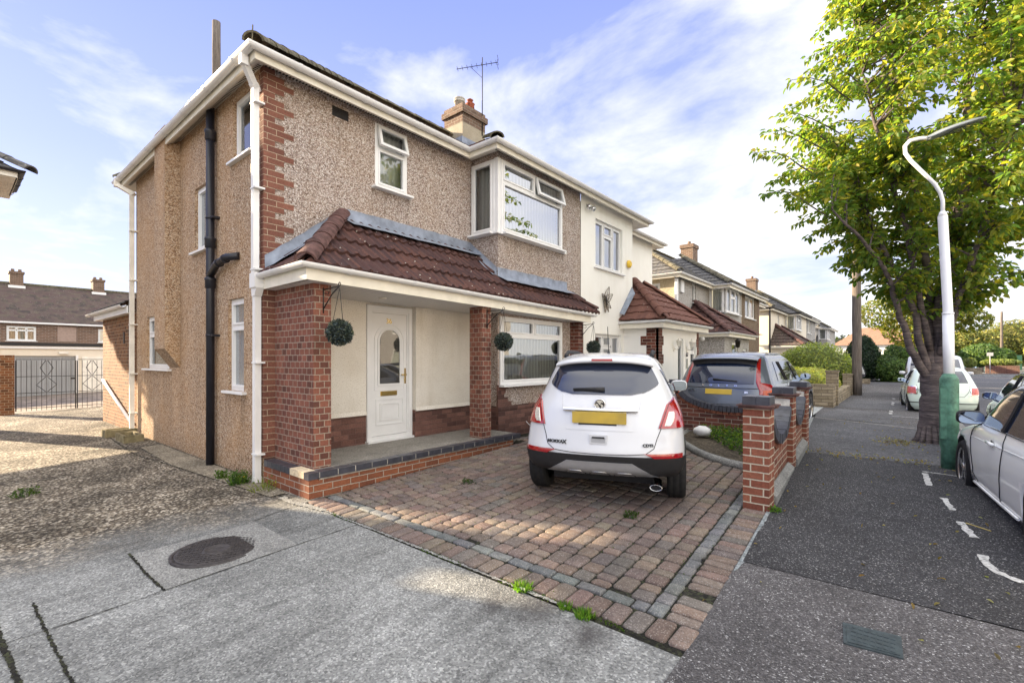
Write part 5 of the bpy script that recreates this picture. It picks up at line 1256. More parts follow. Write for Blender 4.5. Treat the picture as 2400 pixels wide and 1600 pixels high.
        m.build('porch_roof',MT[porchm],H)
        m=MB(); HT(m,(exx,a-.22,zz0+.04),(exx-rr,a-.22+rr,zz0+rr*tq+.05),.12,.42); HT(m,(exx-rr,a-.22+rr,zz0+rr*tq+.05),(XW,a-.22+rr,zz0+rr*tq+.05),.11,.42); HT(m,(exx,b+.22,zz0+.04),(exx-rr,b+.22-rr,zz0+rr*tq+.05),.12,.42); m.build('hip_tiles',MT['hip'],H)
    return H
h3=semi('semi_detached_house','grey pebbledashed semi-detached house with corner bay window and red-brown tiled porch, third along the street',16.3,20.0,22.5,1,'peb_cream','peb_grey',4.42,smallwin=(1.75,2.15,3.75,4.5),porch=(16.75,20.0,-4.6,2.38,3.6,'peb_grey'))
h4=semi('semi_detached_house','dark brown pebbledashed semi-detached half with brick edge beside the grey one',28.8,25.75,22.5,-1,'peb_brown','peb_brown',4.42,chim=(-9.1,40.9-14.5,7.9))
m=MB(); z=.2; c=0
while z<4.4: m.box(XB-.02,XB+.02,25.75-(.22,.34)[c//2%2],25.76,z,z+.0749); z+=.075; c+=1
m.build('quoin_bricks',MT['brick_chimney'],h4)
h5=semi('semi_detached_house','cream rendered semi-detached house with dark hipped porch and black gutters',31.3,36.3,40.6,1,'cream2','cream2',4.5,smallwin=(2.6,3.1,3.55,4.5),porch=(31.6,36.6,-4.55,2.3,3.6,'cream2'),porchm='tile_main',blackgut=True,chim=(-9.1,40.6,7.9))
h6=semi('semi_detached_house','small grey half of the pair with satellite dish on a cream and grey front',48.9,45.4,40.6,-1,'peb_grey','peb_grey',4.5)
h7=semi('semi_detached_house','grey pebbledashed house at the far end of the row with pale bay windows',51.0,53.0,60.0,1,'peb_grey','peb_grey',4.4)
m=MB(); m.box(XB,XB+.6,53.3,59,2.5,2.7); m.build('flat_canopy',MT['upvc'],h7)
for x_,y_,z_,par,lab in ((-4.35,36.3,2.9,h5,'d'),(-4.9,59.5,3.9,h7,'e')):
    m=MB(); m.lathe([(.0,0),(.2,.03),(.34,.09)],(x_,y_,z_),'x',18,cap=False); m.tube([(x_,y_,z_),(x_-.2,y_,z_-.1)],.02,5); m.tube([(x_,y_,z_-.3),(x_+.3,y_,z_-.05)],.012,4); m.build('satellite_dish',MT['plastic_black'],par)
m=MB(); sqp=None
m.tube([(-6.0,31.0,4.6),(-6.05,31.25,4.3),(-6.05,31.25,.3)],.05,8); m.build('downpipe',MT['blackpipe'],h5)
m=MB(); m.box(-6.07,-5.99,16.15,16.3,.2,4.4); m.build('downpipe',MT['upvc'],h3)
m=MB(); m.box(XW-.01,XW+.06,16.75,17.05,4.0,4.42); m.build('alarm_box',MT['upvc'],h3)
# lantern post items on far porches
m=MB(); m.lathe([(.02,0),(.07,.03),(.09,.22),(.11,.23),(.03,.32)],(-4.4,17.6,2.0),seg=6); m.build('porch_lantern',MT['iron'],h3)
# far house across the junction
FH=empty('bungalow',(-3.5,78,.2),0,'white house with orange tiled hipped roof at the end of the street','house')
m=MB(); m.box(-6.9,1.5,76,84,0,3.5); m.build('wall',MT['white_r'],FH)
window(FH,(-6.9,76,0),X_,N_S,5.0,6.6,1.2,2.6,proud=.09); 
m=MB(); z0=3.45; a,b,c,d=(-7.3,75.6),(1.9,75.6),(1.9,84.4),(-7.3,84.4); r1,r2=(-4.2,80,5.9),(-1.2,80,5.9)
m.poly([(*a,z0),(*b,z0),r2,r1]); m.poly([(*b,z0),(*c,z0),r2]); m.poly([(*c,z0),(*d,z0),r1,r2]); m.poly([(*d,z0),(*a,z0),r1]); m.build('roof',MT['tile_orange'],FH)
# ---- buff stone garden wall with steps and pillars
BW=empty('stone_garden_wall',(-1.7,19,.2),0,'low buff stone garden wall with stepped end and square pillars beyond the grey car','wall')
def bw(*a): m=MB(); m.box(*a); m.build('wall_section',MT['brick_yellow'],BW)
bw(-4.2,-2.15,16.28,16.5,.1,.72); bw(-2.15,-1.52,16.28,16.5,.1,.88); bw(-1.74,-1.52,16.5,17.0,.1,.82)
bw(-1.74,-1.52,17.25,22.2,.1,.62); bw(-1.74,-1.52,22.45,27.5,.1,.62)
for y,h_ in ((17.0,1.22),(22.2,1.0),(27.5,1.0)): m=MB(); m.box(-1.78,-1.48,y,y+.27,.1,h_); m.box(-1.80,-1.46,y-.02,y+.29,h_,h_+.05); m.build('pillar',MT['brick_yellow'],BW)
bw(-2.4,-1.4,33.2,33.5,.1,.5)
# drive between
m=MB(); sheet(m,[(-6.1,27.8),(-1.9,27.8),(-1.9,33),(-6.1,33)],.004); m.build('side_drive',MT['conc_pale'],kind='structure')
# street lamp
LP=empty('street_lamp',(.44,8.1,gz(8.1)),0,'tall white street lamp with green painted base beside the tree','street lamp')
zg=gz(8.1); x,y=.455,8.12
grn=simple('green_paint_worn',(.075,.185,.125),.55,0,.4,.45,14,.003); wht=simple('white_pole_paint',(.82,.83,.84),.35,0,.5,.03,5)
m=MB(); m.lathe([(.080,zg-.05),(.080,zg+.25),(.094,zg+.30),(.094,zg+1.12),(.090,zg+1.14),(.058,zg+1.20)],(x,y,0),seg=24); m.build('base',grn,LP)
m=MB(); m.obox(V(x,y,0),V(c3:=math.cos(rad(-50)),math.sin(rad(-50)),0),V(-math.sin(rad(-50))*-1 if False else math.sin(rad(50)),math.cos(rad(50)),0),-.045,.045,.0,.0,0,0) if False else m.box(x-.085,x-.02,y-.098,y-.03,zg+.38,zg+1.02); m.build('access_door',grn,LP)
m=MB(); m.tube([(x,y,zg+1.15),(x-.01,y,zg+1.95)],.056,20); m.tube([(x-.01,y,zg+1.95),(x-.01,y,zg+1.97)],.060,20); m.tube([(x-.01,y,zg+1.97),(x-.06,y,3.42)],.050,20,cap=False); m.tube([(x-.06,y,3.42),(x-.06,y,3.48)],[.050,.03],20); m.build('pole',wht,LP)
B_=V(x-.06,y,0); Rv=V(.77,.6376,0)
arm=[B_+Rv*q+ZAX*z_ for q,z_ in ((0,3.44),(0,3.62),(-.03,3.72),(-.10,3.83),(-.40,4.12),(-.475,4.22),(-.48,4.31),(-.42,4.38),(-.30,4.41),(-.16,4.42))]
m=MB(); m.tube(arm,.022,12); m.build('curved_arm',wht,LP)
d=V(.77*.95,.6376*.95,.31).normalized(); o=V(*arm[-1])-d*.05; s=V(-d.y,d.x,0).normalized(); up=d.cross(s); up=up if up.z>0 else -up
m=MB(); prof=[(0,.03,.03),(.06,.055,.035),(.14,.15,.05),(.28,.20,.055),(.50,.20,.05),(.64,.16,.04),(.72,.09,.025),(.75,.01,.01)]
rows=[]
for u,w_,h_ in prof: rows.append([o+d*u+s*(w_*math.cos(t))+up*(h_*math.sin(t)*(1 if math.sin(t)>0 else .25)+.0) for t in [2*math.pi*k/20 for k in range(21)]])
m.grid(rows); m.build('lantern_head',simple('lamp_grey',(.24,.27,.29),.4,.3,.5,.1),LP)
m=MB(); rows=[[o+d*u+s*w_+up*-.02 for w_ in (-ww,0,ww)] for u,ww in ((.26,.12),(.33,.12),(.55,.115),(.67,.07))]; m.grid(rows); m.build('glass_lens',simple('lamp_glass',(.16,.18,.19),.1,0,.6),LP)

# ================================================================= HOUSES ACROSS THE ROAD (outside the frame; they stand in the window reflections)
for i,y0 in enumerate((-9,5,19)):
    O=empty('semi_detached_house',(18,y0+6,.2),0,('pale rendered house across the road, nearest the camera side','cream house across the road, directly facing the pebbledashed house','grey rendered house across the road, farther along')[i],'house')
    m=MB(); wallp(m,(15,y0,0),Y_,V(-1,0,0),12,0,5.2,[(1,3.2,3.4,4.7),(8.8,11,3.4,4.7),(1,3.2,1,2.3),(8.8,11,1,2.3),(5,5.8,3.5,4.6),(6.3,7.1,3.5,4.6)],.1)
    m.box(15.02,22,y0,y0+.1,0,5.2); m.box(15.02,22,y0+11.9,y0+12,0,5.2); m.build('wall',MT[('white_r','cream2','peb_grey')[i]],O)
    for q in ((1,3.2,3.4,4.7),(8.8,11,3.4,4.7),(1,3.2,1,2.3),(8.8,11,1,2.3),(5,5.8,3.5,4.6),(6.3,7.1,3.5,4.6)): window(O,(15,y0,0),Y_,V(-1,0,0),*q,cols=2)
    m=MB(); a_,b_=y0-.35,y0+12.35; z_=5.2; m.poly([(14.65,a_,z_),(14.65,b_,z_),(18.5,b_-3.8,7.9),(18.5,a_+3.8,7.9)]); m.poly([(22.3,a_,z_),(22.3,b_,z_),(18.5,b_-3.8,7.9),(18.5,a_+3.8,7.9)]); m.poly([(14.65,a_,z_),(22.3,a_,z_),(18.5,a_+3.8,7.9)]); m.poly([(14.65,b_,z_),(22.3,b_,z_),(18.5,b_-3.8,7.9)]); m.build('roof',MT['tile_main'],O)
    m=MB(); m.box(14.55,14.7,a_,b_,5.1,5.25); m.build('gutter',MT['upvc'],O)
# ================================================================= VEGETATION
def leafmat(name,trans=.45,rough=.5):
    m=bpy.data.materials.new(name); m.use_nodes=True; nt=m.node_tree; nt.nodes.clear(); out=nt.nodes.new('ShaderNodeOutputMaterial')
    c=attr_tint(nt)
    d=nd(nt,'ShaderNodeBsdfPrincipled',{'Base Color':c,'Roughness':rough,'Specular IOR Level':.35})
    c2=mix(nt,1,c,(1.6,1.75,.6),'MULTIPLY')
    t=nd(nt,'ShaderNodeBsdfTranslucent',{'Color':c2})
    x=nd(nt,'ShaderNodeMixShader',{0:trans,1:d.outputs[0],2:t.outputs[0]}); nt.links.new(x.outputs[0],out.inputs[0]); return m
MT['leaf']=leafmat('broad_leaf',.6); MT['leaf_dense']=leafmat('dense_leaf',.35,.6)
def barkfn(nt,bs):
    p=pos(nt); mp=nd(nt,'ShaderNodeMapping',{'Vector':p,'Scale':(2.2,2.2,16)}).outputs[0]; n=noise_t(nt,mp,2.2,6,.72,.8); n2=noise_t(nt,p,3,4)
    c=ramp(nt,n,[(.30,(.04,.033,.034)),(.48,(.11,.09,.088)),(.62,(.19,.155,.145)),(.8,(.30,.24,.21))])
    c=mix(nt,.5,c,ramp(nt,n2,[(.3,.6),(.7,1.3)]),'MULTIPLY'); bump(nt,bs,n,.025,1); return c
MT['bark']=newmat('cherry_bark',barkfn,.85,.25)
class Leaves:
    def __init__(s): s.v=[]; s.f=[]; s.c=[]
    def leaf(s,p,d,n,L,W,col,fold=.25,droop=.15):
        d=d.normalized(); t=d.cross(n)
        if t.length<1e-4: return
        t.normalize(); n=t.cross(d)
        i=len(s.v); P=p
        def q(a,b,c): return tuple(P+d*(a*L)+t*(b*W)+n*c)
        s.v+=[q(0,0,0),q(.30,-.46,fold*W*.6-droop*L*.05),q(.68,-.36,fold*W*.5-droop*L*.35),q(1,0,-droop*L),q(.68,.36,fold*W*.5-droop*L*.35),q(.30,.46,fold*W*.6-droop*L*.05)]
        s.f+=[(i,i+1,i+2,i+3),(i,i+3,i+4,i+5)]; s.c+=[col,col]
    def quad(s,p,d,n,L,W,col):
        d=d.normalized(); t=d.cross(n)
        if t.length<1e-4: return
        t.normalize(); i=len(s.v)
        s.v+=[tuple(p-d*L*.5),tuple(p-t*W*.5),tuple(p+d*L*.5),tuple(p+t*W*.5)]; s.f.append((i,i+1,i+2,i+3)); s.c.append(col)
    def build(s,name,mat,parent=None,**k):
        me=bpy.data.meshes.new(name); off=world_loc(parent) if parent else V(0,0,0)
        if parent is None:
            xs=[a[0] for a in s.v]; ys=[a[1] for a in s.v]; zs=[a[2] for a in s.v]; off=V((min(xs)+max(xs))/2,(min(ys)+max(ys))/2,min(zs))
        me.from_pydata(s.v,[],s.f); me.materials.append(mat); me.transform(Matrix.Translation(-off)); me.update()
        ca=me.color_attributes.new('Tint','FLOAT_COLOR','CORNER'); buf=[]
        for f,c in zip(s.f,s.c): buf+=[c[0],c[1],c[2],1]*len(f)
        ca.data.foreach_set('color',buf)
        o=bpy.data.objects.new(name,me); COL.objects.link(o)
        if parent is None: o.location=off
        else: o.parent=parent
        return tag(o,**k)
def rv(r=R): 
    while True:
        v=V(r.uniform(-1,1),r.uniform(-1,1),r.uniform(-1,1))
        if .05<v.length<1: return v.normalized()
def vary(c,r=R,a=.25,y=.25):
    k=r.uniform(1-a,1+a); q=r.uniform(-y,y); return (c[0]*k*(1+q),c[1]*k*(1+q*.3),c[2]*k*(1-q))
_f=1105.6; _s,_c=math.sin(rad(39.61)),math.cos(rad(39.61))
def at(px,py,d):
    """a point of the place from a measured direction and a distance"""
    a=(px-1200)/_f; b=(842-py)/_f
    return V(d*(-_s+a*_c),d*(_c+a*_s),ZC+d*b)
def street_tree():
    r=random.Random(31)
    T=empty('street_tree',(.37,10.5,gz(10.5)),0,'large leafy street tree with yellow-green sunlit crown and dark ringed trunk on the footpath','tree')
    D=7.86
    limbs=[([(2180,1050,D),(2180,1000,D),(2182,940,D),(2183,885,D),(2183,855,D)],[.175,.155,.14,.14,.11]),
     ([(2178,890,D),(2150,850,D-.05),(2125,790,D-.1),(2105,730,D-.2),(2085,650,D-.4),(2020,560,D-.6),(1950,490,D-.8)],[.12,.10,.085,.075,.06,.04,.02]),
     ([(2178,880,D),(2160,820,D-.1),(2145,740,D-.1),(2120,670,D-.1),(2060,560,D-.1),(2000,430,D-.2),(1945,330,D-.2)],[.12,.09,.08,.07,.05,.035,.015]),
     ([(2182,880,D),(2180,800,D+.1),(2180,700,D+.1),(2165,560,D+.1),(2140,400,D+.2),(2110,240,D+.2),(2090,100,D+.2)],[.15,.11,.10,.08,.06,.04,.02]),
     ([(2192,880,D),(2205,800,D),(2205,700,D-.1),(2235,560,D-.1),(2262,420,D-.2),(2268,220,D-.2),(2275,0,D-.1),(2270,-180,D)],[.17,.15,.13,.12,.10,.075,.05,.02]),
     ([(2195,860,D),(2215,790,D+.1),(2235,720,D+.2),(2300,620,D+.4),(2390,520,D+.5),(2480,420,D+.6)],[.14,.10,.09,.06,.045,.02]),
     ([(2190,860,D),(2200,740,D+.5),(2230,600,D+1.1),(2260,450,D+1.6),(2270,300,D+1.9)],[.12,.09,.07,.05,.02]),
     ([(2200,840,D),(2240,720,D-.4),(2280,600,D-.9),(2330,450,D-1.3),(2370,300,D-1.5)],[.12,.08,.06,.045,.02]),
     ([(2180,820,D),(2150,680,D-.2),(2125,540,D-.4),(2085,400,D-.5),(2045,260,D-.5),(2015,140,D-.4),(2000,20,D-.3),(2010,-100,D-.2)],[.09,.07,.055,.045,.035,.025,.018,.01]),
     ([(2262,420,D-.2),(2300,330,D-.1),(2360,200,D),(2410,60,D+.1)],[.07,.05,.035,.015])]
    nodes=[]; m=MB()
    for pts,rr in limbs:
        P=[at(*p) for p in pts]; Q=[];RR=[]
        for i in range(len(P)-1):
            for k in range(4):
                t=k/4; Q.append(P[i].lerp(P[i+1],t)+V(r.uniform(-1,1),r.uniform(-1,1),0)*.018*(0 if i==0 else 1)); RR.append(rr[i]*(1-t)+rr[i+1]*t)
        Q.append(P[-1]); RR.append(rr[-1]); m.tube(Q,[x*(1.0 if pts[0][1]>1000 else .60) for x in RR],12)
        nodes+=[(q,x) for q,x in zip(Q,RR) if q.z>2.3]
    m.build('trunk',MT['bark'],T)
    m=MB()
    for k in range(14):
        a=k*.45; m.tube([V(.37+.13*math.cos(a),10.5+.13*math.sin(a),gz(9)+.28),V(.37+.18*math.cos(a),10.5+.18*math.sin(a),gz(9)+.05),V(.37+.25*math.cos(a),10.5+.25*math.sin(a),gz(9)-.05)],[.03,.045,.04],6)
    m.build('root_flare',MT['bark'],T)
    env=[(2.3,.5),(2.8,.95),(3.35,1.35),(4.1,2.05),(4.8,2.6),(5.5,2.65),(6.2,2.45),(7,2.15),(7.7,1.85),(8.6,1.4),(9.6,.8),(10.3,.2)]
    def er(z):
        for (a,b),(c,d) in zip(env,env[1:]):
            if a<=z<=c: return b+(d-b)*(z-a)/(c-a)
        return .1
    Lv=Leaves(); br=MB()
    cx,cy=.45,10.55
    # lumpy crown: a set of leafy masses around branch ends
    twigs=[]
    n=0
    while n<830:
        z=r.uniform(2.45,10.2) if r.random()<.8 else r.uniform(2.5,5.2); rr=er(z)
        if r.random()>(rr/2.65)**1.2+.08: continue
        a=r.uniform(0,2*math.pi); q=(r.random()**.45)*rr*r.uniform(.85,1.08)
        lump=noise.noise(V(math.cos(a)*1.3,math.sin(a)*1.3,z*.55)*1.4); q*=1+.22*lump
        E=V(cx+math.cos(a)*q,cy+math.sin(a)*q,z)
        if noise.noise(E*.85+V(9,3,1))<-.20: continue
        best=None;bd=1e9
        for (p,x) in nodes:
            d_=(p-E).length+ (1.2 if p.z>E.z-.15 else 0)
            if d_<bd: bd=d_;best=(p,x)
        twigs.append((best[0],best[1],E)); n+=1
    # a few stray sprays reaching left
    for e in ((1762,350),(1800,300),(1790,448),(1830,260),(1850,180),(1940,20),(1965,90),(2070,60),(1900,420)):
        twigs.append((at(e[0]+150,e[1]+60,7.6),.015,at(e[0],e[1],7.4)))
    for (s,x,E) in twigs:
        v=E-s; L=v.length; mid=s.lerp(E,.5)+ZAX*(.10*L)+rv(r)*.05*L
        pts=[s,s.lerp(mid,.5)+rv(r)*.02,mid,mid.lerp(E,.5)+ZAX*.03,E-ZAX*.06]
        br.tube(pts,[min(x*.5,.018+.008*L),.012,.009,.006,.003],5,cap=False)
        def along(t):
            k=min(int(t*4),3); return pts[k].lerp(pts[k+1],t*4-k)
        t0=.25 if L>.8 else .05
        N=int((L*(1-t0))/.036)+8
        sub=[]
        for k in range(N):
            t=t0+(1-t0)*(k+r.random())/N; p=along(t); d=(pts[min(int(t*4)+1,4)]-pts[min(int(t*4),3)]).normalized()
            for s2 in (-1,1):
                side=d.cross(ZAX); side=side.normalized() if side.length>.01 else V(1,0,0)
                dir_=(d*.45+side*s2*r.uniform(.3,1)+rv(r)*.5+ZAX*r.uniform(-.75,.05)).normalized()
                nn=(ZAX*1.0+rv(r)*.75).normalized()
                base=(.135,.205,.05) if r.random()<.55 else ((.25,.27,.055) if r.random()<.82 else (.34,.31,.06))
                l=r.uniform(.075,.12)
                st=p+dir_*r.uniform(.0,.10)+rv(r)*.03
                Lv.leaf(st,dir_,nn,l,l*.62,vary(base,r,.3,.2),.35,.25)
    br.build('twigs',MT['bark'],T)
    Lv.build('crown',MT['leaf'],T)
street_tree()
def bush(name,label,cat,parts,n,size,cols,seed=1,core=True,group=None,trunk=None,shape='e',mat='leaf_dense'):
    """parts: list of (center,(rx,ry,rz)) lumps"""
    r=random.Random(seed); c0=parts[0][0]
    xs=[p[0][0] for p in parts]; ys=[p[0][1] for p in parts]; zmin=min(p[0][2]-p[1][2] for p in parts)
    T=empty(name,(sum(xs)/len(xs),sum(ys)/len(ys),max(zmin,.0) if trunk is None else trunk[2]),0,label,cat,group)
    Lv=Leaves(); vol=[p[1][0]*p[1][1]+p[1][0]*p[1][2]+p[1][1]*p[1][2] for p in parts]; S=sum(vol)
    for (c,rd),v_ in zip(parts,vol):
        c=V(*c)
        for k in range(int(n*v_/S)):
            u=rv(r)
            if shape=='b': # boxy hedge
                m_=max(abs(u.x),abs(u.y),abs(u.z)); u=u/m_; u=V(*[max(-1,min(1,q)) for q in u])*.98
            q=r.uniform(.86,1.05)+.06*noise.noise(u*3+c)
            p=c+V(u.x*rd[0],u.y*rd[1],u.z*rd[2])*q
            col=R.choice(cols); dk=.75+.5*noise.noise(p*2.2/ max(.5,size*8))
            nn=(V(u.x/rd[0],u.y/rd[1],u.z/rd[2]).normalized()+rv(r)*.9).normalized(); d=nn.cross(rv(r))
            Lv.quad(p,d,nn,size*r.uniform(.7,1.3),size*.6*r.uniform(.7,1.2),vary(tuple(x*max(.5,dk+.25) for x in col),r,.25,.15))
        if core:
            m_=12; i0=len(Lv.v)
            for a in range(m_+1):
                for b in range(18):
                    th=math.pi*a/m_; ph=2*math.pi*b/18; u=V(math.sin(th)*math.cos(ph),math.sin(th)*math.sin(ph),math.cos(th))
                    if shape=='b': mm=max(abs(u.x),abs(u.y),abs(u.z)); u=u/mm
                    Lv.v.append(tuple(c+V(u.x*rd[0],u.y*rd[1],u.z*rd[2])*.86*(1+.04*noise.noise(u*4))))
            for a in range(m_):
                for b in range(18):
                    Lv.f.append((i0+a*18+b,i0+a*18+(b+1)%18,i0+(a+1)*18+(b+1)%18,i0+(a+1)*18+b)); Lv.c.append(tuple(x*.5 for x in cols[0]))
    Lv.build('foliage' if trunk is None else 'crown',MT[mat],T)
    if trunk:
        x,y,z0,z1,r0=trunk; m=MB(); m.tube([(x,y,z0),(x+.05,y,(z0+z1)/2),(x,y,z1)],[r0,r0*.7,r0*.4],8)
        for k in range(4):
            c=parts[k%len(parts)][0]; m.tube([(x,y,z0+(z1-z0)*.6),((x+c[0])/2,(y+c[1])/2,(z1+c[2])/2-.2),c],[r0*.5,r0*.3,r0*.12],6)
        m.build('trunk',MT['bark'],T)
    return T
YG=[(.40,.41,.10),(.46,.43,.11),(.31,.34,.08)]; DG=[(.02,.045,.015),(.03,.06,.02)]; MG=[(.07,.13,.035),(.10,.16,.04)]; OL=[(.15,.16,.035),(.22,.20,.045),(.09,.12,.03)]
bush('clipped_hedge','low clipped yellow-green hedge behind the buff stone wall','hedge',[((-2.9,18.0,.75),(1.15,.9,.60)),((-2.6,20.0,.75),(.9,1.3,.56)),((-4.6,17.6,.7),(1.2,.8,.55))],16000,.075,YG,3,shape='e')  # sunlight on this hedge is put into its bright leaf colour
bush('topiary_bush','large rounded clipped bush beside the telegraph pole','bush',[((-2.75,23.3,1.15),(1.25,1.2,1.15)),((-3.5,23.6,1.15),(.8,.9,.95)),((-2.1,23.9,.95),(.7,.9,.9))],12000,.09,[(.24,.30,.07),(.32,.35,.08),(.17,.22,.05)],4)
bush('conifer','dark green rounded conifer in front of the white bungalow','conifer',[((-2.1,40,1.5),(1.05,1.0,1.5)),((-2.1,40,2.3),(.7,.7,.95))],7000,.14,[(.018,.04,.022),(.025,.05,.025)],5)
bush('shrub','mid green shrub between the conifer and the white van','shrub',[((-.6,40,1.0),(1.1,1,1.0)),((.35,41,1.25),(1.0,1,1.2)),((-.1,40.5,1.9),(.9,.9,.8))],8000,.15,MG,6)
bush('background_tree','slender tree with olive foliage behind the street tree trunk','tree',[((-.6,33,4.1),(1.3,1.2,.9)),((.3,33,3.3),(1.2,1.2,1.0)),((1.5,33.5,3.9),(1.3,1.2,.9)),((2.6,34,3.6),(1.0,1.0,.6)),((.7,33,4.7),(1.3,1.2,.7)),((1.2,33,2.7),(.9,1.0,.7))],9000,.17,OL,7,core=False,trunk=(.7,33,.1,4,.17),mat='leaf')
far=[('large sunlit tree mass at the far right of the junction',[((14.5,112,4.4),(5,4,3.6)),((19.5,112,4.6),(5,4,3.8)),((11.2,110,3.6),(3.2,3,2.8))],9,OL),
 ('olive green tree left of the far utility pole',[((6.2,84,2.9),(2.8,2.5,2.3)),((4.2,84,2.6),(2.2,2,2.0))],10,OL),
 ('bright yellow-green small tree at the right edge of the view',[((14.4,90,2.8),(2.1,2,1.8)),((15.9,91,3.2),(2.0,2,2.1))],11,YG),
 ('grey-green low tree in front of the far railings',[((7.3,80,2.1),(1.9,1.5,1.3)),((8.7,80,1.8),(1.5,1.3,1.1))],12,MG)]
for lab,parts,sd,cl in far: bush('distant_tree',lab,'tree',parts,9000,.38,cl,sd,trunk=(parts[0][0][0],parts[0][0][1],0,3,.25),group='trees beyond the junction')
bush('distant_hedge','pale green low hedge above the far brick planter','hedge',[((7.4,66,1.3),(1.4,.6,.35)),((5.0,63,1.25),(.5,.5,.5))],2500,.18,[(.16,.20,.05),(.20,.23,.06)],13)
# background skyline wood
Lf=[]
bush('far_treeline','long low dark treeline closing the view beyond the houses','trees',[((x,150+((i*7)%5)*3,2.2),(9,4,4.2+(i*5%3))) for i,x in enumerate(range(-20,70,9))],9000,.9,[(.05,.07,.03),(.08,.09,.03)],14)
bush('added_shade_tree','tall dense tree added out of view behind the left house to shade the side wall','tree',[((-25,-3.0,9.0),(1.7,1.55,3.3)),((-25.3,-1.9,7.6),(1.2,1.0,1.6)),((-24.8,-2.6,11.6),(1.2,1.2,1.4))],7000,.30,MG,21,trunk=(-25,-3.0,-.1,8,.25),mat='leaf')  # unseen tree added to keep direct sun off the side wall
def tuft(name,label,cat,x,y,z,n,h,sp,cols,wide=.006,seed=0,flat=0,flowers=0,group=None,kind=None):
    r=random.Random(seed); Lv=Leaves()
    for k in range(n):
        a=r.uniform(0,6.28); q=sp*math.sqrt(r.random()); p=V(x+q*math.cos(a),y+q*math.sin(a),z); hh=h*r.uniform(.5,1.1)
        d=(ZAX+V(math.cos(a),math.sin(a),0)*r.uniform(.1,.9)+rv(r)*.25).normalized(); t=d.cross(rv(r)).normalized(); c=vary(r.choice(cols),r,.3,.15)
        m_=p+d*hh*.55; e=m_+(d+V(0,0,-.35)).normalized()*hh*.45; i=len(Lv.v)
        Lv.v+=[tuple(p-t*wide),tuple(p+t*wide),tuple(m_+t*wide*.8),tuple(m_-t*wide*.8),tuple(e)]; Lv.f+=[(i,i+1,i+2,i+3),(i+3,i+2,i+4)]; Lv.c+=[c,c]
    for k in range(flat):
        a=r.uniform(0,6.28); q=sp*math.sqrt(r.random()); p=V(x+q*math.cos(a),y+q*math.sin(a),z+r.uniform(.01,h*.8)); Lv.leaf(p,rv(r)+ZAX*.2,(ZAX+rv(r)*.6),.035,.02,vary(r.choice(cols),r))
    for k in range(flowers):
        p=V(x+r.uniform(-1,1)*sp*.5,y+r.uniform(-1,1)*sp*.5,z+h*r.uniform(.4,.7))
        for j in range(9): a=j*.7; Lv.leaf(p,V(math.cos(a),math.sin(a),.2),ZAX,.022,.012,(.75,.55,.02))
    return Lv.build(name,MT['leaf'],None,label=label,cat=cat,group=group,kind=kind)
GC=[(.07,.16,.02),(.10,.20,.03),(.14,.22,.05)]
tuft('grass_tuft','largest bright green grass tuft on the kerb line between concrete and block paving','grass tuft',-1.95,2.47,gz(2.4),150,.055,.06,GC,.004,1)
tuft('grass_tuft','small grass tuft just left of the last one along the paving edge','grass tuft',-1.60,2.45,gz(2.4),80,.045,.04,GC,.004,2)
tuft('grass_tuft','grass tuft nearest the pavement corner of the block paving','grass tuft',-1.46,2.44,gz(2.4),120,.055,.055,GC,.004,3)
tuft('weed','leafy weed with two yellow flowers by the drain at the white downpipe','weed',-6.28,2.33,gz(2.3),70,.20,.10,[(.06,.12,.03),(.10,.16,.04)],.005,4,flat=240,flowers=3)
tuft('weed','small leafy weed between the soil pipe and the drain cover','weed',-6.75,2.30,gz(2.3),30,.12,.07,[(.08,.14,.03)],.004,5,flat=120)
tuft('weed','thin pale yellow-green grass at the foot of the step corner','weed',-5.75,2.40,gz(2.4),60,.17,.13,[(.20,.22,.06),(.14,.17,.04)],.003,6,flat=50)
tuft('weed','tiny green weed in the block paving near the step','weed',-4.0,4.0,gz(4),40,.03,.10,[(.035,.065,.02)],.004,7,flat=40)
tuft('weed','small weed in the paving just behind the white car','weed',-1.95,4.1,gz(4.1),30,.05,.07,[(.04,.075,.02)],.004,8,flat=40)
tuft('weed','small weed at the street face of the brick pillar foot','weed',-.93,5.0,gz(5),40,.06,.05,[(.10,.2,.03)],.004,9,flat=30)
tuft('weed','weeds at the wall base near the left edge of the drive','weed',-7.9,.62,gz(.6),40,.10,.12,[(.06,.10,.03)],.004,10,flat=90)
# moss in joints
r=random.Random(5); Lv=Leaves()
for k in range(2600):
    if r.random()<.5: x=r.uniform(-4.8,-1.0); y=2.45+r.uniform(-.02,.02)+.01
    else: x=r.uniform(-4.9,-1.1); y=r.uniform(2.5,6.5)
    if noise.noise(V(x*1.5,y*1.5,3))<.12: continue
    p=V(x,y,gz(y)+.0); Lv.leaf(p,rv(r)+ZAX*.7,rv(r),.016,.008,vary((.05,.085,.015),r))
Lv.build('moss',MT['leaf'],None,kind='stuff',label='moss and fine weed growing in the paving joints')
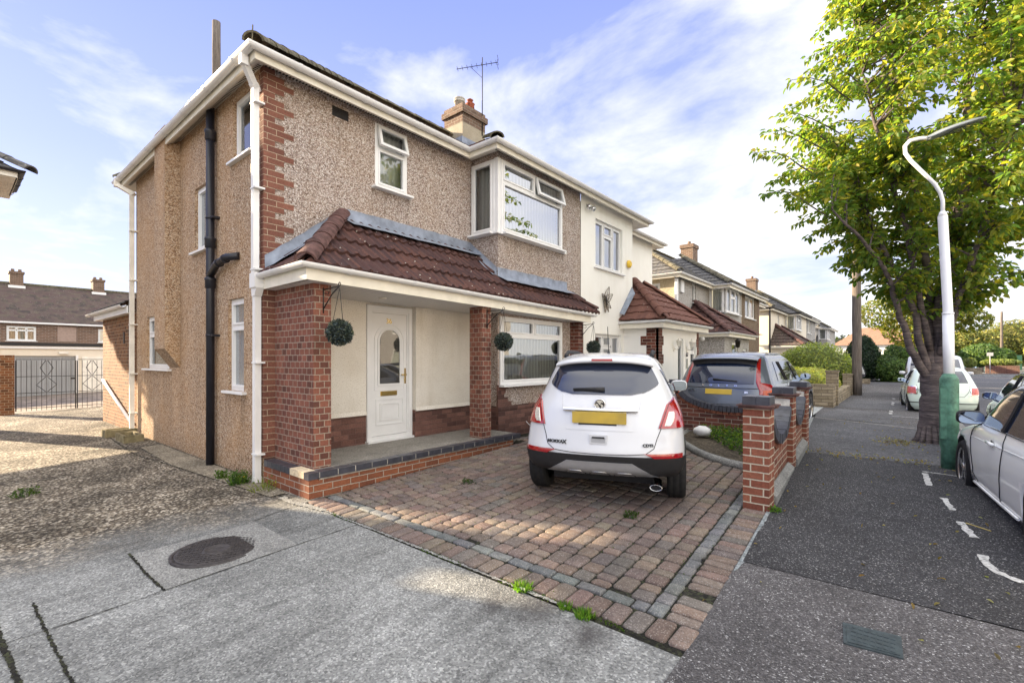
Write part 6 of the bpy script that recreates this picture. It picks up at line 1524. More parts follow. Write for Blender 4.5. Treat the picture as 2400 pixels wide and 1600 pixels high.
# flower bed
r=random.Random(8); Lv=Leaves()
for k in range(5200):
    x=r.uniform(-3.0,-1.25); y=r.uniform(6.5,8.95)
    if not any(False for _ in ()) and (x+3.1)*1.35+ (y-8.9)<-.05+0: continue
    if (x<-1.2 and y<8.9-(x+3.0)*1.42+.0): continue
    hgt=.10+.26*max(0,noise.noise(V(x*2.2,y*2.2,0))+.15)
    p=V(x,y,gz(y)+.05+r.uniform(0,hgt)); Lv.leaf(p,rv(r)+ZAX*.1,(ZAX+rv(r)*.7),.05,.03,vary(r.choice([(.05,.10,.025),(.09,.15,.03),(.04,.07,.03),(.12,.19,.035)]),r))
Lv.build('ground_cover',MT['leaf'],None,kind='stuff',label='low green weeds and creeping plants filling the corner bed')
m=MB(); c=V(-2.62,8.25,gz(8)+.16); rows=[[c+V(math.cos(b)*math.sin(a)*.15,math.sin(b)*math.sin(a)*.11,math.cos(a)*.09)*(1+.18*noise.noise(V(a*2,b*1.5,4))) for b in [2*math.pi*k/14 for k in range(15)]] for a in [math.pi*k/9 for k in range(10)]]
m.grid(rows); m.build('white_stone',simple('white_stone',(.62,.62,.62),.9),label='whitish stone lying in the planted corner bed',cat='stone')
# leaf litter at tree foot and wall foot
r=random.Random(12); Lv=Leaves()
for k in range(420):
    if r.random()<.45: x=-.0+r.gauss(-.05,.16); y=10.1+r.gauss(0,.25)
    elif r.random()<.5: x=r.uniform(-1.15,.3); y=8.25+r.gauss(0,.15)
    else: x=r.uniform(-1,.8); y=r.uniform(3,14)
    Lv.leaf(V(x,y,gz(y)+.012+r.random()*.02),rv(r)*.6+V(r.uniform(-1,1),r.uniform(-1,1),0),(ZAX+rv(r)*.4),.04,.022,vary(r.choice([(.25,.19,.08),(.16,.11,.05),(.30,.26,.10)]),r))
Lv.build('leaf_litter',MT['leaf'],None,kind='stuff',label='dry fallen leaves scattered along the footpath')
# ---- hanging topiary balls
def hang(label,px_,py_,bx_,by_,zb,zt,seed):
    """bracket on pillar face at (px_,py_), ball at (bx_,by_,zb)"""
    r=random.Random(seed)
    H=empty('hanging_topiary_ball',(bx_,by_,zb-.14),0,label,'hanging ball','artificial topiary balls hung from the porch pillars')
    m=MB(); e=V(bx_,by_,zt+.02); b=V(px_,py_,zt); d=(e-b); d.z=0; Ld=d.length; d.normalize()
    m.tube([b+ZAX*.03,b-ZAX*.27],.008,6); m.tube([b,e],.007,6); m.tube([b-ZAX*.22,b+d*Ld*.55-ZAX*.06,e],.007,6)
    m.tube([e+V(0,0,0)]+[e+d*(.018*math.sin(k*.7))+ZAX*(.02-.02*math.cos(k*.7)) for k in range(1,9)],.005,5)
    m.tube([b-ZAX*.04+d*.02,b+d*.09-ZAX*.06,b+d*.11-ZAX*.03,b+d*.08-ZAX*.02],.005,5)
    m.build('bracket',MT['iron'],H)
    m=MB(); 
    for a in (0,2.1,4.2): m.tube([e-ZAX*.02,V(bx_+.07*math.cos(a),by_+.07*math.sin(a),zb+.12)],.0035,4)
    m.build('chain',MT['iron'],H)
    Lv=Leaves(); c=V(bx_,by_,zb)
    for k in range(1500):
        u=rv(r); p=c+u*.130*r.uniform(.88,1.10); Lv.leaf(p,(u*.8+rv(r)),(u*.6+rv(r)),.026,.015,vary(r.choice([(.03,.045,.045),(.06,.08,.08),(.14,.17,.17),(.02,.03,.03)]),r))
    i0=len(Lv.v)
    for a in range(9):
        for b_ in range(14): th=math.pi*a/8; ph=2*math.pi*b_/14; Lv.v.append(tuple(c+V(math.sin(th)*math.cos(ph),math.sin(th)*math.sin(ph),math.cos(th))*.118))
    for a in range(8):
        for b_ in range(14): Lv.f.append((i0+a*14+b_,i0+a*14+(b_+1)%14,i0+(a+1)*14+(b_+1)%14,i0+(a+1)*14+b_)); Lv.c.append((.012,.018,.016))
    Lv.build('foliage_ball',MT['leaf_dense'],H)
hang('dark topiary ball hanging left of the white front door',-5.137,2.80,-4.84,2.83,1.90,2.40,1)
hang('dark topiary ball hanging in front of the ground floor window',-5.09,5.53,-4.82,5.62,1.88,2.36,2)
hang('dark topiary ball hanging nearest the cream neighbouring house',-5.29,8.75,-5.02,8.76,1.85,2.33,3)
# ================================================================= CARS
def paint(name,c,rough=.22,met=0.0):
    m=bpy.data.materials.new(name); m.use_nodes=True; nt=m.node_tree; bs=nt.nodes['Principled BSDF']
    p=pos(nt); n=noise_t(nt,p,1.5,4)
    col=mix(nt,1,c,ramp(nt,n,[(.3,.93),(.7,1.05)]),'MULTIPLY'); nt.links.new(col,bs.inputs['Base Color'])
    bs.inputs['Roughness'].default_value=rough; bs.inputs['Metallic'].default_value=met; bs.inputs['Coat Weight'].default_value=.8; bs.inputs['Coat Roughness'].default_value=.04
    return m
CG=simple('car_glass',(.012,.020,.045),.03,0,.8,.05,2); CG.node_tree.nodes['Principled BSDF'].inputs['Coat Weight'].default_value=.6
CGC=glass_m('car_glass_clear',tint=(.02,.02,.025),ior=1.7,trans=.92)
RL=simple('red_lens',(.30,.006,.010),.08,0,.6,.25,18); RL.node_tree.nodes['Principled BSDF'].inputs['Coat Weight'].default_value=1
ORL=simple('orange_lens',(.6,.09,.02),.1,0,.6,.3,14)
CLN=simple('clear_lens',(.62,.60,.55),.12,.3,.7,.35,40)
YP_=simple('yellow_plate',(.52,.36,.045),.4,0,.4,.06,6)
def crom(keys,z):
    if z<=keys[0][0]: return keys[0][1:]
    if z>=keys[-1][0]: return keys[-1][1:]
    for i in range(len(keys)-1):
        if keys[i][0]<=z<=keys[i+1][0]: break
    a,b=keys[i],keys[i+1]; t=(z-a[0])/(b[0]-a[0]); p=keys[i-1] if i>0 else a; q=keys[i+2] if i+2<len(keys) else b
    out=[]
    for k in range(1,len(a)):
        h=b[0]-a[0]; d0=(b[k]-p[k])/(b[0]-p[0]) if p is not a else (b[k]-a[k])/h; d1=(q[k]-a[k])/(q[0]-a[0]) if q is not b else (b[k]-a[k])/h
        s=(b[k]-a[k])/h
        if s==0: d0=d1=0
        else: d0=max(min(d0/s,3),0)*s; d1=max(min(d1/s,3),0)*s
        t2=t*t;t3=t2*t; out.append((2*t3-3*t2+1)*a[k]+(t3-2*t2+t)*h*d0+(-2*t3+3*t2)*b[k]+(t3-t2)*h*d1)
    return out
def SE(v): return (abs(v)**.62)*(1 if v>=0 else -1)
class Car:
    def __init__(s,name,label,keys,pmat,loc,rz,k=.92,wr=.34,ax=(.8,3.36),track=.78,pw=2.4,group=None,cat='car',bulge=.02,lift=0):
        s.lift=lift; loc=(loc[0],loc[1],loc[2]+lift*k)
        s.k=k; s.keys=keys; s.p=pw; s.bulge=bulge; s.root=empty(name,loc,rz,label,cat,group); s.pm=pmat; s.wr=wr; s.ax=ax; s.track=track
    def P(s,q,z,off=0):
        w,yr,yf,rr,rf=crom(s.keys,z); sg=-1 if q<0 else 1; a=abs(q); e=2/s.p
        def raw(a,d=0):
            if a<=1: 
                ph=a*math.pi/2; x=w*math.sin(ph)**e; y=yr+rr*(1-math.cos(ph)**e)
            else:
                y=yr+rr+(a-1); ys=yf-rf
                if y<=ys: x=w
                else:
                    t=min(1,(y-ys)/rf); x=w*(1-t**s.p)**(1/s.p)
            return V(x,y,z)
        v=raw(a)
        if off:
            v2=raw(a+.01); t=v2-v
            if t.length<1e-6: t=V(1,0,0)
            nn=V(t.y,-t.x,0).normalized(); v=v+nn*off
        return V(sg*v.x,v.y,v.z)*s.k
    def qx(s,x,z):
        w=crom(s.keys,z)[0]; sg=-1 if x<0 else 1; return sg*2/math.pi*math.asin(min(1,(abs(x)/w))**(s.p/2))
    def qy(s,y,z,sg=1):
        w,yr,yf,rr,rf=crom(s.keys,z); 
        if y>=yr+rr: return sg*(1+y-yr-rr)
        c=max(0,min(1,1-(y-yr)/rr)); return sg*(2/math.pi)*math.acos(c**(s.p/2))
    def add(s,mb,name,mat,parent=None,label=None): return mb.build(name,mat,parent or s.root,local=True,label=label)
    def body(s,zs=None,well=.0):
        z0,z1=s.keys[0][0],s.keys[-1][0]
        n=46; zs=[z0+(z1-z0)*(i/n) for i in range(n+1)]
        zs=sorted(set(zs+[z1-.004,z1-.012]))
        m=MB(); rings=[]
        for z in zs:
            w,yr,yf,rr,rf=crom(s.keys,z); pts=[]
            for i in range(13): pts.append(V(*s._r(i/12*1.0,z,w,yr,yf,rr,rf)))
            for i in range(1,16): 
                y=yr+rr+(yf-rf-yr-rr)*i/16; pts.append(V(w,y,z))
            e=2/s.p
            for i in range(13):
                ph=math.pi/2*(1-i/12); pts.append(V(w*math.sin(ph)**e,yf-rf+rf*math.cos(ph)**e,z))
            full=pts+[V(-p.x,p.y,p.z) for p in pts[-2:0:-1]]
            rings.append([m.vert(p*s.k) for p in full])
        m.smooth=True; N=len(rings[0])
        for A,B in zip(rings,rings[1:]):
            for j in range(N): m.face((A[j],A[(j+1)%N],B[(j+1)%N],B[j]))
        m.smooth=False; m.face(rings[0][::-1]); m.smooth=True; m.face(rings[-1])
        ob=m.build('body',[s.pm,MT['plastic_black']],s.root,local=True,uv=False)
        # wheel wells
        c=MB()
        for y in s.ax:
            for sg in (-1,1):
                x0,x1=sg*(s.keys[3][1]-.34),sg*(s.keys[3][1]+.2); xs=(min(x0,x1),max(x0,x1))
                c.cur=0; c.lathe([((s.wr+.055)*s.k,xs[0]*s.k),((s.wr+.055)*s.k,xs[1]*s.k)],(0,y*s.k,(s.wr-s.lift)*s.k),'x',28)
        co=c.build('cut',[MT['plastic_black']],None,local=True,uv=False); co.parent=s.root
        md=ob.modifiers.new('b','BOOLEAN'); md.object=co; md.operation='DIFFERENCE'; md.solver='EXACT'; md.material_mode='TRANSFER'
        bpy.context.view_layer.update(); dg=bpy.context.evaluated_depsgraph_get(); me=bpy.data.meshes.new_from_object(ob.evaluated_get(dg)); ob.modifiers.clear()
        if len(me.polygons)>200: ob.data=me; 
        ob.name='body'; bpy.data.objects.remove(co); s.bodyo=ob; return ob
    def _r(s,a,z,w,yr,yf,rr,rf):
        e=2/s.p; ph=a*math.pi/2; return (w*math.sin(ph)**e,yr+rr*(1-math.cos(ph)**e),z)
    def patch(s,name,mat,z0,z1,lo,hi,off=.006,nu=16,nz=10,parent=None,label=None,mode='q',edge=True):
        """lo/hi: functions of z giving ring parameter"""
        m=MB(); rows=[]
        for i in range(nz+1):
            z=z0+(z1-z0)*i/nz; a,b=lo(z),hi(z)
            rows.append([s.P(a+(b-a)*j/nu,z,off) for j in range(nu+1)])
        m.grid(rows)
        if edge:
            rim=[rows[0],[r[-1] for r in rows],rows[-1][::-1],[r[0] for r in rows][::-1]]
            c=V(0,2*s.k,.9*s.k)
            for L in rim: m.grid([L,[p+(V(0,p.y,p.z)-p)*.03*1+V(0,.0,0) if abs(p.x)>.5 else p+V(0,.02,0) for p in L]],flip=True)
        return s.add(m,name,mat,parent,label)
    def line(s,name,pts,r=.0035,mat=None,off=.004,parent=None,n=1):
        m=MB(); P=[]
        for (a,z),(b,w) in zip(pts,pts[1:]):
            for k in range(5): t=k/5; P.append(s.P(a+(b-a)*t,z+(w-z)*t,off))
        P.append(s.P(*pts[-1],off)); m.tube(P,r,5); return s.add(m,name,mat or MT['dark_in'],parent)
    def wheels(s,spokes=5,tw=.20,rim=.68,mat=None,show=((0,1),(0,-1),(1,1),(1,-1)),cap='plastic_black'):
        for ai,sg in show:
            y=s.ax[ai]; r=s.wr; x=s.track; k=s.k
            xo,xi=(x+tw/2),(x-tw/2)
            c=V(0,y*k,(r-s.lift)*k)
            prof=[(r*rim,xi),(r*.93,xi),(r,xi+.03),(r,xi+tw*.3),(r*.985,xi+tw*.32),(r,xi+tw*.35),(r,xi+tw*.62),(r*.985,xi+tw*.65),(r,xi+tw*.68),(r,xo-.03),(r*.93,xo),(r*(rim+.02),xo-.004),(r*rim,xo-.02)]
            m=MB(); m.lathe([(a*k,b*k*sg) for a,b in prof],c,'x',36,cap=False); t=s.add(m,'wheel',MT['tyre'])
            m=MB(); m.lathe([(r*rim*k,(xo-.015)*k*sg),(r*(rim-.06)*k,(xo-.02)*k*sg),(r*(rim-.06)*k,(xo-.10)*k*sg),(.02*k,(xo-.11)*k*sg)],c,'x',30,cap=False)
            m2=MB(); m2.lathe([(r*rim*1.0*k,(xo-.008)*k*sg),(r*(rim-.05)*k,(xo-.012)*k*sg),(r*(rim-.06)*k,(xo-.05)*k*sg)],c,'x',30,cap=False)
            for j in range(spokes):
                a=2*math.pi*j/spokes+.3; u=V(0,math.cos(a),math.sin(a)); v=V(0,-math.sin(a),math.cos(a))
                m2.obox(c+V((xo-.04)*k*sg,0,0),u,v,.03*k,r*(rim-.04)*k,-.032*k,.032*k,-.018*k*sg,.018*k*sg,V(1,0,0))
            m2.lathe([(.062*k,(xo-.05)*k*sg),(.055*k,(xo-.016)*k*sg),(.0,(xo-.012)*k*sg)],c,'x',18,cap=False)
            s.add(m,'rim_barrel',MT['plastic_black'],t); s.add(m2,'rim',mat or MT['alu'],t)
    def mirror(s,sg,y,z,w=.2,h=.13,body=None,stalk=True):
        k=s.k; b=s.P(s.qy(y,z,sg),z); c=b+V(sg*(.02+w/2)*k,0,.03*k)
        m=MB(); rows=[]
        for i in range(9):
            th=math.pi*i/8
            rows.append([c+V(SE(math.cos(ph))*math.sin(th)**.6*w/2*k,math.cos(th)*-.07*k,SE(math.sin(ph))*math.sin(th)**.6*h/2*k) for ph in [2*math.pi*j/18 for j in range(19)]])
        m.grid(rows,flip=True); M_=s.add(m,'wing_mirror',body or s.pm)
        m=MB(); m.tube([b-V(sg*.05,0,0),b+V(sg*.05*k,0,-.02*k),c-ZAX*.03*k],[.03*k,.025*k,.03*k],8); s.add(m,'mirror_stalk',MT['plastic_black'],M_)
        m=MB(); m.poly([c+V(SE(math.cos(ph))*w*.44*k*-1,-.073*k,SE(math.sin(ph))*h*.42*k) for ph in [2*math.pi*j/20 for j in range(20)]][::1]); s.add(m,'mirror_glass',simple('mirror_glass',(.8,.85,.9),.02,1,.5,.02) if 'mg' not in MT else MT['mg'],M_)
    def box(s,name,mat,x0,x1,y0,y1,z0,z1,parent=None):
        m=MB(); k=s.k; m.box(x0*k,x1*k,y0*k,y1*k,z0*k,z1*k); return s.add(m,name,mat,parent)
MT['mg']=simple('mirror_glass',(.40,.48,.60),.02,1,.5,.02)
# ------------------------------------------------ white SUV on the drive
KM=[(.27,.79,.20,4.10,.30,.35),(.33,.83,.08,4.18,.34,.4),(.42,.86,.03,4.25,.38,.5),(.52,.868,.0,4.27,.40,.55),(.66,.865,.03,4.26,.42,.6),(.82,.85,.07,4.18,.44,.65),(.95,.822,.12,4.0,.46,.7),(1.03,.79,.16,3.5,.46,.75),(1.10,.755,.20,3.15,.46,.6),(1.25,.69,.28,2.9,.44,.5),(1.40,.625,.37,2.6,.38,.45),(1.485,.575,.46,2.38,.34,.4),(1.55,.515,.60,2.15,.32,.4),(1.59,.42,.85,1.95,.3,.4),(1.605,.30,1.2,1.75,.3,.3)]
WP=paint('white_car_paint',(.56,.575,.605))
c=Car('parked_suv','white compact suv seen from behind on the block paved drive','' and KM or KM,WP,MKLOC,rad(21.4),.92,.355,(.80,3.36),.785,lift=.065)
c.body(); c.wheels(5)
q=lambda x:(lambda z:c.qx(x,z))
# lower cladding
zb=.20
c.patch('rear_bumper',MT['plastic_black'],.275,.51,lambda z:-1.95+.0*z,lambda z:1.95,.008,60,6)
c.patch('rear_bumper',MT['plastic_black'],.20,.30,lambda z:-1.75,lambda z:1.75,.011,50,3) if False else None
def skid(z):
    t=(z-.275)/(.44-.275); return .60-.26*max(0,t)**1.0
c.patch('skid_plate',simple('silver_plastic',(.38,.39,.41),.4,.4,.4,.05,20),.272,.44,lambda z:c.qx(-skid(z),z),lambda z:c.qx(skid(z),z),.022,24,8)
for x in (-.26,0,.26):
    m=MB(); P=[c.P(c.qx(x+a,z_),z_,.026) for a,z_ in ((-.11,.285),(-.06,.325),(.06,.325),(.11,.285))]; m.tube(P,.005,6); c.add(m,'skid_rib',MT['alu'])
# reflectors
for sg in (-1,1):
    lo=lambda z,sg=sg: c.qx(sg*.46,z); hi=lambda z,sg=sg: sg*(1.0+.02)
    f0=lambda z,sg=sg: c.qx(sg*(.52+ .25*max(0,(.50-z))),z)
    if sg>0: c.patch('rear_reflector',RL,.50,.548,lambda z:c.qx(.46+(.548-z)*2.2,z),lambda z:.80,.012,10,4)
    else: c.patch('rear_reflector',RL,.50,.548,lambda z:-.80,lambda z:c.qx(-(.46+(.548-z)*2.2),z),.012,10,4)
# rear window, black surround then glass
def ww(z):
    t=(z-1.135)/(1.475-1.135); t=max(0,min(1,t)); return .32+.275*math.sqrt(min(1,t*3.2)) - .11*max(0,(t-.35)/.65)**1.15
c.patch('rear_window',CG,1.135,1.475,lambda z:c.qx(-ww(z),z),lambda z:c.qx(ww(z),z),.010,26,14)
# side glass
for sg in (-1,1):
    f=lambda z:(c.qy(.95-.1*(1.45-z),z,sg)); g=lambda z:(c.qy(3.0-1.6*(z-1.08),z,sg))
    a,b=(g,f) if sg<0 else (f,g)
    c.patch('side_window',CG,1.09,1.46,a,b,.008,20,8)
    a=(lambda z:c.qy(.80,z,sg)); b=(lambda z:c.qy(.62+.2*(1.4-z),z,sg))
    c.patch('quarter_window',CG,1.16,1.40,*((a,b) if sg<0 else (b,a)),.008,6,6)
# spoiler
m=MB(); rows=[]
for (y,z,w_) in ((.62,1.575,.51),(.42,1.548,.525),(.33,1.515,.54),(.315,1.492,.545),(.345,1.478,.54),(.47,1.475,.52)):
    rows.append([V(x*w_,y+.10*(abs(x)**2.4),z-.05*abs(x)**3)*c.k for x in [-1+2*j/20 for j in range(21)]])
m.grid(rows); sp_=c.add(m,'roof_spoiler',WP)
m=MB(); rows=[[V(x*.115,.3235+dy,zz_)*c.k for x in [-1+2*j/8 for j in range(9)]] for zz_,dy in ((1.497,-.012),(1.522,-.006))]; m.grid(rows,flip=False); m.box(-.115*c.k,.115*c.k,.308*c.k,.335*c.k,1.497*c.k,1.523*c.k); c.add(m,'brake_light',RL,sp_)
# tail lights
def tl(sg,name,mat,z0,z1,a,b,off,nu=12):
    lo=(lambda z:a(z)) if sg>0 else (lambda z:-b(z)); hi=(lambda z:b(z)) if sg>0 else (lambda z:-a(z))
    return c.patch(name,mat,z0,z1,lo,hi,off,nu,14)
for sg in (-1,1):
    A=lambda z: c.qx(.62+.16*((z-.80)/.32 if z<1.0 else .625+(z-1.0)*.35)+ (0 if z<1.05 else (z-1.05)*1.3),z) if True else 0
    a=lambda z: c.qx(min(.80,.615+.095*((z-.80)/.30)),z)+(0 if z<1.04 else (z-1.04)*2.2)
    b=lambda z: 1.0+.10*min(1,(z-.80)/.12)-( .0 if z<1.02 else (z-1.02)*.8)
    T_=tl(sg,'tail_light',RL,.80,1.10,a,b,.016)
    a2=lambda z: a(z)+.05; b2=lambda z: a(z)+.05+.10*math.sin(math.pi*min(1,max(0,(z-.80)/.20)))**.5
    o_=c.patch('indicator_lens',CLN,.825,.965,(lambda z:a2(z)) if sg>0 else (lambda z:-b2(z)),(lambda z:b2(z)) if sg>0 else (lambda z:-a2(z)),.021,8,8,parent=T_)
    c.line('lamp_rim',[(sg*a(z),z) for z in (.80,.88,.96,1.04,1.10)],.004,simple('dark_red',(.1,.004,.01),.2),.016,T_)
# chrome bar, badge, plate, handle
m=MB(); rows=[]
for z_,o_ in ((.955,.008),(.958,.030),(.990,.034),(.995,.010)): rows.append([c.P(c.qx(x,z_),z_,o_) for x in [-.39+.78*j/14 for j in range(15)]])
m.grid(rows); c.add(m,'chrome_bar',MT['chrome'])
bp=c.P(0,1.035,.012); m=MB(); m.lathe([(.0,-.012),(.052,-.012),(.056,-.004),(.056,.01)],bp,'y',28,cap=False); B_=c.add(m,'badge',MT['iron'])
m=MB(); m.lathe([(.046,-.014),(.050,-.020),(.056,-.014),(.056,.0)],bp,'y',28,cap=False)
def bpoly(pts): m.prism([bp+V(x*.05,-.0125,z*.05) for x,z in pts],(0,-.006,0))
bpoly([(-.7,.55),(-.15,.85),(.45,.7),(.75,.25),(.35,.35),(.1,.1),(.25,-.25),(-.1,-.05),(-.35,.3)]); bpoly([(-.8,.15),(-.45,.1),(-.2,-.3),(.05,-.75),(-.4,-.75),(-.75,-.35)]); bpoly([(.2,.05),(.6,-.05),(.75,-.45),(.35,-.8),(.25,-.4)])
c.add(m,'badge_emblem',MT['chrome'],B_)
m=MB(); y0=c.P(0,.86,.012).y; m.box(-.262,.262,y0-.012,y0+.01,.80*.92+.035,.80*.92+.145); PL=c.add(m,'number_plate',YP_)
c.patch('plate_recess',WP,.765,.945,q(-.36),q(.36),.004,10,6,edge=False)
m=MB(); m.box(-.2,.17,y0-.008,y0+.01,.80*.92+.018,.80*.92+.034); c.add(m,'dealer_strip',MT['plastic_black'],PL)
smud=lambda nt,bs:(lambda p:mix(nt,mth(nt,'MULTIPLY',ramp(nt,noise_t(nt,p,4,2),[(.4,0),(.7,1)]),.6),(.50,.35,.05),(.20,.16,.06)))(pos(nt))
PL.data.materials[0]=newmat('blurred_plate',smud,.4,.4)
c.line('tailgate_seam',[(c.qx(-.63,.80),.80),(c.qx(-.59,.70),.70),(c.qx(-.56,.60),.60),(c.qx(-.48,.545),.545),(c.qx(-.3,.53),.53),(0,.525),(c.qx(.3,.53),.53),(c.qx(.48,.545),.545),(c.qx(.56,.60),.60),(c.qx(.59,.70),.70),(c.qx(.63,.80),.80)],.0035,None,.001)
c.line('tailgate_seam',[(c.qx(-.43,1.13),1.13),(c.qx(-.42,1.05),1.05),(c.qx(-.41,.99),.99)],.0015,MT['alu'],.002); c.line('tailgate_seam',[(c.qx(.43,1.13),1.13),(c.qx(.42,1.05),1.05),(c.qx(.41,.99),.99)],.0015,MT['alu'],.002)
m=MB(); yb_=c.P(0,.65,.006).y; m.box(-.085,.085,yb_-.006,yb_+.02,.575,.665); h_=c.add(m,'tailgate_handle',WP); m=MB(); m.box(-.068,.068,yb_-.0085,yb_,.592,.64); c.add(m,'handle_recess',simple('painted_recess_shade',(.35,.36,.38),.5),h_); m=MB(); m.box(-.06,.06,yb_-.013,yb_,.632,.648); c.add(m,'handle_grip',MT['plastic_black'],h_)  # recess shade painted in as a grey panel behind the grip
def ctext(car,name,txt,x,z,size,mat,off=.008,sx=1.0):
    p=car.P(car.qx(x,z),z,off); p2=car.P(car.qx(x+.05,z),z,off); p3=car.P(car.qx(x,z+.04),z+.04,off)
    t=(p2-p).normalized(); u=(p3-p).normalized(); n=t.cross(u).normalized(); u=n.cross(t)
    return textmesh(name,txt,size,mat,car.root,basis(t,u,n,p),.003,sx,bold=.0015)
ctext(c,'lettering','MOKKA',-.47,.63,.042,MT['plastic_black'],.008,1.1); ctext(c,'lettering','X',-.365,.63,.055,MT['plastic_black'],.008,1.1)
ctext(c,'lettering','CDTI',.50,.63,.038,MT['plastic_black'],.008,1.15)
# wiper
m=MB(); a0=c.P(c.qx(.04,1.19),1.19,.035); a1=c.P(c.qx(-.30,1.185),1.185,.028)
m.tube([a0,a0.lerp(a1,.3)+V(0,-.006,.004),a1],[.022,.018,.011],8); m.tube([a0.lerp(a1,.15)-ZAX*.02,a1-ZAX*.012],.006,5); c.add(m,'rear_wiper',MT['plastic_black'])
# roof rails, aerial
for sg in (-1,1):
    m=MB(); P=[c.P(c.qy(y,1.53,sg),1.53,-.02)+ZAX*(.075 if 1.0<y<2.0 else .02) for y in (.86,1.02,1.3,1.7,2.1)]; m.tube(P,.022,8); c.add(m,'roof_rail',MT['plastic_black'])
m=MB(); a0=V(0,.98,1.555)*c.k; m.tube([a0,a0+V(0,-.03,.05)],[.035,.015],10); m.tube([a0+V(0,-.02,.04),a0+V(0,-.13,.33)],.004,5); c.add(m,'aerial',MT['plastic_black'])
# exhaust
m=MB(); e0=V(.58,.02,.185)*c.k; 
rows=[[V(.58*c.k+math.cos(a)*r_x,y_,.205*c.k+math.sin(a)*r_x*.52) for a in [2*math.pi*j/22 for j in range(23)]] for y_,r_x in ((.35,.05),(.06,.052),(.05,.057),(.055,.050),(.25,.047))]
m.grid(rows); ex_=c.add(m,'exhaust_tip',MT['chrome']); m=MB(); m.poly([V(.58*c.k+math.cos(a)*.047,.075,.205*c.k+math.sin(a)*.047*.52) for a in [2*math.pi*j/20 for j in range(20)]]); c.add(m,'exhaust_bore',MT['dark_in'],ex_)
c.box('underbody',MT['dark_in'],-.55,.55,.35,4.0,.17,.30)
c.mirror(1,2.85,1.08,.24,.17); c.mirror(-1,2.85,1.08,.24,.17)
# ------------------------------------------------ grey SUV behind the dividing wall
KV=[(.24,.88,.16,4.75,.32,.5),(.40,.945,.05,4.88,.36,.6),(.60,.965,.0,4.95,.38,.7),(.80,.965,.02,4.93,.38,.7),(1.0,.957,.06,4.75,.38,.75),(1.08,.94,.09,4.3,.38,.8),(1.18,.90,.13,3.6,.37,.7),(1.35,.845,.21,3.3,.36,.5),(1.5,.79,.31,3.05,.34,.45),(1.62,.74,.42,2.8,.32,.4),(1.70,.68,.52,2.55,.3,.4),(1.75,.57,.78,2.3,.3,.4),(1.775,.38,1.2,2.0,.3,.3)]
GP=paint('grey_blue_metallic_paint',(.12,.14,.175),.25,.3)
v=Car('parked_suv','large grey-blue suv with tall red tail lights parked behind the swept brick wall','' and KV or KV,GP,VLLOC,VLRZ,.92,.38,(1.05,4.03),.85)
v.body(); v.wheels(5,.24,.72)
def vw(z): t=(z-1.12)/(1.60-1.12); return .64-.03*t if t<.8 else .615-.10*(t-.8)/.2
v.patch('rear_window',CG,1.12,1.585,lambda z:v.qx(-vw(z),z),lambda z:v.qx(vw(z),z),.010,24,12)
m=MB(); rows=[]
for (y,z,w_) in ((.62,1.725,.64),(.42,1.69,.66),(.24,1.645,.67),(.22,1.625,.67),(.40,1.60,.66)): rows.append([V(x*w_,y+.10*abs(x)**2.5,z-.05*abs(x)**3)*v.k for x in [-1+2*j/18 for j in range(19)]])
m.grid(rows); v.add(m,'roof_spoiler',GP)
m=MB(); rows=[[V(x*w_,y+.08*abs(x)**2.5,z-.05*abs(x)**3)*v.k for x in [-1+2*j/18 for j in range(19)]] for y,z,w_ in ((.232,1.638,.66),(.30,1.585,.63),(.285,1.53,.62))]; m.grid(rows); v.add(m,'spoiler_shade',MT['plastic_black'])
for sg in (-1,1):
    def a(z):
        x=.66+.0*z if z<1.12 else .655-.06*(z-1.12)/.5
        x=.79-.03*max(0,min(1,(z-.80)/.1)) if z<.98 else (x+.035 if z>1.14 else .76-(z-.98)/.16*.07)
        return v.qx(x,z)
    def b(z):
        if z<.98: return 1.06
        if z<1.14: return 1.06-(z-.98)/.16*.30
        return a(z)+.07
    T_=v.patch('tail_light',RL,.80,1.62,(lambda z:a(z)) if sg>0 else (lambda z:-b(z)),(lambda z:b(z)) if sg>0 else (lambda z:-a(z)),.016,10,26)
    v.patch('lamp_lens',ORL,.85,1.0,(lambda z:a(z)+.06) if sg>0 else (lambda z:-b(z)+.04),(lambda z:b(z)-.04) if sg>0 else (lambda z:-a(z)-.06),.020,8,6,parent=T_)
    f=lambda z:v.qy(1.02-.25*(1.55-z),z,sg); g=lambda z:v.qy(3.35-1.55*(z-1.15),z,sg)
    v.patch('side_window',CG,1.17,1.56,*((g,f) if sg<0 else (f,g)),.008,26,8)
    for y in (1.55,1.68,2.55):
        v.line('window_pillar',[(v.qy(y,1.17,sg),1.17),(v.qy(y-.22,1.56,sg),1.56)],.014,MT['plastic_black'],.012)
    v.line('chrome_window_trim',[(v.qy(.93,1.17,sg),1.16),(v.qy(2,1.17,sg),1.165),(v.qy(3.35,1.16,sg),1.16)],.006,MT['chrome'],.010)
    v.line('door_seam',[(v.qy(1.6,1.12,sg),1.12),(v.qy(1.62,.5,sg),.5),(v.qy(1.8,.35,sg),.35)]); v.line('door_seam',[(v.qy(2.62,1.12,sg),1.12),(v.qy(2.64,.35,sg),.35)]); 
    m=MB(); p0=v.P(v.qy(1.75,1.0,sg),1.0,.03); p1=v.P(v.qy(1.95,1.0,sg),1.0,.03); m.tube([p0,p1],.013,6); v.add(m,'door_handle',GP)
    m=MB(); P=[v.P(v.qy(y,1.70,sg),1.70,-.02)+ZAX*.03 for y in (.95,1.3,1.8,2.3)]; m.tube(P,.014,6); v.add(m,'roof_rail',MT['alu'])
    v.mirror(sg,3.2,1.17,.22,.15)
v.patch('number_plate',YP_,.90,1.005,lambda z:v.qx(-.26,z),lambda z:v.qx(.26,z),.014,4,2)
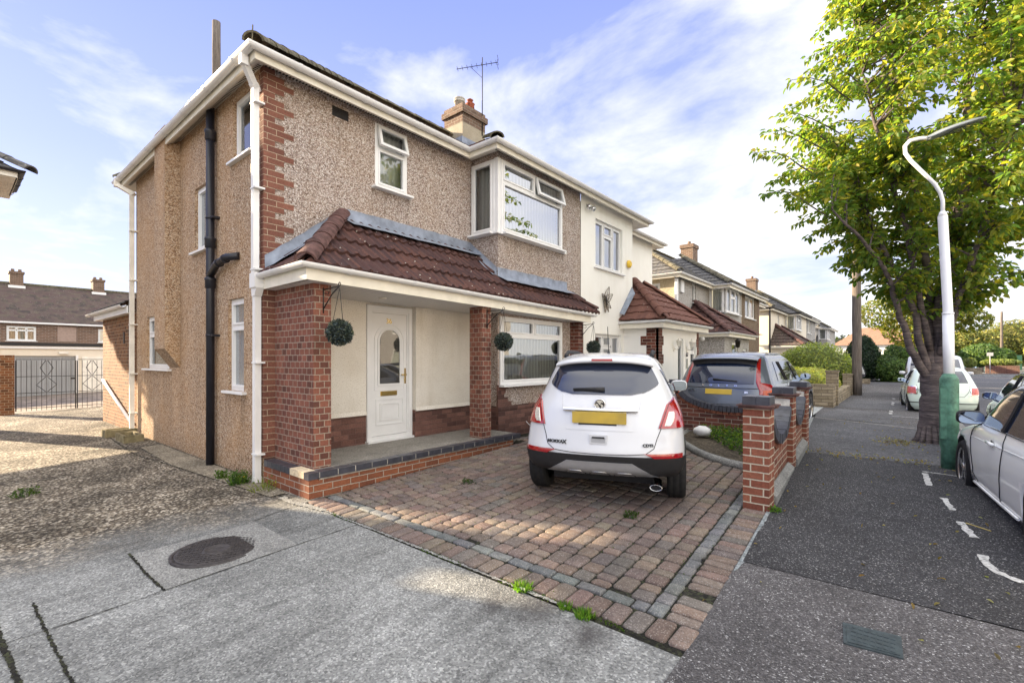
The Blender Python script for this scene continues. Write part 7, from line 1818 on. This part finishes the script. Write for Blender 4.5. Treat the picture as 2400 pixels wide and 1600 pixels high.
v.patch('lower_bumper',MT['plastic_black'],.25,.42,lambda z:-1.1,lambda z:1.1,.008,30,4)
v.line('tailgate_crease',[(v.qx(-.74,1.03),1.03),(0,1.03),(v.qx(.74,1.03),1.03)],.006,MT['plastic_black'],.006)
v.line('tailgate_seam',[(v.qx(-.74,.80),.80),(v.qx(-.6,.72),.72),(0,.70),(v.qx(.6,.72),.72),(v.qx(.74,.80),.80)],.004,None,.003)
for x,ch in zip((-.32,-.16,0,.16,.32),'VOLVO'): ctext(v,'lettering',ch,x,1.075,.05,MT['chrome'],.010,1.2)
ctext(v,'lettering','XC90',-.56,.965,.05,MT['chrome'],.008,1.1); ctext(v,'lettering','B5',.52,.95,.05,MT['chrome'],.008,1.1)
m=MB(); a0=v.P(v.qx(-.12,1.2),1.2,.03); a1=v.P(v.qx(.34,1.17),1.17,.028); m.tube([a0,a0.lerp(a1,.4),a1],[.02,.014,.009],7); v.add(m,'rear_wiper',MT['plastic_black'])
m=MB(); m.prism([V(-.02,1.0,1.765)*v.k,V(-.02,1.25,1.775)*v.k,V(-.02,1.05,1.835)*v.k],(.035,0,0)); v.add(m,'shark_fin_aerial',GP)
# ------------------------------------------------ white hatchback at the right edge
KF=[(.18,.77,.14,3.78,.32,.4),(.28,.835,.04,3.88,.34,.5),(.44,.855,.0,3.94,.36,.6),(.60,.862,.02,3.95,.38,.65),(.73,.855,.06,3.86,.40,.7),(.82,.838,.10,3.55,.42,.75),(.89,.81,.13,3.12,.42,.7),(1.05,.755,.2,2.85,.4,.5),(1.25,.69,.3,2.52,.38,.45),(1.36,.63,.42,2.22,.34,.4),(1.43,.55,.6,1.95,.3,.4),(1.47,.36,.95,1.65,.3,.3)]
WB=paint('cool_white_car_paint',(.92,.94,.93))
h=Car('parked_hatchback','white hatchback at the right edge with its front wheel beside the green lamp base','' and KF or KF,WB,FSLOC,FSRZ,.98,.32,(.68,3.17),.775)
h.body(); h.wheels(5,.19,.72)
for sg in (-1,1):
    f=lambda z:h.qy(.62-.15*(1.3-z),z,sg); g=lambda z:h.qy(3.02-1.7*(z-.90),z,sg)
    h.patch('side_window',CG,.915,1.33,*((g,f) if sg<0 else (f,g)),.007,26,8)
    h.line('window_pillar',[(h.qy(1.75,.91,sg),.91),(h.qy(1.68,1.34,sg),1.34)],.022,MT['plastic_black'],.008)
    h.line('window_pillar',[(h.qy(2.72,.91,sg),.91),(h.qy(2.50,1.12,sg),1.12)],.012,MT['plastic_black'],.010)
    h.line('chrome_window_trim',[(h.qy(.6,.905,sg),.905),(h.qy(1.6,.905,sg),.905),(h.qy(2.98,.90,sg),.90)],.006,MT['chrome'],.008)
    h.line('door_frame',[(h.qy(3.02,.91,sg),.91),(h.qy(2.70,1.12,sg),1.12),(h.qy(2.35,1.30,sg),1.30),(h.qy(2.0,1.365,sg),1.365),(h.qy(1.2,1.375,sg),1.375)],.010,MT['chrome'],.010)
    h.line('door_seam',[(h.qy(2.72,.89,sg),.89),(h.qy(2.76,.7,sg),.7),(h.qy(2.68,.36,sg),.36),(h.qy(2.5,.30,sg),.30)]) 
    h.line('door_seam',[(h.qy(1.68,.90,sg),.90),(h.qy(1.60,.78,sg),.78),(h.qy(1.66,.5,sg),.5),(h.qy(1.72,.29,sg),.29)])
    h.line('sill_trim',[(h.qy(1.2,.27,sg),.27),(h.qy(2.0,.265,sg),.265),(h.qy(2.68,.27,sg),.27)],.012,WB,.012)
    h.line('shoulder_crease',[(h.qy(.6,.80,sg),.80),(h.qy(1.8,.77,sg),.77),(h.qy(2.9,.74,sg),.74)],.007,WB,-.001)
    m=MB(); p0=h.P(h.qy(1.84,.78,sg),.78,.022); p1=h.P(h.qy(2.04,.78,sg),.78,.022); m.tube([p0-V(0,.01,0),p0,p1,p1+V(0,.01,0)],[.008,.016,.016,.008],8); hh_=h.add(m,'door_handle',WB)
    m=MB(); c_=h.P(h.qy(1.95,.765,sg),.765,.003); m.lathe([(.045,0),(.0,.002)],c_,'x',16,cap=False); h.add(m,'handle_recess',MT['plastic_black'],hh_)
    h.mirror(sg,2.70,.92,.23,.15,body=MT['plastic_black'])
    h.patch('headlight',CLN,.62,.80,*(((lambda z:h.qy(3.85,z,sg)),(lambda z:h.qy(3.45,z,sg))) if sg<0 else ((lambda z:h.qy(3.45,z,sg)),(lambda z:h.qy(3.85,z,sg)))),.008,8,5)
h.patch('rear_window',CG,.99,1.34,lambda z:h.qx(-crom(KF,z)[0]*.78,z),lambda z:h.qx(crom(KF,z)[0]*.78,z),.008,18,8)
for sg in (-1,1): h.patch('tail_light',RL,.72,.98,(lambda z:h.qx(.62,z)) if sg>0 else (lambda z:-1.08),(lambda z:1.08) if sg>0 else (lambda z:h.qx(-.62,z)),.010,10,8)
h.line('tailgate_seam',[(h.qx(-.6,.95),.95),(h.qx(-.56,.7),.7),(h.qx(-.48,.55),.55),(h.qx(.48,.55),.55),(h.qx(.56,.7),.7),(h.qx(.6,.95),.95)])
h.patch('lower_bumper',MT['plastic_black'],.20,.33,lambda z:-1.2,lambda z:1.2,.008,30,4)
h.box('underbody',MT['dark_in'],-.6,.6,.4,3.6,.15,.25)
# ------------------------------------------------ generic helper for further cars
def quick(name,label,keys,pm,loc,rz,k=.92,wr=.31,ax=(.62,2.92),track=.73,belt=.95,top=1.33,rear=True,pil=(1.5,),cat='car',front=False,spokes=5,roofm=None):
    u=Car(name,label,keys,pm,loc,rz,k,wr,ax,track,cat=cat); u.body(); u.wheels(spokes,.18,.68)
    L=keys[3][3]
    w,yr,yf,rr,rf=crom(keys,belt); w2,yr2,yf2,rr2,rf2=crom(keys,top)
    for sg in (-1,1):
        f=lambda z:u.qy(yr+(yr2-yr)*(z-belt)/(top-belt)+.42,z,sg); g=lambda z:u.qy(yf+(yf2-yf)*(z-belt)/(top-belt)-.30,z,sg)
        u.patch('side_window',CG,belt,top,*((g,f) if sg<0 else (f,g)),.007,22,8)
        for y in pil: u.line('window_pillar',[(u.qy(y,belt,sg),belt),(u.qy(y-.05,top,sg),top)],.02,MT['plastic_black'],.008)
        u.line('window_trim',[(u.qy(yr+.4,belt,sg),belt-.01),(u.qy(1.6,belt,sg),belt-.01),(u.qy(yf-.3,belt,sg),belt-.01)],.007,MT['chrome'],.008)
        u.line('door_seam',[(u.qy(1.25,belt-.03,sg),belt-.03),(u.qy(1.25,.32,sg),.32)]); u.line('door_seam',[(u.qy(yf-.45,belt-.03,sg),belt-.03),(u.qy(yf-.5,.32,sg),.32)])
        u.mirror(sg,yf-.42,belt+.03,.2,.13)
        m=MB(); p0=u.P(u.qy(1.36,belt-.12,sg),belt-.12,.02); p1=u.P(u.qy(1.54,belt-.12,sg),belt-.12,.02); m.tube([p0,p1],.012,6); u.add(m,'door_handle',MT['chrome'])
    if rear: u.patch('rear_window',CG,belt+.06,top-.0,lambda z:u.qx(-crom(keys,z)[0]*.76,z),lambda z:u.qx(crom(keys,z)[0]*.76,z),.008,16,8)
    # windscreen
    def fq(x,z,sg): 
        w_,a_,b_,c_,d_=crom(keys,z); t=(1-(abs(x)/w_)**2.4)**(1/2.4); return u.qy(b_-d_+d_*t,z,1 if x>0 else -1)
    m=MB(); rows=[]
    for i in range(9):
        z=belt+.08+(top-belt-.08)*i/8; w_,a_,b_,c_,d_=crom(keys,z); row=[]
        for j in range(17):
            x=(-1+2*j/16)*w_*.86; y=b_-d_+d_*(1-(abs(x)/w_)**2.4)**(1/2.4); row.append(V(x,y+.012,z)*u.k)
        rows.append(row)
    m.grid(rows,flip=True); u.add(m,'windscreen',CG)
    return u
# mint white small hatch
K5=[(.18,.73,.12,3.40,.34,.4),(.30,.78,.03,3.50,.38,.5),(.48,.805,.0,3.54,.42,.6),(.66,.81,.03,3.52,.45,.65),(.82,.80,.08,3.40,.46,.7),(.92,.78,.14,3.05,.46,.75),(1.0,.755,.19,2.75,.46,.6),(1.15,.70,.29,2.5,.44,.5),(1.30,.64,.42,2.22,.4,.45),(1.40,.58,.58,1.98,.36,.4),(1.46,.48,.80,1.75,.34,.4),(1.49,.32,1.05,1.5,.3,.3)]
MP=paint('mint_white_paint',(.66,.78,.70))
u=quick('parked_small_car','pale mint small hatchback seen from behind, partly hidden by the tree trunk',K5,MP,F5LOC,F5RZ,k=.86,wr=.30,ax=(.60,2.90),track=.72,belt=.96,top=1.36,pil=(1.25,))
for sg in (-1,1):
    a=lambda z:u.qx(.60,z); b=lambda z:.93
    T_=u.patch('tail_light',MT['chrome'],.66,.90,(lambda z:a(z)) if sg>0 else (lambda z:-b(z)),(lambda z:b(z)) if sg>0 else (lambda z:-a(z)),.010,8,8)
    u.patch('tail_lens',simple('pink_red_lens',(.55,.12,.12),.15,0,.6,.3,30),.68,.88,(lambda z:a(z)+.03) if sg>0 else (lambda z:-b(z)+.03),(lambda z:b(z)-.03) if sg>0 else (lambda z:-a(z)-.03),.014,8,8,parent=T_)
u.patch('number_plate',YP_,.70,.80,lambda z:u.qx(-.25,z),lambda z:u.qx(.25,z),.012,4,2)
u.patch('bumper_trim',MT['plastic_black'],.40,.425,lambda z:-.8,lambda z:.8,.008,20,1)
u.line('tailgate_seam',[(u.qx(-.60,.95),.95),(u.qx(-.55,.75),.75),(u.qx(-.45,.62),.62),(u.qx(.45,.62),.62),(u.qx(.55,.75),.75),(u.qx(.60,.95),.95)])
# black small car in the road lane
BP=paint('black_car_paint',(.012,.013,.018),.15)
K6=[(k_[0],k_[1]*1.04)+k_[2:] for k_ in K5]
b_=quick('parked_small_car','small black car with arched windows and silver-blue roof in front of the white hatchback',K6,BP,BKLOC,BKRZ,wr=.31,ax=(.60,2.95),track=.76,belt=.94,top=1.38,pil=(1.2,))
m=MB(); rows=[]
for i in range(13):
    z=1.40+.09*i/12; row=[b_.P(q_,z,.008) for q_ in [-3.3+6.6*j/60 for j in range(61)]]; rows.append(row)
b_.patch('roof_panel',paint('silver_blue_roof',(.32,.35,.42),.3,.4),1.41,1.488,lambda z:-2.6,lambda z:2.6,.008,60,8,edge=False)
# white van facing us
K7=[(.22,.80,.08,4.30,.2,.35),(.38,.87,.02,4.42,.2,.5),(.6,.90,.0,4.46,.2,.55),(.8,.90,.0,4.42,.2,.6),(.95,.895,.01,4.25,.2,.6),(1.05,.885,.01,3.95,.2,.6),(1.15,.87,.02,3.72,.2,.5),(1.4,.84,.03,3.45,.2,.42),(1.65,.80,.04,3.15,.2,.4),(1.78,.76,.06,2.95,.22,.4),(1.84,.66,.2,2.7,.25,.4),(1.86,.5,.4,2.5,.25,.3)]
w_=quick('parked_van','white van behind the mint hatchback, facing the camera',K7,WP,VNLOC,VNRZ,k=.88,wr=.33,ax=(.8,3.6),track=.80,belt=1.10,top=1.68,rear=False,pil=(2.0,2.4),cat='van')
# dark estate and silver car parked beyond the hedge, others at the junction
q1=quick('parked_suv','dark suv parked sideways beyond the topiary bush',KM,paint('dark_purple_paint',(.03,.028,.04),.15),(-1.75,37.6,.2),rad(90),wr=.34,ax=(.80,3.36),track=.775,belt=1.07,top=1.46,pil=(1.7,))
q2=quick('parked_car','silver saloon tail beside the dark suv',KF,paint('silver_paint',(.42,.43,.44),.25,.5),(.35,41.3,.2),rad(80),wr=.32,ax=(.68,3.17),track=.775,pil=(1.6,))
for sg in (-1,1): q2.patch('tail_light',RL,.72,.88,(lambda z:.7) if sg>0 else (lambda z:-1.1),(lambda z:1.1) if sg>0 else (lambda z:-.7),.01,6,4)
q3=quick('parked_car','light blue car at the far side of the junction',KF,paint('light_blue_paint',(.22,.38,.58),.25,.2),(6.2,71,.12),rad(75),wr=.32,ax=(.68,3.17),track=.775,pil=(1.6,))
# ================================================================= FAR RIGHT: railings, planters, poles, signs
wp=MT['wood']
wpole('telegraph_pole',10.75,95,.1,8.3,.17,.13,'pale far telegraph pole in front of the large sunlit tree')
RF=empty('green_railings',(9,98,.1),0,'dark green metal railings along the far side of the junction','railings')
gmt=simple('green_metal',(.03,.09,.06),.5,.1)
m=MB(); 
for k in range(60): x=4.2+k*.11; m.tube([(x,90,.1),(x,90,1.9)],.02,4)
m.box(4.2,10.8,89.97,90.03,1.7,1.76); m.box(4.2,10.8,89.97,90.03,.4,.46); m.build('railing_panel',gmt,RF)
m=MB(); m.box(9.6,13.0,97,97.1,.1,2.2); m.build('solid_green_panel',gmt,RF)
def pl(label,x0,x1,y,h,mat): m=MB(); m.box(x0,x1,y,y+.25,.0,h); m.box(x0-.03,x1+.03,y-.03,y+.28,h,h+.06); m.build('garden_wall',mat,label=label,cat='wall')
pl('low brick planter wall below the pale hedge at the junction',6.3,8.6,65.3,.95,MT['brick_dark']); pl('pale orange low wall left of the brick planter',4.6,5.8,62.3,.75,MT['brick_yellow'])
m=MB(); m.tube([(5.9,58.4,.15),(5.9,58.4,2.2)],.03,6); m.box(5.7,6.1,58.37,58.40,1.9,2.2); m.build('road_sign',simple('sign_back',(.35,.36,.37),.5),label='small grey road sign on a post at the far kerb',cat='sign')
m=MB()
for k in range(22):
    x=13.2+R.uniform(0,2.4); y=92+R.uniform(-.4,.4); z=.3+R.uniform(0,1.0); s=R.uniform(.15,.3); m.box(x-s,x+s,y-s,y+s,z-s*.7,z+s*.7)
m.build('rubble_heap',simple('pale_rubble',(.5,.45,.42),.9,0,.2,.5,2),label='pale heap of rubble at the far right of the junction',cat='rubble')
# stray twig and leaves on the path
m=MB(); m.tube([(.42,5.6,gz(5.6)+.012),(.56,5.48,gz(5.5)+.012)],.004,4); m.build('twig',simple('straw',(.45,.36,.12),.8),label='thin straw-coloured twig on the dark asphalt',cat='twig')
# ================================================================= WORLD, SUN, CAMERA
SAZ=rad(20); SEL=rad(19)
w=bpy.data.worlds.new('World'); sc.world=w; w.use_nodes=True; nt=w.node_tree; nt.nodes.clear()
out=nt.nodes.new('ShaderNodeOutputWorld')
tc=nd(nt,'ShaderNodeTexCoord').outputs['Generated']
sky=nd(nt,'ShaderNodeTexSky',sky_type='NISHITA',sun_disc=False,sun_elevation=SEL,sun_rotation=rad(250),air_density=1.0,dust_density=.6,ozone_density=3.0)
sp=nd(nt,'ShaderNodeSeparateXYZ',{0:tc})
z=mth(nt,'MAXIMUM',sp.outputs[2],0.0)
zz=mth(nt,'ADD',z,.16)
cp=nd(nt,'ShaderNodeCombineXYZ',{0:mth(nt,'DIVIDE',sp.outputs[0],zz),1:mth(nt,'DIVIDE',sp.outputs[1],zz),2:12.4}).outputs[0]
n1=noise_t(nt,cp,1.25,9,.58,.35); 
m2=nd(nt,'ShaderNodeMapping',{'Vector':cp,'Location':(3.7,1.3,0),'Scale':(.6,1.2,1)}).outputs[0]
n2=noise_t(nt,m2,.75,6,.55,.2)
nn=mth(nt,'ADD',mth(nt,'MULTIPLY',n1,.62),mth(nt,'MULTIPLY',n2,.38))
fw_=nd(nt,'ShaderNodeVectorMath',{0:tc,1:(-.25,.97,0)},operation='DOT_PRODUCT').outputs['Value']
thr=mth(nt,'ADD',mth(nt,'MULTIPLY_ADD',z,.20,-.03),mth(nt,'MULTIPLY',ramp(nt,fw_,[(.3,1),(1,0)]),.05))          # fewer clouds higher up
cl=ramp(nt,mth(nt,'SUBTRACT',nn,thr),[(CLO,0),(CHI,1)])
base=mix(nt,1,sky.outputs[0],SKYTINT,'MULTIPLY')
hz=ramp(nt,z,[(0,1),(.10,.72),(.30,.30),(.55,.08),(.9,0)])
gr=ramp(nt,z,[(0,(.88,.90,.95)),(.12,(.72,.78,.95)),(.32,(.50,.58,.96)),(.6,(.32,.40,.93)),(1,(.25,.34,.88))])
base=mix(nt,.93,base,mix(nt,1,gr,SKYK,'MULTIPLY'))
# unseen bright overcast added overhead and behind the street to light shaded fronts
sd_=nd(nt,'ShaderNodeVectorMath',{0:tc,1:(.98,-.2,0)},operation='DOT_PRODUCT').outputs['Value']
ov_=mth(nt,'MAXIMUM',ramp(nt,z,[(.62,0),(.85,1)]),ramp(nt,sd_,[(.22,0),(.6,1)]))
col=mix(nt,mth(nt,'MULTIPLY',cl,.93),base,CLOUDC)
col=mix(nt,mth(nt,'MULTIPLY',ov_,.9),col,(7.3,7.1,6.7))
gd=mth(nt,'GREATER_THAN',sp.outputs[2],-.02)
col=mix(nt,gd,(1.1,1.05,1.0),col)
bg=nd(nt,'ShaderNodeBackground',{'Color':col,'Strength':.1})
nt.links.new(bg.outputs[0],out.inputs[0])
sd=bpy.data.lights.new('sun','SUN'); sd.energy=5; sd.angle=rad(.5); sd.color=(1,.80,.55)
so=bpy.data.objects.new('sun',sd); COL.objects.link(so)
dv=V(math.cos(SAZ)*math.cos(SEL),math.sin(SAZ)*math.cos(SEL),-math.sin(SEL)); so.rotation_euler=dv.to_track_quat('-Z','Y').to_euler(); so.location=(-20,-8,15)
cd=bpy.data.cameras.new('camera'); cam=bpy.data.objects.new('camera',cd); COL.objects.link(cam)
cam.location=(0,0,ZC); cam.rotation_euler=(rad(90),0,rad(39.61)); cd.sensor_width=36; cd.lens=36*1105.6/2400; cd.shift_y=42/2400; cd.clip_start=.05; cd.clip_end=3000
sc.camera=cam
sc.view_settings.view_transform='Standard'; sc.view_settings.look='None'; sc.view_settings.gamma=1; sc.view_settings.exposure=EXPO
sc.cycles.max_bounces=8; sc.cycles.transparent_max_bounces=16; sc.cycles.use_denoising=True
